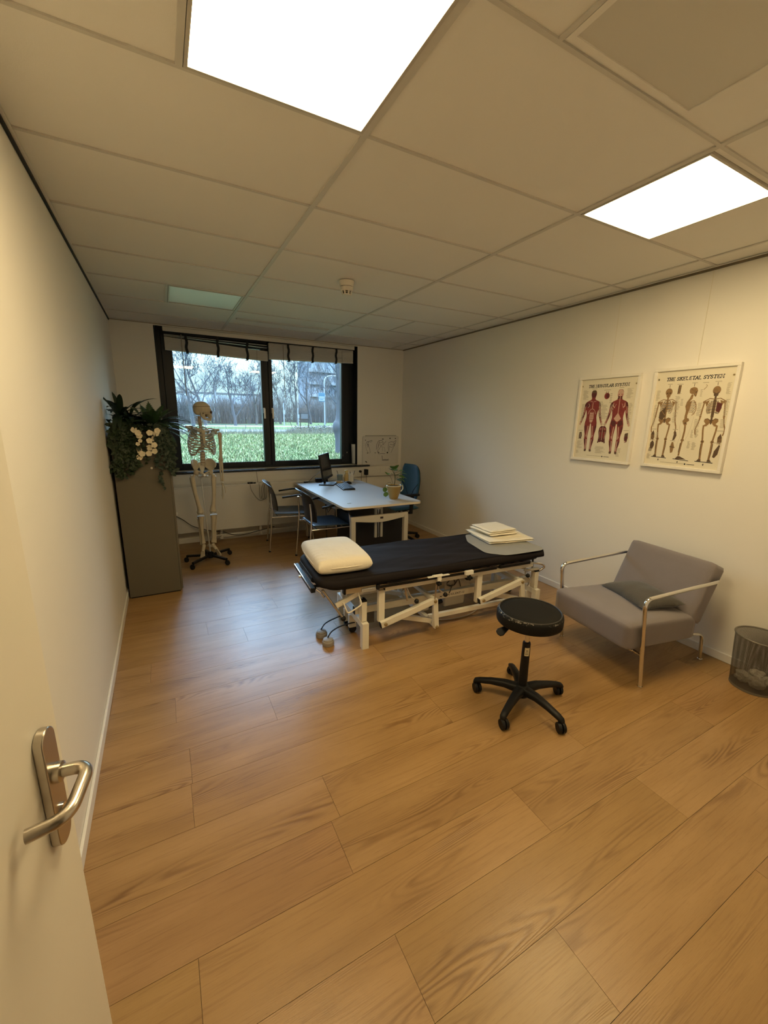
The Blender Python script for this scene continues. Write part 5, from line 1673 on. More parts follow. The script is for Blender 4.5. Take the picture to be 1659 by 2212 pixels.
# legs
for s, hip, tro, kn, an in ((-1, (.288,4.815,1.012), (.243,4.82,.955), (.297,4.815,.560), (.300,4.82,.205)), (1, (.432,4.815,1.008), (.462,4.82,.958), (.428,4.815,.565), (.405,4.82,.205))):
    H, T_, K, A = Vector(hip), Vector(tro), Vector(kn), Vector(an)
    b = SM(); b.ball(H + Vector((0,-.004,-.004)), .024, 14, 10); b.tube([H, T_.lerp(H,.25)+Vector((0,0,-.004))], .013, 10); b.ball(T_ + Vector((0,.004,.006)), .020, 12, 8, sc=(.9,1,1.3)); b.build('femur_head', BONE, sk, angle=80)
    sh = T_ + Vector((s*-.006,0,-.04))
    bone('femur', [T_ + Vector((0,0,.01)), sh, sh.lerp(K,.35)+Vector((s*.004,-.012,0)), sh.lerp(K,.7)+Vector((0,-.008,0)), K + Vector((0,0,.045)), K + Vector((0,0,.012))], [.026,.0265,.0215,.0215,.030,.040])
    b = SM(); b.ball(K + Vector((-.017,.008,.004)), .019, 12, 8, sc=(.9,1.2,1)); b.ball(K + Vector((.017,.008,.004)), .019, 12, 8, sc=(.9,1.2,1)); b.ball(K + Vector((0,-.026,.014)), .017, 12, 8, sc=(1,.6,1.1)); b.build('knee_joint', BONE, sk)
    b = SM(); b.box(K.x-.026, K.x+.026, K.y-.020, K.y+.016, K.z-.022, K.z-.016); b.build('knee_spacer', mat('white_spacer', (.80,.78,.72), .3), sk, bevel=.003)
    bone('tibia', [K + Vector((0,0,-.030)), K + Vector((0,0,-.065)), K.lerp(A,.45)+Vector((-.004,-.004,0)), K.lerp(A,.8), A + Vector((0,0,.012))], [.038,.029,.0205,.0185,.027])
    bone('fibula', [K + Vector((s*.030,.018,-.055)), K.lerp(A,.5)+Vector((s*.024,.016,0)), A + Vector((s*.022,.010,-.002))], [.011,.008,.012])
# hanging feet
def foot(name, heel, ank, mid, toe, side):
    heel, ank, mid, toe = map(Vector, (heel, ank, mid, toe))
    b = SM(); b.ball(ank + Vector((0,0,-.016)), .021, 12, 8); b.tube(smooth_path([heel, ank.lerp(heel,.5)+Vector((0,0,-.022)), ank + Vector((0,0,-.03))], 4), .018, 10)
    b.tube([ank + Vector((0,0,-.022)), mid], .017, 10, radii=[.020,.018]); ft = b.build('foot', BONE, sk, angle=70)
    sd = Vector(side)
    for k in range(5):
        o_ = sd*((k-2)*.0125)
        a = mid + o_*.7; c_ = mid.lerp(toe, .58) + o_*1.05; e_ = toe + o_*1.15 + (mid-toe)*(.05*k)
        b = SM(); b.tube([a, a.lerp(c_,.5), c_], .005, 7, radii=[.0085,.0058,.0078]); b.tube([c_, c_.lerp(e_,.5), e_], .004, 7, radii=[.0070,.0048,.0058])
        b.build('toe_bone', BONE, ft)
foot('l', (.312,4.855,.178), (.302,4.82,.205), (.285,4.775,.130), (.272,4.742,.022), (.75,-.55,.2))
foot('r', (.348,4.845,.186), (.400,4.82,.200), (.428,4.800,.135), (.470,4.770,.040), (.35,-.75,.5))
# rod and wheeled base
b = SM(); b.tube([(.333,4.86,1.00),(.345,4.83,.60),(.362,4.775,.10)], .0075, 12); b.build('stand_rod', mat('grey_white_rod', (.52,.50,.46), .35, .3), sk)
b = SM(); b.lathe([(.026,.052),(.030,.056),(.030,.112),(.016,.124),(0,.124)], c=(SB.x,SB.y,0), seg=24); b.build('stand_hub', BLACKP, sk)
for k, a in enumerate((155, 222, 308, 40, 97)):
    c_, s_ = math.cos(R(a)), math.sin(R(a))
    L_ = (.265,.262,.235,.285,.24)[k]
    b = MB(); b.bar((.02*c_,.02*s_,.082), (L_*c_,L_*s_,.068), .030, .024); lg = b.build('stand_leg', BLACKM, sk, bevel=.003)
    castor(lg, (L_*c_*.97, L_*s_*.97, .045), R(a) + (.5,-.7,1.0,-.6,2.0)[k], .0235)
# ------------------------------------------------------------------ desk
DESKTOP = mat('grey_white_desk_laminate', (.50,.50,.49), .5, spec=.22, var=.02, vscale=3)
DESKEDGE = mat('beige_desk_edging', (.62,.54,.41), .45, var=.03)
BEIGEM = mat('beige_coated_steel', (.50,.46,.38), .4, var=.03)
DX0_, DX1_, DY0_, DY1_ = 1.535, 2.445, 3.665, 5.47
t = empty('desk', ((DX0_+DX1_)/2, (DY0_+DY1_)/2, 0), label='grey-white office desk with beige T-frame legs by the window', cat='desk')
ox, oy = t.location.x, t.location.y
w, d = (DX1_-DX0_)/2, (DY1_-DY0_)/2
b = MB(); b.prism(rrect(-w, w, -d, d, .055, 8), .716, .740)
tt = b.build('tabletop', DESKTOP, t, bevel=.0025)
b = MB()
ring = rrect(-w-.0012, w+.0012, -d-.0012, d+.0012, .056, 8)
A = [b.v((x, y, .7165)) for x, y in ring]; B = [b.v((x, y, .7375)) for x, y in ring]
for k in range(len(ring)): b.f([A[k], A[(k+1) % len(ring)], B[(k+1) % len(ring)], B[k]])
b.build('edge_band', DESKEDGE, tt)
for s in (-1, 1):
    yl = s*(d-.135)
    for xl in (-.315, .325):
        b = MB(); b.box(xl-.025, xl+.025, yl-.025, yl+.025, .0006, .575); b.build('leg', BEIGEM, t, bevel=.004)
    # curved cross bar
    b = MB()
    n = 14
    top, bot = [], []
    for k in range(n+1):
        f_ = k/n; x = -.340 + .690*f_
        top.append((x, .606)); bot.append((x, .556 - .032*math.sin(PI*f_)**1.6))
    b.prism(top + bot[::-1], -.018, .018, Q=Matrix(((1,0,0),(0,0,-1),(0,1,0))), o=(0, yl, 0))
    cb = b.build('cross_bar', BEIGEM, t, bevel=.003)
    b = MB(); b.box(.0, .036, yl-.0205*1, yl-.0178, .563, .584); b.build('badge', mat('dark_red_badge', (.03,.012,.010), .5), cb)
    for x in (-.030, .040):
        b = MB(); b.box(x-.013, x+.013, yl+.019, yl+.045, .345, .700); b.build('lift_column', mat('grey_lift_column', (.36,.35,.31), .4), t, bevel=.003)
    b = MB(); b.tube([(.005, yl+.0325, .352), (.005, yl+.0325, .70)], .005, 10); b.lathe([(.009,0),(.009,.008)], c=(.005,yl+.0325,.346), seg=12); b.build('lift_spindle', CHROME, t)
    b = MB()
    b.prism([(-.20,.715),(.22,.715),(.10,.690),(-.08,.690)], .015, .055, Q=Matrix(((1,0,0),(0,0,1),(0,1,0))), o=(0, yl, 0))
    b.build('top_bracket', BEIGEM, t, bevel=.002)
b = MB(); b.box(-.03, .04, -d+.16, d-.16, .655, .690); b.build('long_beam', BEIGEM, t, bevel=.003)
b = MB(); b.box(-.40, -.335, -d+.42, d-.35, .64, .700); b.build('cable_tray', mat('grey_cable_tray', (.30,.30,.29), .5), t, bevel=.003)
# black pedestal under the desk
t = empty('drawer_pedestal', (2.085, 4.26, 0), label='black drawer pedestal standing under the desk', cat='drawer unit')
BLK = mat('black_melamine', (.006,.006,.007), .45, var=.1)
b = MB(); b.box(-.285, .285, -.30, .30, .02, .545); b.build('body', BLK, t, bevel=.003)
b = MB(); b.box(-.27, .27, -.285, .285, .0006, .0195); b.build('plinth', BLK, t, smooth=False)
for z0 in (.03, .20, .37):
    b = MB(); b.box(.2855, .302, -.29, .29, z0, z0+.16); dr = b.build('drawer', BLK, t, bevel=.002)
    b = MB(); b.box(.3025, .315, -.06, .06, z0+.12, z0+.13); b.build('handle', BLACKM, dr)

# ------------------------------------------------------------------ visitor chairs
SHELL = mat('black_chair_shell', (.016,.017,.019), .35, spec=.5, var=.08, vscale=6)
SEATB = mat('blue_seat_window_tint', (.045,.080,.130), .36, spec=.5, var=.08, vscale=6)  # dark blue shell, with the window's reflection put into the colour
def visitor_chair(loc, rz, label):
    t = empty('visitor_chair', loc, rz=rz, label=label, cat='chair', group='blue and black visitor chairs at the desk')
    # seat shell; front is +x
    b = MB()
    def seat(u, v):
        a, c_ = u, 2*v-1
        x = -.205 + .455*a
        y = c_*(.215 + .02*a - .035*max(0, a-.8)/.2)
        z = .455 - .018*(1-c_*c_)*math.sin(PI*min(1, a*1.1)) + .012*(1-a) - .045*max(0, (a-.78)/.22)**2
        return (x, y, z)
    b.grid(seat, 20, 16)
    s_ = b.build('seat', SEATB, t, solid=.012, angle=80, bevel=.003)
    b = MB()
    def back(u, v):
        c_, h = 2*u-1, v
        z = .50 + .345*h
        wdt = .215 + .020*math.sin(PI*h) - .02*max(0, h-.85)/.15
        y = c_*wdt
        x = -.215 - .075*h*h + .045*(c_*c_) - .035*max(0, (h-.88)/.12)**1.5
        z += -.030*(c_*c_)**2*max(0, (h-.6)/.4)
        return (x, y, z)
    b.grid(back, 20, 18)
    b.build('backrest', SHELL, t, solid=.010, angle=80, bevel=.003)
    for s in (-1, 1):
        y = .245*s
        b = MB(); b.tube(fillet([(-.285, y, .0075), (-.235, y*.98, .52), (-.245, y*.95, .72)], .06, 5), .0105, 12); lg = b.build('leg', CHROME, t)
        b = MB(); b.lathe([(0,.0006),(.014,.0006),(.0125,.018),(0,.018)], c=(-.286,y,0), seg=14); b.build('foot_cap', BLACKP, lg)
        b = MB(); b.tube(fillet([(.265, y, .0075), (.215, y, .42), (.190, y, .655), (.10, y, .690)], .09, 7), .0105, 12); lg = b.build('leg', CHROME, t)
        b = MB(); b.lathe([(0,.0006),(.014,.0006),(.0125,.018),(0,.018)], c=(.266,y,0), seg=14); b.build('foot_cap', BLACKP, lg)
        b = MB(); b.tube(fillet([(.205, y, .56), (.175, y, .672), (.09, y, .692), (-.115, y, .668)], .06, 6), .0150, 12, flat=.75); b.build('armrest', BLACKP, t)
        b = MB(); b.tube([(-.238, y, .432), (.215, y, .432)], .009, 10); b.build('side_rail', CHROME, t)
    b = MB(); b.tube([(-.18, -.245, .432), (-.18, .245, .432)], .009, 10); b.build('cross_rail', CHROME, t)
    b = MB(); b.tube([(.14, -.245, .428), (.14, .245, .428)], .009, 10); b.build('cross_rail', CHROME, t)
    return t
visitor_chair((1.355, 5.04, 0), R(-9), 'visitor chair nearest the radiator, its blue seat lit by the window')
visitor_chair((1.565, 4.325, 0), R(-1), 'visitor chair with the black back nearest the treatment couch')

# ------------------------------------------------------------------ blue office chair
t = empty('office_chair', (2.72, 4.62, 0), rz=R(180), label='blue upholstered swivel office chair behind the desk by the right wall', cat='office chair')
def pad(x0, x1, hw, zf, th, name, m, n=18, xf=None):
    pass
b = MB()
def oback(front):
    def fn(u, v):
        c_, h = 2*u-1, v
        wd = .205 + .025*math.sin(PI*min(1, h*1.05)) - .05*max(0, (h-.80)/.2)**2
        e_ = (max(0, 1-abs(c_)**6)*max(0, 1-abs(2*h-1)**8))**.5
        z = .56 + .465*h
        x = -.165 - .035*h - .030*math.sin(PI*h)*.6 + .045*c_*c_
        return (x + (.030*e_ if front else -.022*e_), c_*wd, z)
    return fn
b.grid(oback(True), 22, 22)
bk = b.build('backrest', BLUEF, t, angle=80)
b = MB(); b.grid(oback(False), 22, 22); b.build('back_shell', BLACKP, t, angle=80)
b = MB()
for s in (-1, 1):
    b.tube(smooth_path([Vector(oback(True)(.5+s*.10, .12))+Vector((.002,0,0)), Vector(oback(True)(.5+s*.22, .30))+Vector((.002,0,0)), Vector(oback(True)(.5+s*.36, .42))+Vector((.003,0,0)), Vector(oback(True)(.5+s*.46, .50))+Vector((.004,0,0))], 5), .003, 6)
b.build('seam', BLACKP, bk)
b = MB()
def oseat(top):
    def fn(u, v):
        a, c_ = 2*u-1, 2*v-1
        e_ = (max(0, 1-abs(a)**6)*max(0, 1-abs(c_)**6))**.5
        x = .055 + a*.235; y = c_*(.235 - .015*abs(a))
        return (x, y, .475 + (.032*e_ if top else -.025*e_) - .02*max(0, a)**3)
    return fn
b.grid(oseat(True), 18, 18); b.build('seat', BLUEF, t, angle=80)
b = MB(); b.grid(oseat(False), 18, 18); b.build('seat_shell', BLACKP, t, angle=80)
b = MB(); b.bar((-.205,0,.72), (-.20,0,.43), .06, .018, up=(1,0,0)); b.bar((-.20,0,.43), (.05,0,.43), .06, .018); b.build('back_bar', BLACKM, t, bevel=.004)
for s in (-1, 1):
    b = MB(); b.bar((-.02, .255*s, .42), (-.02, .275*s, .655), .05, .016, up=(0,1,0)); b.bar((-.02,.05*s,.425),(-.02,.262*s,.425), .045,.014); ap = b.build('arm_post', BLACKP, t, bevel=.004)
    b = MB(); b.box(-.12, .115, .245*s-.004, .245*s+.062 if s > 0 else .245*s-.062, .655, .682); b.build('arm_pad', BLACKP, t, bevel=.010)
b = MB(); b.lathe([(.026,.10),(.026,.30),(.016,.305),(.016,.42)], seg=20); b.build('gas_column', BLACKM, t)
b = MB(); b.lathe([(.035,.06),(.042,.07),(.040,.105),(.028,.12)], seg=24); b.build('hub', BLACKP, t)
for k in range(5):
    a = R(176 + 72*k)
    c_, s_ = math.cos(a), math.sin(a)
    b = MB(); b.tube([(.03*c_,.03*s_,.088),(.16*c_,.16*s_,.088),(.285*c_,.285*s_,.070)], .018, 10, radii=[.024,.020,.015]); lg = b.build('leg', BLACKP, t)
    castor(lg, (.275*c_,.275*s_,.052), a+.6*k, .027)

# ------------------------------------------------------------------ things on the desk
ZD = .7405
# monitor
mz = R(326)
t = empty('monitor', (1.905, 5.135, ZD), rz=mz, label='black computer monitor with a dark screen on the desk', cat='monitor')
b = MB(); b.box(-.10, .10, -.115, .115, .0, .014); b.build('foot', BLACKP, t, bevel=.006)
b = MB(); b.bar((-.045,0,.012), (-.065,0,.27), .06, .022, up=(1,0,0)); b.build('stand', BLACKP, t, bevel=.004)
tilt = Matrix.Rotation(R(-9), 4, 'Y')
def tb(bb): bb.M = Matrix.Translation((-.02, 0, .235)) @ tilt
b = MB(); tb(b); b.box(-.020, .0, -.255, .255, -.155, .175); hs = b.build('housing', BLACKP, t, bevel=.006)
b = MB(); tb(b); b.box(.0002, .0015, -.240, .240, -.128, .160); b.build('screen', mat('dark_blue_screen', (.012,.016,.028), .16, spec=.6), hs)
b = MB(); tb(b); b.box(.0002, .0040, -.255, .255, -.157, -.132); b.build('lower_bezel', BLACKP, hs, bevel=.002)
b = MB(); tb(b); b.box(-.05, -.0205, -.09, .09, -.07, .07); b.build('back_hump', BLACKP, hs, bevel=.012)
# keyboard
t = empty('keyboard', (2.025, 4.835, ZD), rz=R(-100), label='black keyboard lying slanted on the desk in front of the monitor', cat='keyboard')
b = MB(); b.prism([(-.078,0),(.078,0),(.078,.020),(-.078,.010)], -.222, .222, Q=Matrix(((0,0,1),(1,0,0),(0,1,0)))); b.build('case', BLACKP, t, bevel=.003)
b = MB()
for r_ in range(5):
    for k in range(16):
        x = -.208 + .0262*k; y = -.058 + .0262*r_
        z = .010 + (y+.078)/.156*.010
        b.box(x, x+.0225, y, y+.0225, z+.0005, z+.0065)
b.build('keys', mat('black_keycaps', (.020,.020,.022), .5), t, smooth=False)
b = MB(); b.tube(smooth_path([(-.10,.078,.010),(-.14,.16,.004),(-.30,.20,.004),(-.40,.10,.004),(-.46,.04,.004),(-.52,.10,.004)], 6), .0022, 6); b.build('cord', mat('pale_grey_cord', (.35,.36,.37), .5), t)
# mouse
t = empty('computer_mouse', (2.165, 5.075, ZD), rz=R(160), label='black mouse with a painted stripe on the desk right of the keyboard', cat='mouse')
b = MB()
b.ball((0,0,.004), .055, 20, 12, sc=(1.0,.60,.58))
for v in b.bm.verts:
    if v.co.z < .0008: v.co.z = .0008
b.build('body', BLACKP, t, angle=80)
b = MB(); b.tube([(.02,-.006,.0315),(-.01,-.008,.0365),(-.035,-.008,.0315)], .004, 8, flat=.5); b.build('highlight', mat('painted_highlight', (.7,.7,.7), .3), t)  # pale strip painted as the highlight on the mouse
# black power box / dock
t = empty('docking_box', (1.90, 5.385, ZD), rz=R(-8), label='small black box with a cable on the desk behind the monitor', cat='power supply')
b = MB(); b.box(-.085, .085, -.035, .035, .0004, .050); b.build('body', BLACKP, t, bevel=.005)
b = MB(); b.tube(smooth_path([(-.085,0,.025),(-.13,.0,.012),(-.20,.02,.004),(-.24,.03,.004)], 5), .003, 6); b.build('cord', CORD, t)
t = empty('monitor_cable', (1.70, 5.36, ZD), label='black cable rising from the desk edge to the back of the monitor', cat='cable')
b = MB(); b.tube(smooth_path([(-.03,.02,.004),(.0,.0,.012),(.06,-.04,.08),(.12,-.10,.14),(.15,-.17,.17)], 6), .0032, 7); b.build('cord', CORD, t)
b = MB(); b.box(-.055, -.005, .0, .03, .0004, .014); b.build('connector', BLACKP, t, bevel=.003)
# cups and bottle at the back of the desk
PC = (2.205, 5.30)
t = empty('desk_cup', (2.135, 5.285, ZD), label='grey green cup with a pen, left of the yellow bottle on the desk', cat='cup')
b = MB(); b.lathe([(0,.001),(.036,.001),(.042,.10),(.0395,.10),(.034,.006),(0,.006)], seg=28, caps=False); b.build('body', mat('grey_green_ceramic', (.20,.25,.23), .4), t)
b = MB(); b.tube([(.0,.0,.02),(-.045,.0,.16)], .0035, 8); b.build('pen', BLACKP, t)
t = empty('glue_bottle', (2.215, 5.245, ZD), label='yellow plastic bottle with a cap standing between two cups on the desk', cat='bottle')
b = MB(); b.lathe([(0,.001),(.030,.001),(.032,.01),(.032,.100),(.018,.130),(0,.130)], seg=28); b.build('body', mat('amber_yellow_plastic', (.52,.38,.15), .35), t, bevel=.002)
b = MB(); b.lathe([(.024,.1305),(.024,.160),(.021,.163),(0,.163)], seg=24); b.build('cap', mat('pale_yellow_cap', (.70,.55,.22), .4), t)
t = empty('pen_cup', (2.300, 5.270, ZD), label='white cup full of pens at the back of the desk beside the bottle', cat='cup')
b = MB(); b.lathe([(0,.001),(.034,.001),(.036,.115),(.0335,.115),(.031,.006),(0,.006)], seg=28, caps=False); b.build('body', mat('white_ceramic', (.70,.68,.62), .35), t)
for k, (dx, dy, m) in enumerate(((.055,.01,'w'),(.04,-.03,'k'),(.025,.03,'w'),(-.01,.02,'k'))):
    b = MB(); b.tube([(.3*dx,.3*dy,.02),(dx,dy,.165 - .01*k)], .004, 8); b.build('pen', mat('white_pen', (.75,.73,.68), .4) if m == 'w' else BLACKP, t)
t = empty('tape_bowl', (2.060, 5.115, ZD), rz=.3, label='low pale yellow bowl with clips in front of the yellow bottle', cat='bowl')
b = MB(); b.lathe([(0,.001),(.036,.001),(.048,.036),(.045,.036),(.034,.006),(0,.006)], seg=28, caps=False); b.build('bowl', mat('pale_yellow_plastic', (.66,.57,.33), .4), t)
b = MB(); b.ball((.012,.0,.032), .012, 10, 7); b.ball((-.014,.010,.030), .010, 10, 7); b.build('clips', mat('brown_clips', (.25,.12,.06), .5), t)
t = empty('metal_clip', (1.665, 3.87, ZD), rz=.4, label='small flat metal tag lying near the front corner of the desk', cat='clip')
b = MB(); b.box(-.024, .024, -.010, .010, .0003, .003); b.build('plate', mat('dull_grey_metal', (.35,.33,.28), .4, .6), t, bevel=.001)
# plant in a gold pot
t = empty('potted_plant', (2.225, 3.915, ZD), label='small leafy plant in a gold pot on the near end of the desk', cat='potted plant')
b = MB(); b.lathe([(0,.001),(.045,.001),(.052,.015),(.078,.105),(.083,.150),(.079,.150),(.072,.105),(.048,.02),(0,.02)], seg=36, caps=False)
pot = b.build('pot', mat('brushed_gold_glaze', (.42,.28,.095), .34, .65, var=.12, vscale=6), t)
b = MB(); b.lathe([(.0805,.150),(.083,.1535),(.086,.150),(.0845,.145)], seg=36, caps=False); b.build('pot_rim', mat('cream_rim', (.72,.66,.48), .4), pot)
b = MB(); b.tube(smooth_path([(.078,.0,.146),(.108,.0,.143),(.116,.0,.11),(.098,.0,.082),(.07,.0,.078)], 5), .0065, 9); b.build('pot_handle', MATS['cream_rim'], pot)
b = MB(); b.tube(smooth_path([(-.078,.0,.146),(-.094,.0,.142),(-.09,.0,.11),(-.078,.0,.095)], 5), .005, 9); b.build('pot_handle', MATS['cream_rim'], pot)
b = MB(); b.lathe([(0,.138),(.074,.138),(.074,.132),(0,.132)], seg=28); b.build('soil', mat('dark_soil', (.03,.02,.014), .95, bump=.5), t)
sb = MB(); lf = MAT_PL = mat('fresh_green_leaf', (.075,.155,.030), .45, spec=.4, var=.35, vscale=12)
stem_pts = smooth_path([(.0,.0,.135),(.012,.0,.20),(.008,.0,.26),(-.01,.0,.30)], 5)
sb.tube(stem_pts, .004, 7)
PL = [((-.010,.0,.30),(-.4,-.5,.8),.075,.034),((-.005,.0,.29),(.1,-.5,.9),.09,.03),((.0,.0,.285),(.9,-.3,.35),.10,.036),((.005,.0,.26),(1,.2,.0),.10,.038),((.006,.0,.25),(.8,-.6,-.35),.11,.038),((-.005,.0,.27),(-.9,-.4,.3),.08,.030),((.008,.0,.27),(.5,-.8,-.1),.09,.034),((.004,0,.28),(.4,.6,.5),.08,.03),((.01,.0,.22),(.9,-.2,-.5),.10,.030),((.005,.0,.24),(1,-.5,.1),.12,.042),((.006,.0,.23),(.9,.5,-.2),.11,.040),((.004,.0,.26),(.7,-.3,.25),.12,.040),((-.004,.0,.29),(-.5,-.3,.5),.07,.034),((.0,.0,.30),(.2,-.7,.3),.08,.036)]
for p, d, ln, w_ in PL:
    p = Vector(p); d = Vector(d).normalized()
    q = p + d*.05
    sb.tube([p, q], .0018, 5)
    b = MB(); blade(b, arc(q, d + Vector((0,0,.1)), ln*.8, .8, 6), w_, fold=.15); b.build('leaf', lf, t, nofix=True)
# drooping leaves at the left
for P_, q in (([(-.02,.0,.14),(-.06,-.02,.19),(-.115,-.03,.17),(-.125,-.03,.14)], .028), ([(-.02,.0,.14),(-.08,-.03,.165),(-.118,-.04,.13),(-.122,-.04,.09)], .032), ([(-.01,.0,.15),(-.05,-.02,.24),(-.085,-.02,.275)], .008)):
    pts = smooth_path(P_, 5); sb.tube(pts, .0018, 5)
    b = MB(); d = (pts[-1]-pts[-3]).normalized()
    blade(b, [pts[-1] + d*(.055*k/5) for k in range(6)], q, fold=.1, up=Vector((0,-1,.3)))
    b.build('leaf', lf, t, nofix=True)
sb.build('stems', mat('brown_green_stem', (.05,.06,.02), .6), t)
# cables hanging under the desk
t = empty('desk_cables', (1.68, 4.45, .64), label='black cables hanging under the desk behind the second visitor chair', cat='cable')
b = MB(); b.tube(smooth_path([(.0,.35,.05),(.02,.2,-.08),(.0,.1,-.14),(.04,.05,-.04),(.05,.0,.05)], 6), .004, 7); b.tube(smooth_path([(.1,.5,.05),(.12,.5,-.2),(.14,.55,-.45),(.16,.6,-.635)], 5), .004, 7); b.build('cords', CORD, t)
# ------------------------------------------------------------------ framed anatomy charts on the right wall
PFRAME = mat('white_picture_frame', (.80,.77,.70), .35, var=.02)
CHART = mat('cream_chart_paper', (.74,.69,.55), .45, spec=.5, var=.03, vscale=3)
BLK_INK = mat('black_chart_ink', (.014,.012,.012), .6)
TXT = mat('fine_print_grey', (.45,.40,.30), .7, var=.1, vscale=90)
RED = mat('muscle_red', (.215,.030,.026), .6, var=.45, vscale=70)
REDD = mat('muscle_dark_red', (.095,.018,.016), .6, var=.3, vscale=60)
PALE = mat('tendon_pale', (.55,.36,.28), .6, var=.15, vscale=60)
BRN = mat('bone_brown', (.26,.155,.065), .6, var=.35, vscale=80)
BRND = mat('bone_dark_brown', (.10,.060,.032), .6, var=.3, vscale=80)
CHM = [CHART, BLK_INK, TXT, RED, REDD, PALE, BRN, BRND]

def poster(yc, z0, z1, w, label, title, draw, rz=0.0, wire_dy=0, wire_top=2.40):
    """w along -y seen from the room; local x runs to the viewer's right (towards -y), local y up"""
    h = z1 - z0
    t = empty('framed_chart', (XR-.001, yc, (z0+z1)/2), label=label, cat='picture', group='framed anatomy charts on the right wall')
    if rz: t.rotation_euler = (rz, 0, 0)
    def fr(x, y, z=0): return (-.0185 - z, -x, y)
    fw, dp = .021, .030
    for nm, (xa, xb, ya, yb) in {'top': (-w/2, w/2, h/2-fw, h/2), 'bottom': (-w/2, w/2, -h/2, -h/2+fw), 'l': (-w/2, -w/2+fw, -h/2+fw, h/2-fw), 'r': (w/2-fw, w/2, -h/2+fw, h/2-fw)}.items():
        b = MB(); b.box(-dp, 0, -xb, -xa, ya, yb); b.build('frame_side', PFRAME, t, bevel=.002)
    b = MB(); b.box(-.012, -.002, -w/2+.004, w/2-.004, -h/2+.004, h/2-.004); b.build('backing', PFRAME, t, smooth=False)
    b = MB()
    W2, H2 = w/2-fw, h/2-fw
    LAY = [0.0]
    def F(x, y, z): return fr(x, y, z + LAY[0]*.000006)
    def quad(x0, x1, y0, y1): b.f([b.v(F(x0,y0,0)), b.v(F(x1,y0,0)), b.v(F(x1,y1,0)), b.v(F(x0,y1,0))])
    b.mi = 0; quad(-W2, W2, -H2, H2)
    def ink(mi):
        b.mi = mi; LAY[0] += 1
    def poly(pts, mi, ox=0, oy=0, s=1, mirror=False, sx=1.0):
        ink(mi)
        vs = [b.v(F(ox + (-x if mirror else x)*s*sx, oy + y*s, 0)) for x, y in pts]
        b.f(vs)
    def stroke(pts, wd, mi, ox=0, oy=0, s=1, mirror=False):
        ink(mi)
        poly_stroke(b, [(ox + (-x if mirror else x)*s, oy + y*s) for x, y in pts], wd, F)
    def disc(x, y, rx, ry, mi, n=20):
        poly([(x + rx*math.cos(2*PI*k/n), y + ry*math.sin(2*PI*k/n)) for k in range(n)], mi)
    def textblock(x0, x1, y0, y1, rows, seed, mi=2):
        rnd = random.Random(seed); ink(mi)
        rows = int(rows*1.5)
        for k in range(rows):
            y = y1 - (y1-y0)*k/rows
            x = x0 + rnd.uniform(0, .15)*(x1-x0)
            e_ = x1 - rnd.uniform(0, .5)*(x1-x0)
            quad(x, e_, y - (y1-y0)/rows*.45, y)
    # title
    hcap = .0205
    lines, tw = text_strokes(title, hcap, adv=1.0, serif=True, slant=.16)
    kx = .356/tw
    lines = [[(x*kx, y) for x, y in ln] for ln in lines]; tw = .356
    ink(1)
    for ln in lines:
        poly_stroke(b, [(x - tw/2, y + H2 - .068) for x, y in ln], .0050, F)
    draw(poly, stroke, disc, textblock, W2, H2, ink, quad)
    b.build('chart', CHM, t, smooth=False, nofix=True)
    # grommets in the upper corners
    for x in (-W2+.012, W2-.012):
        b = MB(); b.lathe([(.0035,0),(.0060,0),(.0060,.0015),(.0035,.0015)], axis=(-1,0,0), c=fr(x, H2-.055, .0005), seg=16); b.build('grommet', BRASS, t)
    # hanging wire
    b = MB(); b.tube([(-.006, wire_dy, h/2-.002), (-.004, wire_dy*.7, ZC - (z0+z1)/2 - .004)], .0011, 6); b.build('hanging_wire', mat('bright_perlon_wire', (.80,.74,.58), .35), t)
    return t

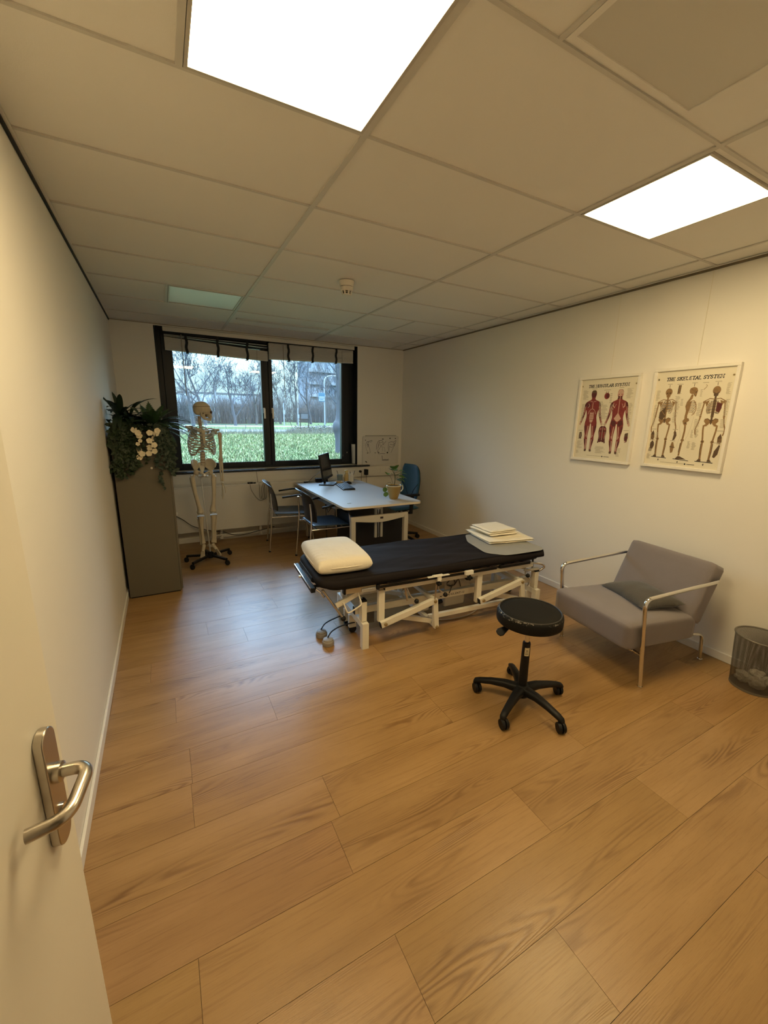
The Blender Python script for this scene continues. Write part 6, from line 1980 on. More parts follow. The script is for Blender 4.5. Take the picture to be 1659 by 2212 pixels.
BODY = [(0,1.0),(.030,.995),(.046,.965),(.047,.925),(.038,.895),(.032,.875),(.034,.855),(.060,.838),(.105,.820),(.135,.795),(.148,.755),(.150,.715),(.155,.660),(.168,.610),(.182,.560),(.190,.520),(.205,.485),(.215,.455),(.205,.435),(.185,.440),(.178,.465),(.165,.500),(.148,.545),(.132,.590),(.120,.640),(.112,.690),(.100,.650),(.092,.600),(.092,.560),(.100,.520),(.110,.470),(.112,.410),(.104,.350),(.090,.290),(.086,.245),(.090,.200),(.082,.150),(.066,.090),(.060,.045),(.068,.015),(.060,.0),(.030,.003),(.026,.030),(.030,.090),(.028,.150),(.030,.210),(.034,.250),(.030,.300),(.020,.370),(.008,.455),(0,.470)]
def muscular(poly, stroke, disc, textblock, W2, H2, ink, quad):
    def man(ox, oy, s, back):
        poly(BODY, 3, ox, oy, s); poly(BODY, 3, ox, oy, s, True)
        for mir in (False, True):
            # limbs and flank shading
            poly([(.098,.815),(.135,.795),(.148,.755),(.148,.715),(.120,.735),(.105,.775)], 4, ox, oy, s, mir)
            poly([(.152,.655),(.168,.610),(.182,.560),(.175,.525),(.150,.560),(.138,.610)], 4, ox, oy, s, mir)
            poly([(.092,.445),(.108,.410),(.100,.350),(.086,.300),(.075,.350),(.078,.410)], 4, ox, oy, s, mir)
            poly([(.084,.200),(.078,.150),(.062,.095),(.052,.150),(.060,.210)], 4, ox, oy, s, mir)
            stroke([(.040,.42),(.046,.36),(.050,.29),(.052,.25)], .007, 5, ox, oy, s, mir)
            stroke([(.048,.20),(.044,.12),(.042,.05)], .007, 5, ox, oy, s, mir)
            stroke([(.062,.27),(.045,.235)], .006, 5, ox, oy, s, mir)
            stroke([(.160,.63),(.172,.55),(.188,.49)], .004, 5, ox, oy, s, mir)
            stroke([(.130,.74),(.135,.68),(.142,.64)], .004, 5, ox, oy, s, mir)
            poly([(.188,.49),(.205,.485),(.215,.455),(.205,.435),(.185,.440),(.178,.465)], 5, ox, oy, s, mir)
            poly([(.03,.035),(.062,.035),(.068,.015),(.060,.0),(.030,.003)], 7, ox, oy, s, mir)
        if back:
            disc(ox, oy + .945*s, .046*s, .052*s, 5)
            disc(ox-.022*s, oy+.925*s, .008*s, .008*s, 3); disc(ox+.022*s, oy+.925*s, .008*s, .008*s, 3)
            poly([(-.03,.90),(.03,.90),(.04,.855),(-.04,.855)], 4, ox, oy, s)
            stroke([(0,.90),(0,.52)], .0052, 5, ox, oy, s)
            for mir in (False, True):
                poly([(.045,.78),(.095,.80),(.10,.745),(.07,.715)], 5, ox, oy, s, mir)
                poly([(.052,.785),(.088,.795),(.085,.75),(.066,.735)], 3, ox, oy, s, mir)
                poly([(.006,.64),(.03,.60),(.06,.555),(.004,.50)], 5, ox, oy, s, mir)
                poly([(.02,.51),(.085,.53),(.098,.47),(.06,.435),(.015,.45)], 4, ox, oy, s, mir)
            stroke([(0,.46),(0,.31)], .009, 0, ox, oy, s)
        else:
            poly([(-.044,.96),(.044,.96),(.046,.925),(.03,.885),(-.03,.885),(-.046,.925)], 4, ox, oy, s)
            disc(ox, oy+.975*s, .040*s, .024*s, 7)
            stroke([(0,.80),(0,.70)], .005, 5, ox, oy, s)
            for mir in (False, True):
                stroke([(.0,.705),(.03,.69),(.055,.66),(.065,.62)], .0045, 5, ox, oy, s, mir)
                stroke([(.01,.815),(.05,.825)], .004, 5, ox, oy, s, mir)
                stroke([(.03,.65),(.035,.55),(.02,.49)], .004, 5, ox, oy, s, mir)
            poly([(-.03,.65),(.03,.65),(.034,.56),(.012,.48),(-.012,.48),(-.034,.56)], 5, ox, oy, s)
            for k in range(4):
                stroke([(-.026,.64-.035*k),(.026,.64-.035*k)], .005, 3, ox, oy, s)
            poly([(-.10,.80),(-.045,.80),(-.035,.745),(-.075,.71),(-.105,.74)], 4, ox, oy, s)
            stroke([(-.075,.785),(-.055,.75),(-.08,.725)], .005, 5, ox, oy, s)
    man(-.118, -.276, .520, False)
    man(.118, -.280, .520, True)
    # small figures
    disc(.002, .192, .024, .026, 3); disc(.008, .192, .014, .018, 4)
    ink(2)
    for k in range(6): quad(.030, .048, .205-.014*k, .212-.014*k)
    stroke([(-.012,.215),(-.004,.228)], .004, 4); stroke([(.008,.215),(.012,.228)], .004, 4)
    def trunk(ox, oy):
        poly([(-.032,.050),(-.018,.066),(.018,.066),(.032,.050),(.036,.02),(.030,-.02),(.032,-.055),(.036,-.072),(.028,-.078),(.020,-.066),(.010,-.070),(0,-.062),(-.010,-.070),(-.020,-.066),(-.028,-.078),(-.036,-.072),(-.032,-.055),(-.030,-.02),(-.036,.02)], 4, ox, oy)
        for mir in (False, True):
            poly([(.006,.055),(.028,.050),(.030,.030),(.010,.028)], 3, ox, oy, 1, mir)
            poly([(.006,.020),(.022,.018),(.018,-.03),(.008,-.035)], 3, ox, oy, 1, mir)
            stroke([(.012,.042),(.024,.042)], .004, 5, ox, oy, 1, mir); stroke([(.026,.02),(.024,-.04)], .003, 5, ox, oy, 1, mir)
        stroke([(0,.06),(0,-.05)], .004, 5, ox, oy)
    trunk(.002, -.120)
    def hand(ox, oy, m):
        poly([(-.014,.0),(-.010,.030),(.010,.034),(.016,.0),(.010,-.024),(-.008,-.024)], m, ox, oy)
        for k in range(4): stroke([(-.010+.006*k,.004),(-.013+.008*k,-.030)], .0032, 7 if m == 7 else 4, ox, oy)
        stroke([(.0,.02),(.0,-.01)], .003, 5, ox, oy)
    hand(-.205, -.142, 7)
    poly([(-.013,.030),(.012,.036),(.016,.0),(.010,-.034),(-.006,-.040),(-.014,-.008)], 4, .212, -.142)
    poly([(-.010,.034),(.014,.040),(.014,.012),(-.012,.008)], 7, .212, -.142)
    disc(.210, -.172, .005, .006, 5)
    for i, (x0, x1, y0, y1, r) in enumerate(((-.225,-.165,.165,.245,9),(.165,.225,.165,.245,10),(-.225,-.19,-.02,.13,14),(-.035,.035,.0,.12,8),(.198,.228,-.03,.13,14),(-.06,-.022,.02,.15,10),(-.232,-.170,-.255,-.185,9),(-.050,.050,-.285,-.225,9),(.145,.185,-.30,-.23,5),(-.232,-.20,-.30,-.27,3),(.05,.075,.0,.12,9))):
        textblock(x0, x1, y0, y1, r, 40+i)
    ink(2)
    for x0, x1, y in ((-.142,-.094,.252),(-.03,.03,.238),(.10,.140,.250),(-.030,.030,-.040),(-.230,-.185,-.098),(.185,.228,-.088)): quad(x0, x1, y, y+.005)
    quad(-.12, .02, -.310, -.3065); disc(.028, -.308, .0055, .0055, 1); quad(.04, .09, -.310, -.3065)

def skeletal(poly, stroke, disc, textblock, W2, H2, ink, quad):
    def arm(ox, oy, s, mir):
        stroke([(.118,.790),(.128,.70),(.135,.615)], .0085, 6, ox, oy, s, mir); disc(ox + (-.116 if mir else .116)*s, oy+.795*s, .020*s, .018*s, 6)
        disc(ox + (-.137 if mir else .137)*s, oy+.605*s, .013*s, .014*s, 6)
        stroke([(.140,.60),(.150,.53),(.165,.475)], .0048, 6, ox, oy, s, mir); stroke([(.132,.60),(.144,.53),(.158,.472)], .0045, 6, ox, oy, s, mir)
        stroke([(.165,.47),(.172,.43),(.168,.39),(.160,.365)], .0075, 6, ox, oy, s, mir)
    def leg(ox, oy, s, mir):
        disc(ox + (-.060 if mir else .060)*s, oy+.490*s, .015*s, .015*s, 6)
        stroke([(.078,.485),(.076,.42),(.066,.34),(.060,.285)], .0105, 6, ox, oy, s, mir); disc(ox + (-.058 if mir else .058)*s, oy+.272*s, .021*s, .022*s, 6)
        disc(ox + (-.058 if mir else .058)*s, oy+.272*s, .009*s, .010*s, 7)
        stroke([(.056,.255),(.056,.16),(.052,.06)], .0100, 6, ox, oy, s, mir); stroke([(.070,.245),(.070,.15),(.062,.06)], .0040, 7, ox, oy, s, mir)
        disc(ox + (-.055 if mir else .055)*s, oy+.045*s, .014*s, .014*s, 6)
        poly([(.040,.035),(.070,.035),(.090,.006),(.036,.004)], 7, ox, oy, s, mir)
    def pelvis(ox, oy, s):
        for mir in (False, True):
            poly([(.010,.560),(.045,.585),(.078,.575),(.085,.545),(.060,.510),(.045,.480),(.028,.478),(.024,.505),(.010,.525)], 6, ox, oy, s, mir)
            disc(ox + (-.030 if mir else .030)*s, oy+.487*s, .009*s, .008*s, 0)
            stroke([(.014,.555),(.045,.578),(.076,.568)], .003, 7, ox, oy, s, mir)
        poly([(-.016,.565),(.016,.565),(.008,.505),(-.008,.505)], 7, ox, oy, s)
    def front(ox, oy, s, back):
        stroke([(0,.88),(0,.56)], .012, 6 if not back else 7, ox, oy, s)
        for mir in (False, True):
            for k in range(9):
                wd = (.045,.062,.073,.080,.084,.085,.084,.080,.070)[k]
                y = .815 - .0185*k
                a = 1 if not back else -1
                stroke([(.006,y+.004*a),(wd*.6,y+.010*a),(wd,y-.008),(wd*.9,y-.022),(wd*.45 if k > 5 else .012,y-.024+(.010 if k > 5 else 0))], .0036, 6 if (k % 2) else 7, ox, oy, s, mir)
            stroke([(.008,.832),(.06,.842),(.112,.812)], .0055, 6, ox, oy, s, mir)
            poly([(.06,.82),(.11,.80),(.085,.73)], 6, ox, oy, s, mir)
            arm(ox, oy, s, mir); leg(ox, oy, s, mir)
        pelvis(ox, oy, s)
        disc(ox, oy+.945*s, .046*s, .054*s, 6)
        poly([(-.030,.915),(.030,.915),(.024,.872),(-.024,.872)], 6, ox, oy, s)
        if back:
            stroke([(-.030,.92),(0,.90),(.030,.92)], .005, 7, ox, oy, s); poly([(-.028,.905),(.028,.905),(.022,.872),(-.022,.872)], 7, ox, oy, s)
            poly([(.030,.79),(.088,.775),(.090,.715),(.070,.66),(.030,.68)], 4, ox, oy, s)
            stroke([(.012,.82),(.012,.60)], .006, 7, ox, oy, s); stroke([(-.012,.82),(-.012,.60)], .004, 7, ox, oy, s)
        else:
            disc(ox-.018*s, oy+.930*s, .012*s, .011*s, 7); disc(ox+.018*s, oy+.930*s, .012*s, .011*s, 7); disc(ox, oy+.908*s, .006*s, .008*s, 7)
            poly([(-.086,.66),(-.01,.74),(.0,.60),(-.04,.545),(-.088,.575)], 7, ox, oy, s)
            stroke([(-.06,.68),(-.01,.62)], .005, 6, ox, oy, s)
        stroke([(-.105,.002),(.105,-.004)], .0045, 1, ox, oy, s)
        poly([(0,-.018),(.008,-.036),(0,-.054),(-.008,-.036)], 1, ox, oy, s)
        stroke([(0,1.045),(0,1.01)], .003, 7, ox, oy, s)
    def side(ox, oy, s):
        poly([(-.050,.955),(-.040,.985),(0,1.0),(.040,.985),(.055,.95),(.050,.92),(.045,.875),(.030,.870),(.012,.905),(-.015,.905),(-.042,.92)], 6, ox, oy, s)
        disc(ox+.036*s, oy+.93*s, .010*s, .010*s, 7); stroke([(.015,.905),(.03,.875)], .004, 7, ox, oy, s); stroke([(-.03,.97),(0,.955),(.03,.96)], .002, 7, ox, oy, s)
        poly([(-.016,.900),(.012,.900),(.004,.845),(-.016,.82),(-.040,.78),(-.046,.72),(-.030,.66),(-.022,.58),(-.055,.56),(-.058,.60),(-.052,.68),(-.070,.74),(-.060,.80),(-.030,.85)], 6, ox, oy, s)
        poly([(-.046,.80),(.0,.81),(-.010,.70),(-.030,.60),(-.050,.62)], 6, ox, oy, s)
        for k in range(9):
            y = .81 - .019*k
            stroke([(-.010,y),(.020,y+.006),(.055+.008*math.sin(k*.6),y-.018)], .0035, 7 if k % 2 else 6, ox, oy, s)
        stroke([(.030,.815),(.062,.76),(.070,.70),(.055,.64),(.03,.62)], .0045, 6, ox, oy, s)
        poly([(-.075,.54),(-.045,.585),(.0,.575),(.010,.545),(-.018,.52),(-.010,.490),(-.040,.475),(-.060,.50)], 6, ox, oy, s)
        disc(ox-.034*s, oy+.51*s, .013*s, .013*s, 7)
        stroke([(-.030,.49),(-.026,.40),(-.034,.29)], .0115, 6, ox, oy, s); disc(ox-.034*s, oy+.273*s, .022*s, .018*s, 6)
        stroke([(-.036,.255),(-.044,.16),(-.050,.06)], .0110, 6, ox, oy, s); stroke([(-.052,.23),(-.058,.10)], .0045, 7, ox, oy, s)
        poly([(-.085,.012),(-.060,.045),(-.035,.045),(.02,.020),(.055,.004),(-.085,.002)], 7, ox, oy, s)
        stroke([(-.115,.002),(.085,-.012)], .0045, 1, ox, oy, s); poly([(-.05,-.022),(-.042,-.040),(-.05,-.058),(-.058,-.040)], 1, ox, oy, s)
        stroke([(.06,.60),(.045,.45),(.02,.33),(-.01,.25)], .0012, 2, ox, oy, s); stroke([(-.09,.55),(-.10,.45),(-.07,.33),(-.085,.25),(-.10,.18)], .0012, 2, ox, oy, s)
        stroke([(0,1.045),(0,1.01)], .003, 7, ox, oy, s)
    front(-.148, -.282, .500, False)
    side(.012, -.286, .505)
    front(.152, -.290, .508, True)
    # small inset figures
    poly([(-.008,.03),(.010,.032),(.008,-.03),(-.010,-.030)], 7, -.080, .205); stroke([(.002,.028),(.0,-.028)], .006, 6, -.080, .205)
    stroke([(-.008,-.010),(.004,.004),(.010,.016),(.002,.022)], .003, 6, .082, .208)
    def blob(ox, oy, tall):
        poly([(-.012,-.03),(-.014,.008),(.0,.034),(.010,.010),(.013,-.02),(.006,-.036)], 7, ox, oy)
        for k in range(3): stroke([(-.008+.007*k,.0),(-.010+.009*k,-.036)], .003, 6, ox, oy)
    blob(-.214, -.118, 1); blob(.222, -.128, 1)
    poly([(-.010,.02),(.004,.036),(.014,.02),(.018,.0),(.010,-.026),(-.008,-.026),(-.012,.0)], 7, -.212, -.195)
    for k in range(4): stroke([(-.012+.006*k,-.02),(-.016+.006*k,-.045)], .0035, 7, -.212, -.195)
    poly([(-.004,.036),(.008,.026),(.014,.0),(.004,-.030),(-.010,-.036),(-.006,.0)], 7, -.062, -.118)
    poly([(-.006,.040),(.004,.040),(.014,.010),(.008,-.034),(-.006,-.040),(-.014,.004)], 6, -.066, -.205); stroke([(-.014,.006),(.016,.002)], .006, 7, -.066, -.205)
    poly([(.010,.044),(.018,.040),(.012,-.02),(-.004,-.046),(-.016,-.040),(-.012,.0)], 7, .214, -.212)
    for i, (x0, x1, y0, y1, r) in enumerate(((-.235,-.205,.13,.205,9),(-.235,-.212,-.06,.10,15),(-.100,-.060,.06,.16,9),(-.06,-.04,.09,.14,4),(-.098,-.062,-.03,.05,8),(.052,.088,.02,.11,9),(.050,.085,-.075,.0,7),(.205,.235,.16,.235,8),(.212,.238,.02,.13,12),(.205,.236,-.06,.0,5),(.040,.062,-.13,-.075,7),(.068,.092,-.13,-.075,7),(.030,.052,-.205,-.155,7),(.060,.090,-.215,-.160,7),(-.238,-.205,-.30,-.262,5),(.055,.075,.15,.2,5),(-.195,-.175,-.15,-.10,5),(-.085,-.06,.175,.18,1))):
        textblock(x0, x1, y0, y1, r, 70+i)
    ink(2)
    for x0, x1, y in ((-.165,-.132,.244),(-.100,-.060,.240),(-.005,.030,.244),(.062,.098,.242),(.134,.172,.245),(-.230,-.195,-.078),(-.080,-.045,-.076),(.195,.235,-.078),(-.230,-.195,-.158),(-.085,-.05,-.158),(.190,.232,-.158)): quad(x0, x1, y, y+.0045)
    quad(-.13, .03, -.318, -.3145); disc(.038, -.316, .0055, .0055, 1); quad(.05, .10, -.318, -.3145)

poster(2.255, 1.282, 1.992, .535, 'framed chart headed THE MUSCULAR SYSTEM with two red muscle figures', 'THE MUSCULAR SYSTEM', muscular, wire_dy=.0)
poster(1.622, 1.288, 2.006, .530, 'framed chart headed THE SKELETAL SYSTEM with three brown skeletons', 'THE SKELETAL SYSTEM', skeletal, wire_dy=.0)
# ------------------------------------------------------------------ outdoors
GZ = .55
OUTK = .60        # outdoor colours scaled down to offset the raised brightness of the upper sky
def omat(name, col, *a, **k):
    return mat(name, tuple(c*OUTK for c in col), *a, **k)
def grass_mat():
    m, nt, b = nt_new('lawn_grass')
    N, L = nt.nodes, nt.links
    tc = N.new('ShaderNodeTexCoord')
    n1 = N.new('ShaderNodeTexNoise'); n1.inputs['Scale'].default_value = 2.2; n1.inputs['Detail'].default_value = 6; n1.inputs['Roughness'].default_value = .7
    n2 = N.new('ShaderNodeTexNoise'); n2.inputs['Scale'].default_value = .25; n2.inputs['Detail'].default_value = 3
    L.new(tc.outputs['Object'], n1.inputs['Vector']); L.new(tc.outputs['Object'], n2.inputs['Vector'])
    r = N.new('ShaderNodeValToRGB')
    for e_, (p, c) in zip(r.color_ramp.elements, ((.36,(.032,.045,.016)), (.66,(.090,.118,.046)))):
        e_.position = p; e_.color = (*c, 1)
    L.new(n1.outputs['Fac'], r.inputs['Fac'])
    mx = N.new('ShaderNodeMix'); mx.data_type = 'RGBA'
    rr = N.new('ShaderNodeMapRange'); rr.inputs[1].default_value = .45; rr.inputs[2].default_value = .7; rr.inputs[4].default_value = .55
    L.new(n2.outputs['Fac'], rr.inputs[0]); L.new(rr.outputs[0], mx.inputs[0])
    L.new(r.outputs['Color'], mx.inputs[6]); mx.inputs[7].default_value = (.105,.105,.046,1)
    L.new(mx.outputs[2], b.inputs['Base Color']); b.inputs['Roughness'].default_value = .95; b.inputs['Specular IOR Level'].default_value = .05
    return m
GRASS = grass_mat()
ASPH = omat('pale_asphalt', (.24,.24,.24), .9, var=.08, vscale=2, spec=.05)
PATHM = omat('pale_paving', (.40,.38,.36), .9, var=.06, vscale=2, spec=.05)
def ground(name, m, y0, y1, z, kind='structure', x0=-70, x1=120):
    o = box(name, m, x0, x1, y0, y1, z-.3, z)
    o['kind'] = kind
    return o
ground('ground', GRASS, 5.95, 140, GZ)
ground('road', ASPH, 29.0, 34.5, GZ+.02)
ground('verge', GRASS, 34.5, 43, GZ+.03)
ground('footpath', PATHM, 43, 47, GZ+.04)

# grass blades and fallen leaves on the near lawn: nobody could count them
rnd = random.Random(5)
b = MB()
for i in range(34000):
    y = 9.5 + 19.3*rnd.random()**1.25
    x = rnd.uniform(.0, 7.2)*y/16
    h = rnd.uniform(.03, .10)
    a = rnd.uniform(0, PI)
    w = rnd.uniform(.008, .018)*(1 + y/26)
    dx, dy = math.cos(a)*w, math.sin(a)*w
    lx, ly = rnd.uniform(-.05,.05), rnd.uniform(-.05,.05)
    b.mi = rnd.choice((0, 0, 0, 1, 2))
    b.f([b.v((x-dx, y-dy, GZ)), b.v((x+dx, y+dy, GZ)), b.v((x+lx, y+ly, GZ+h))])
g = b.build('lawn_blades', [omat('blade_green', (.075,.112,.026), .8, var=.3, vscale=1.5), omat('blade_light', (.30,.36,.13), .8, var=.2, vscale=1.5), omat('blade_straw', (.38,.34,.17), .8, var=.2)], smooth=False, nofix=True)
tag(g, 'rough green lawn grass outside the window', 'grass', kind='stuff')

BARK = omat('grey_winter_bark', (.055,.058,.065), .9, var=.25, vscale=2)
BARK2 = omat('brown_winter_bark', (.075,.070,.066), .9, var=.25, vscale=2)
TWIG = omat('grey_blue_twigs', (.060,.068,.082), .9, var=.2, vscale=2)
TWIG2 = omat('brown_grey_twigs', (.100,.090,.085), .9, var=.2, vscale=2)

def bare_tree(x, y, H, spread, seed, label, bark=BARK, twig=TWIG, levels=6, trunk_h=.25, lean=0.0, rad=None, group='bare winter trees outside', rmin=.013):
    rnd = random.Random(seed)
    t = empty('bare_tree', (x, y, GZ-.02), label=label, cat='tree', group=group)
    tb, wb = MB(), MB()
    r0 = rad if rad else H*.0125
    def grow(p, d, ln, r, lv):
        n = 3 if lv < 4 else 2
        pts = [p]
        dd = d.copy()
        for k in range(n):
            dd = (dd + Vector((rnd.gauss(0,.09), rnd.gauss(0,.09), rnd.gauss(.04,.05)))).normalized()
            pts.append(pts[-1] + dd*(ln/n))
        r1 = r*.70
        (tb if lv <= 1 else wb).tube(pts, r, 7 if lv <= 1 else (4 if lv <= 3 else 3), radii=[r + (r1-r)*k/n for k in range(n+1)], caps=False)
        if lv >= levels: return
        nb = 4 if lv == 0 else rnd.choice((2, 3, 3))
        for k in range(nb):
            lead = k == 0
            at = pts[-1] if k < 2 else pts[rnd.randrange(1, len(pts))]
            s = dd.orthogonal().normalized()
            s = Quaternion(dd, rnd.uniform(0, 2*PI)) @ s
            ang_ = R(rnd.uniform(3, 14) if lead else rnd.uniform(22, 48))*spread
            nd = (dd*math.cos(ang_) + s*math.sin(ang_) + Vector((0,0,.10))).normalized()
            grow(at, nd, ln*(rnd.uniform(.72,.86) if lead else rnd.uniform(.52,.78)), max(r1*(.86 if lead else rnd.uniform(.42,.62)), rmin), lv+1)
    L0 = H*trunk_h
    grow(Vector((0,0,0)), Vector((lean,0,1)).normalized(), L0, r0, 0)
    tb.build('trunk', bark, t, smooth=True, angle=60, nofix=True)
    wb.build('branches', twig, t, smooth=False, nofix=True)
    return t
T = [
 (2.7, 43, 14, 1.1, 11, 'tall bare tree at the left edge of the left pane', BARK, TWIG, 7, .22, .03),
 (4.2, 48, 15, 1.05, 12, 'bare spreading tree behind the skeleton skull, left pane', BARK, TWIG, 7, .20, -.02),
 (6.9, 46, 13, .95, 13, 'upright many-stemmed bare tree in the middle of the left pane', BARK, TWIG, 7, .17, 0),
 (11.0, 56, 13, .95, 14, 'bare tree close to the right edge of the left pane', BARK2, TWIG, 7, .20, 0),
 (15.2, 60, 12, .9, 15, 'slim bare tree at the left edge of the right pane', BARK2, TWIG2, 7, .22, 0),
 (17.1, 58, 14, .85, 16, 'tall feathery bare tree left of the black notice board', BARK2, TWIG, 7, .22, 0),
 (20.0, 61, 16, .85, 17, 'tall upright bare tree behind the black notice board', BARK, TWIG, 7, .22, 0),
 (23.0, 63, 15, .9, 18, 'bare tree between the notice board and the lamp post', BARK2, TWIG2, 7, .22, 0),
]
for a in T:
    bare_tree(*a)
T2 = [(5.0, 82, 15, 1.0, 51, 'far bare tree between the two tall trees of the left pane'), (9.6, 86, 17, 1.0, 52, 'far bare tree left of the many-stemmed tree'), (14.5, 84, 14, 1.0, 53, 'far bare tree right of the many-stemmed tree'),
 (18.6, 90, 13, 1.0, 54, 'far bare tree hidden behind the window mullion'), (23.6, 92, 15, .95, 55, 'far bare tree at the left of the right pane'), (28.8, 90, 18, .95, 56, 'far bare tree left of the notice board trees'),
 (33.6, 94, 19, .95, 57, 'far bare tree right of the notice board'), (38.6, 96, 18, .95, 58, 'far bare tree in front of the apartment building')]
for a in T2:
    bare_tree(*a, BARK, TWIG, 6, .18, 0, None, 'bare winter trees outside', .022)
# knotty trunk close to the window
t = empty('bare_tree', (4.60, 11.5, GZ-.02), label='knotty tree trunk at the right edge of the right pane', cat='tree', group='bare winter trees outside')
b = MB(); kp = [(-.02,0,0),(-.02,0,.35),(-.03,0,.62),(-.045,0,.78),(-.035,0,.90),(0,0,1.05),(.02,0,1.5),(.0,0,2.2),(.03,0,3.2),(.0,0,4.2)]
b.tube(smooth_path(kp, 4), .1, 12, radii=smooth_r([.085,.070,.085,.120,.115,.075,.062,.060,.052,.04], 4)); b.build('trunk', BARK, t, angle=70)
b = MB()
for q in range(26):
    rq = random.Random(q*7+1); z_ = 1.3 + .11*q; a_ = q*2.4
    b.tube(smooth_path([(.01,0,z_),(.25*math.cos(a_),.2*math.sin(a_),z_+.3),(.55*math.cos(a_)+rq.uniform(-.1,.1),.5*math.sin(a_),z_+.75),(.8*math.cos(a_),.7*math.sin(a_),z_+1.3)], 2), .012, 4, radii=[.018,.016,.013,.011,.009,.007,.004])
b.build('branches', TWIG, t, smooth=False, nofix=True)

def thicket(x, y, w, d, h, n, seed, label, m):
    rnd = random.Random(seed)
    t = empty('bare_thicket', (x, y, GZ), label=label, cat='shrub', group='bare thickets beyond the road')
    b = MB()
    for i in range(n):
        px_, py_ = rnd.gauss(0, w/3.2), rnd.uniform(-d/2, d/2)
        hh_ = h*rnd.uniform(.45, 1.0)*(1 - .35*min(1, abs(px_)/(w/2)))
        dx, dy = rnd.gauss(0, .16), rnd.gauss(0, .16)
        p = Vector((px_, py_, 0)); q = p + Vector((dx*hh_*.5, dy*hh_*.5, hh_*.55)); e_ = q + Vector((dx*hh_*.9+rnd.gauss(0,.1), dy*hh_*.5, hh_*.45))
        b.tube([p, q, e_], .02, 3, radii=[.022, .014, .005], caps=False)
        for k in range(7):
            s = p.lerp(q, rnd.uniform(.4,1)) if k < 2 else q.lerp(e_, rnd.uniform(0,.8))
            b.tube([s, s + Vector((rnd.gauss(0,.35), rnd.gauss(0,.25), rnd.uniform(.2,.7)))*h*.16], .01, 3, radii=[.009,.004], caps=False)
    b.build('stems', m, t, smooth=False, nofix=True)
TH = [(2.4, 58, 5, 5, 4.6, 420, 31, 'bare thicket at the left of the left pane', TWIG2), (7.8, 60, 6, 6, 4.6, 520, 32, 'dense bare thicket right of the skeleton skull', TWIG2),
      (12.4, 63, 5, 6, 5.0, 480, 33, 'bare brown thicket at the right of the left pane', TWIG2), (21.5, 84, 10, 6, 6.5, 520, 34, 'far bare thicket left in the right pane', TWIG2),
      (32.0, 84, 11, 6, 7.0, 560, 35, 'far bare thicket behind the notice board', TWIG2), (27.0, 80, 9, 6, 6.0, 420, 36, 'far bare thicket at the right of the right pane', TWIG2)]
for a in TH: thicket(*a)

# low brown hedge behind the lawn in the right pane
rnd = random.Random(77)
t = empty('hedge', (9.6, 27.6, GZ), label='low brown leafless hedge behind the lawn in the right pane', cat='hedge')
b = MB()
for i in range(5200):
    px_, py_ = rnd.uniform(-2.2, 2.4), rnd.uniform(-.6, .6)
    hh_ = rnd.uniform(.15, .62)*(1-.25*abs(py_))*min(1, .35+(px_+2.2)*.8)
    a = rnd.uniform(0, 2*PI); s_ = rnd.uniform(.04, .13)
    p = Vector((px_, py_, hh_*rnd.uniform(.3,1)))
    d1 = Vector((math.cos(a), math.sin(a), rnd.uniform(-.5,.9)))*s_
    d2 = Vector((-math.sin(a), math.cos(a), rnd.uniform(-.4,.6)))*s_*.3
    b.f([b.v(p-d2), b.v(p+d1), b.v(p+d2)])
b.build('twigs', omat('hedge_brown', (.075,.064,.055), .9, var=.3, vscale=3), t, smooth=False, nofix=True)
# dry grass tufts
t = b = MB()
for i in range(2200):
    y = 26.0 + rnd.uniform(-1.0, .9); x = rnd.uniform(.5, 10.5)*y/24
    h = rnd.uniform(.15, .55); a = rnd.uniform(0, PI)
    b.f([b.v((x-.012*math.cos(a), y-.012*math.sin(a), GZ)), b.v((x+.012*math.cos(a), y+.012*math.sin(a), GZ)), b.v((x+rnd.uniform(-.14,.14), y+rnd.uniform(-.1,.1), GZ+h))])
g = b.build('dry_grass', omat('dry_straw', (.16,.15,.10), .9, var=.2), smooth=False, nofix=True)
tag(g, 'pale dry grass along the lawn edge by the road', 'grass', kind='stuff')

# black notice board on two posts
t = empty('notice_board', (10.97, 35.2, GZ+.03), label='black notice board on two posts beyond the road', cat='notice board')
b = MB(); b.box(-.38, .38, -.05, .05, .80, 1.38); b.build('panel', BLACKP, t, bevel=.01)
b = MB(); b.box(-.31, .31, -.056, -.051, .88, 1.30); b.build('glazing', omat('dark_notice_glass', (.09,.10,.11), .2), t)
for x in (-.36, .36):
    b = MB(); b.box(x-.03, x+.03, -.04, .04, 0, .81); b.build('post', BLACKM, t)
# street lamp with a curved arm
LAMPP = omat('pale_galvanised_post', (.24,.26,.27), .5, var=.03)
t = empty('street_lamp', (12.75, 35.0, GZ+.03), label='pale street lamp post with a curved arm in the right pane', cat='street lamp')
b = MB(); b.tube(fillet([(0,0,0),(0,0,4.50),(1.25,0,4.56)], .6, 8), .055, 10, radii=None); b.build('pole', LAMPP, t)
b = MB(); b.box(1.15, 1.7, -.10, .10, 4.49, 4.58); b.build('lantern', LAMPP, t, bevel=.03)
t = empty('street_sign', (12.72, 35.0, 3.30), label='blue and white road sign panel fixed to the street lamp post', cat='sign')
b = MB(); b.box(-.55, .03, -.10, -.07, -.36, .36); b.build('panel', omat('sign_blue', (.035,.12,.18), .4), t, bevel=.01)
b = MB(); b.box(-.51, 0, -.106, -.101, -.04, .06); b.box(-.51, 0, -.106, -.101, -.30, -.10); b.build('white_band', omat('sign_white', (.28,.31,.33), .4), t)
b = MB(); b.box(-.42, -.10, -.111, -.107, -.23, -.16); b.build('blue_patch', MATS['sign_blue'], t)
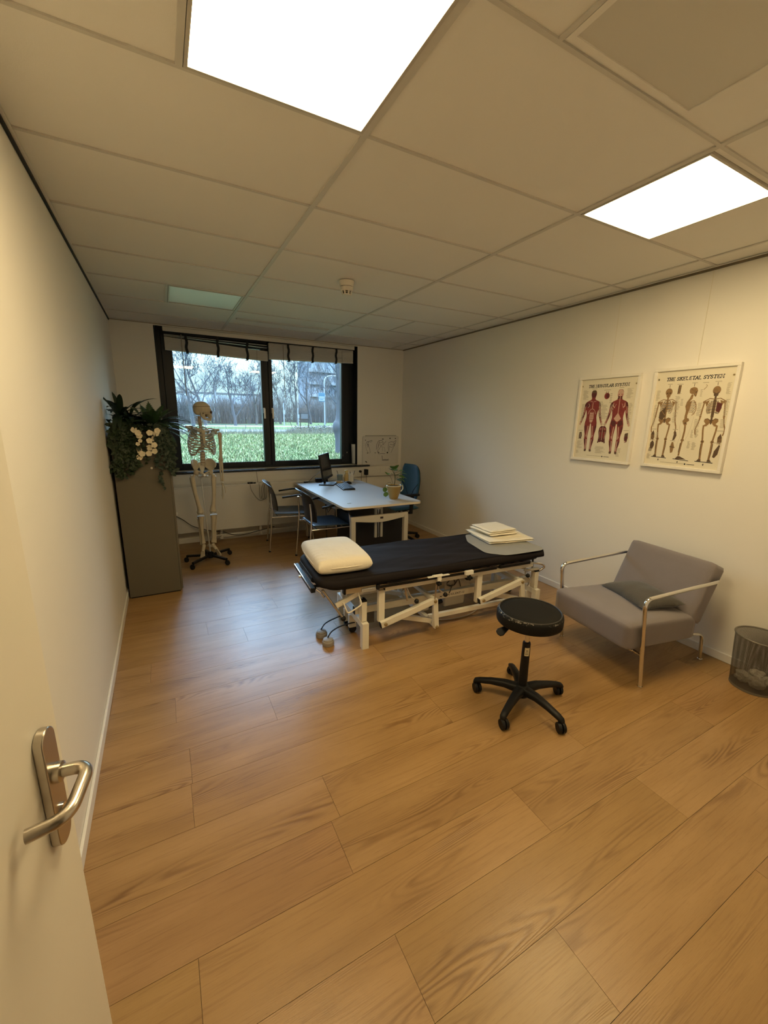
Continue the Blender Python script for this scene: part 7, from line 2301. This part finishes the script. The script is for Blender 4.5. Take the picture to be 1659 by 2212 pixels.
# slim white posts
for x, y, h, lb in ((11.9, 45.5, 2.5, 'white pole with a small sign at the left of the right pane'), (14.5, 49, 2.1, 'thin pale pole standing left of the notice board'), (6.9, 62, 4.8, 'thin white pole among the thickets of the left pane')):
    t = empty('marker_post', (x, y, GZ), label=lb, cat='post')
    b = MB(); b.tube([(0,0,0),(0,0,h)], .06, 8); b.build('pole', LAMPP, t)
    b = MB(); b.box(-.09, .14, -.08, -.06, h-1.2, h-.75); b.build('plate', LAMPP, t)
# leaning stake
t = empty('stake', (10.05, 35.6, GZ+.03), label='thin dark stake leaning on the verge left of the notice board', cat='stake')
b = MB(); b.tube([(0,0,0),(-.25,0,.65)], .022, 6); b.build('rod', BLACKM, t)
# railing by the road, left pane
t = empty('road_railing', (5.2, 34.9, GZ+.03), label='low dark railing along the road in the left pane', cat='railing')
b = MB(); b.tube([(-5.4,0,.34),(2.6,0,.34)], .025, 6); b.build('rail', omat('railing_grey', (.05,.06,.065), .5), t)
for k in range(6):
    b = MB(); b.tube([(-5.2+1.5*k,0,0),(-5.2+1.5*k,0,.34)], .02, 6); b.build('post', omat('railing_grey', (.05,.06,.065), .5), t)

# houses far behind the trees
def block(x, y, w, h, d, floors, cols, label, wallm, winm):
    t = empty('apartment_building', (x, y, GZ), label=label, cat='building')
    b = MB(); b.box(-w/2, w/2, 0, d, 0, h); b.build('walls', wallm, t, smooth=False)
    b = MB(); b.box(-w/2-.2, w/2+.2, -.2, d+.2, h, h+.35); b.build('roof', omat('grey_roof', (.10,.11,.12), .8), t, smooth=False)
    for i in range(floors):
        b = MB(); b.box(-w/2, w/2, -.7, 0, h*i/floors+.1, h*i/floors+.9) if i else None
        if i: b.build('balcony', omat('balcony_white', (.27,.29,.31), .6), t, smooth=False)
        else: b.bm.free()
        for j in range(cols):
            x0 = -w/2 + w*(j+.18)/cols
            bb = MB(); bb.box(x0, x0 + w*.64/cols, -.06, -.005, h*i/floors+1.0, h*i/floors+2.35); bb.build('window', winm, t, smooth=False)
block(39.5, 104, 11, 15, 10, 5, 5, 'pale apartment building behind the bare trees at the right', omat('blue_grey_render', (.14,.165,.20), .8), omat('window_pale', (.24,.27,.31), .3))
block(14.5, 118, 20, 6.5, 10, 2, 7, 'low pale building behind the thickets of the left pane', omat('grey_render', (.50,.54,.58), .8), omat('window_dark', (.40,.45,.5), .3))

# ------------------------------------------------------------------ sky
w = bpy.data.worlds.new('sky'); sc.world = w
w.use_nodes = True
nt = w.node_tree; N, L = nt.nodes, nt.links
bg = N['Background']
tc = N.new('ShaderNodeTexCoord')
mp = N.new('ShaderNodeMapping'); mp.inputs['Scale'].default_value = (1, 1, 3.2)
L.new(tc.outputs['Generated'], mp.inputs['Vector'])
nz = N.new('ShaderNodeTexNoise'); nz.inputs['Scale'].default_value = 2.2; nz.inputs['Detail'].default_value = 5
L.new(mp.outputs['Vector'], nz.inputs['Vector'])
rp = N.new('ShaderNodeValToRGB')
rp.color_ramp.elements[0].position = .38; rp.color_ramp.elements[0].color = (.56,.80,.95,1)
rp.color_ramp.elements[1].position = .62; rp.color_ramp.elements[1].color = (.74,.95,1.0,1)
L.new(nz.outputs['Fac'], rp.inputs['Fac'])
cm = N.new('ShaderNodeMix'); cm.data_type = 'RGBA'; cm.inputs[7].default_value = (.46,.66,1.0,1)
L.new(rp.outputs['Color'], cm.inputs[6]); L.new(cm.outputs[2], bg.inputs['Color'])
cmr = N.new('ShaderNodeMapRange'); cmr.inputs[1].default_value = .10; cmr.inputs[2].default_value = .45; L.new(cmr.outputs[0], cm.inputs[0])
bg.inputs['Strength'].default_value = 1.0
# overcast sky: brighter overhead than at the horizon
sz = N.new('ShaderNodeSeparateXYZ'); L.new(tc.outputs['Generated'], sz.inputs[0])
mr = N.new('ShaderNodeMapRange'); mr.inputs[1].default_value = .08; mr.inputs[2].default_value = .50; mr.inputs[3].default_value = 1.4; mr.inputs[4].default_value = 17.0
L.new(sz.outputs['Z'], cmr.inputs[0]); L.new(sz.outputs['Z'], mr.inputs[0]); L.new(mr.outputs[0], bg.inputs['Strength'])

# light portal in the window opening
pl = bpy.data.lights.new('daylight_portal', 'AREA')
pl.shape = 'RECTANGLE'; pl.size = 2.5; pl.size_y = 1.6
pl.cycles.is_portal = True
po = bpy.data.objects.new('daylight_portal', pl)
COL.objects.link(po)
po.location = (1.29, YB+.24, 1.76)
po.rotation_euler = (R(-90), 0, 0)   # faces into the room
sc.view_settings.view_transform = 'Standard'
sc.view_settings.look = 'None'
sc.view_settings.gamma = 1.0
sc.view_settings.use_curve_mapping = False
sc.view_settings.exposure = 0.2
sc.cycles.max_bounces = 10
sc.cycles.diffuse_bounces = 5
sc.cycles.transparent_max_bounces = 12
sc.cycles.sample_clamp_indirect = 6
sc.cycles.caustics_reflective = False
sc.cycles.caustics_refractive = False
sc.cycles.use_denoising = True
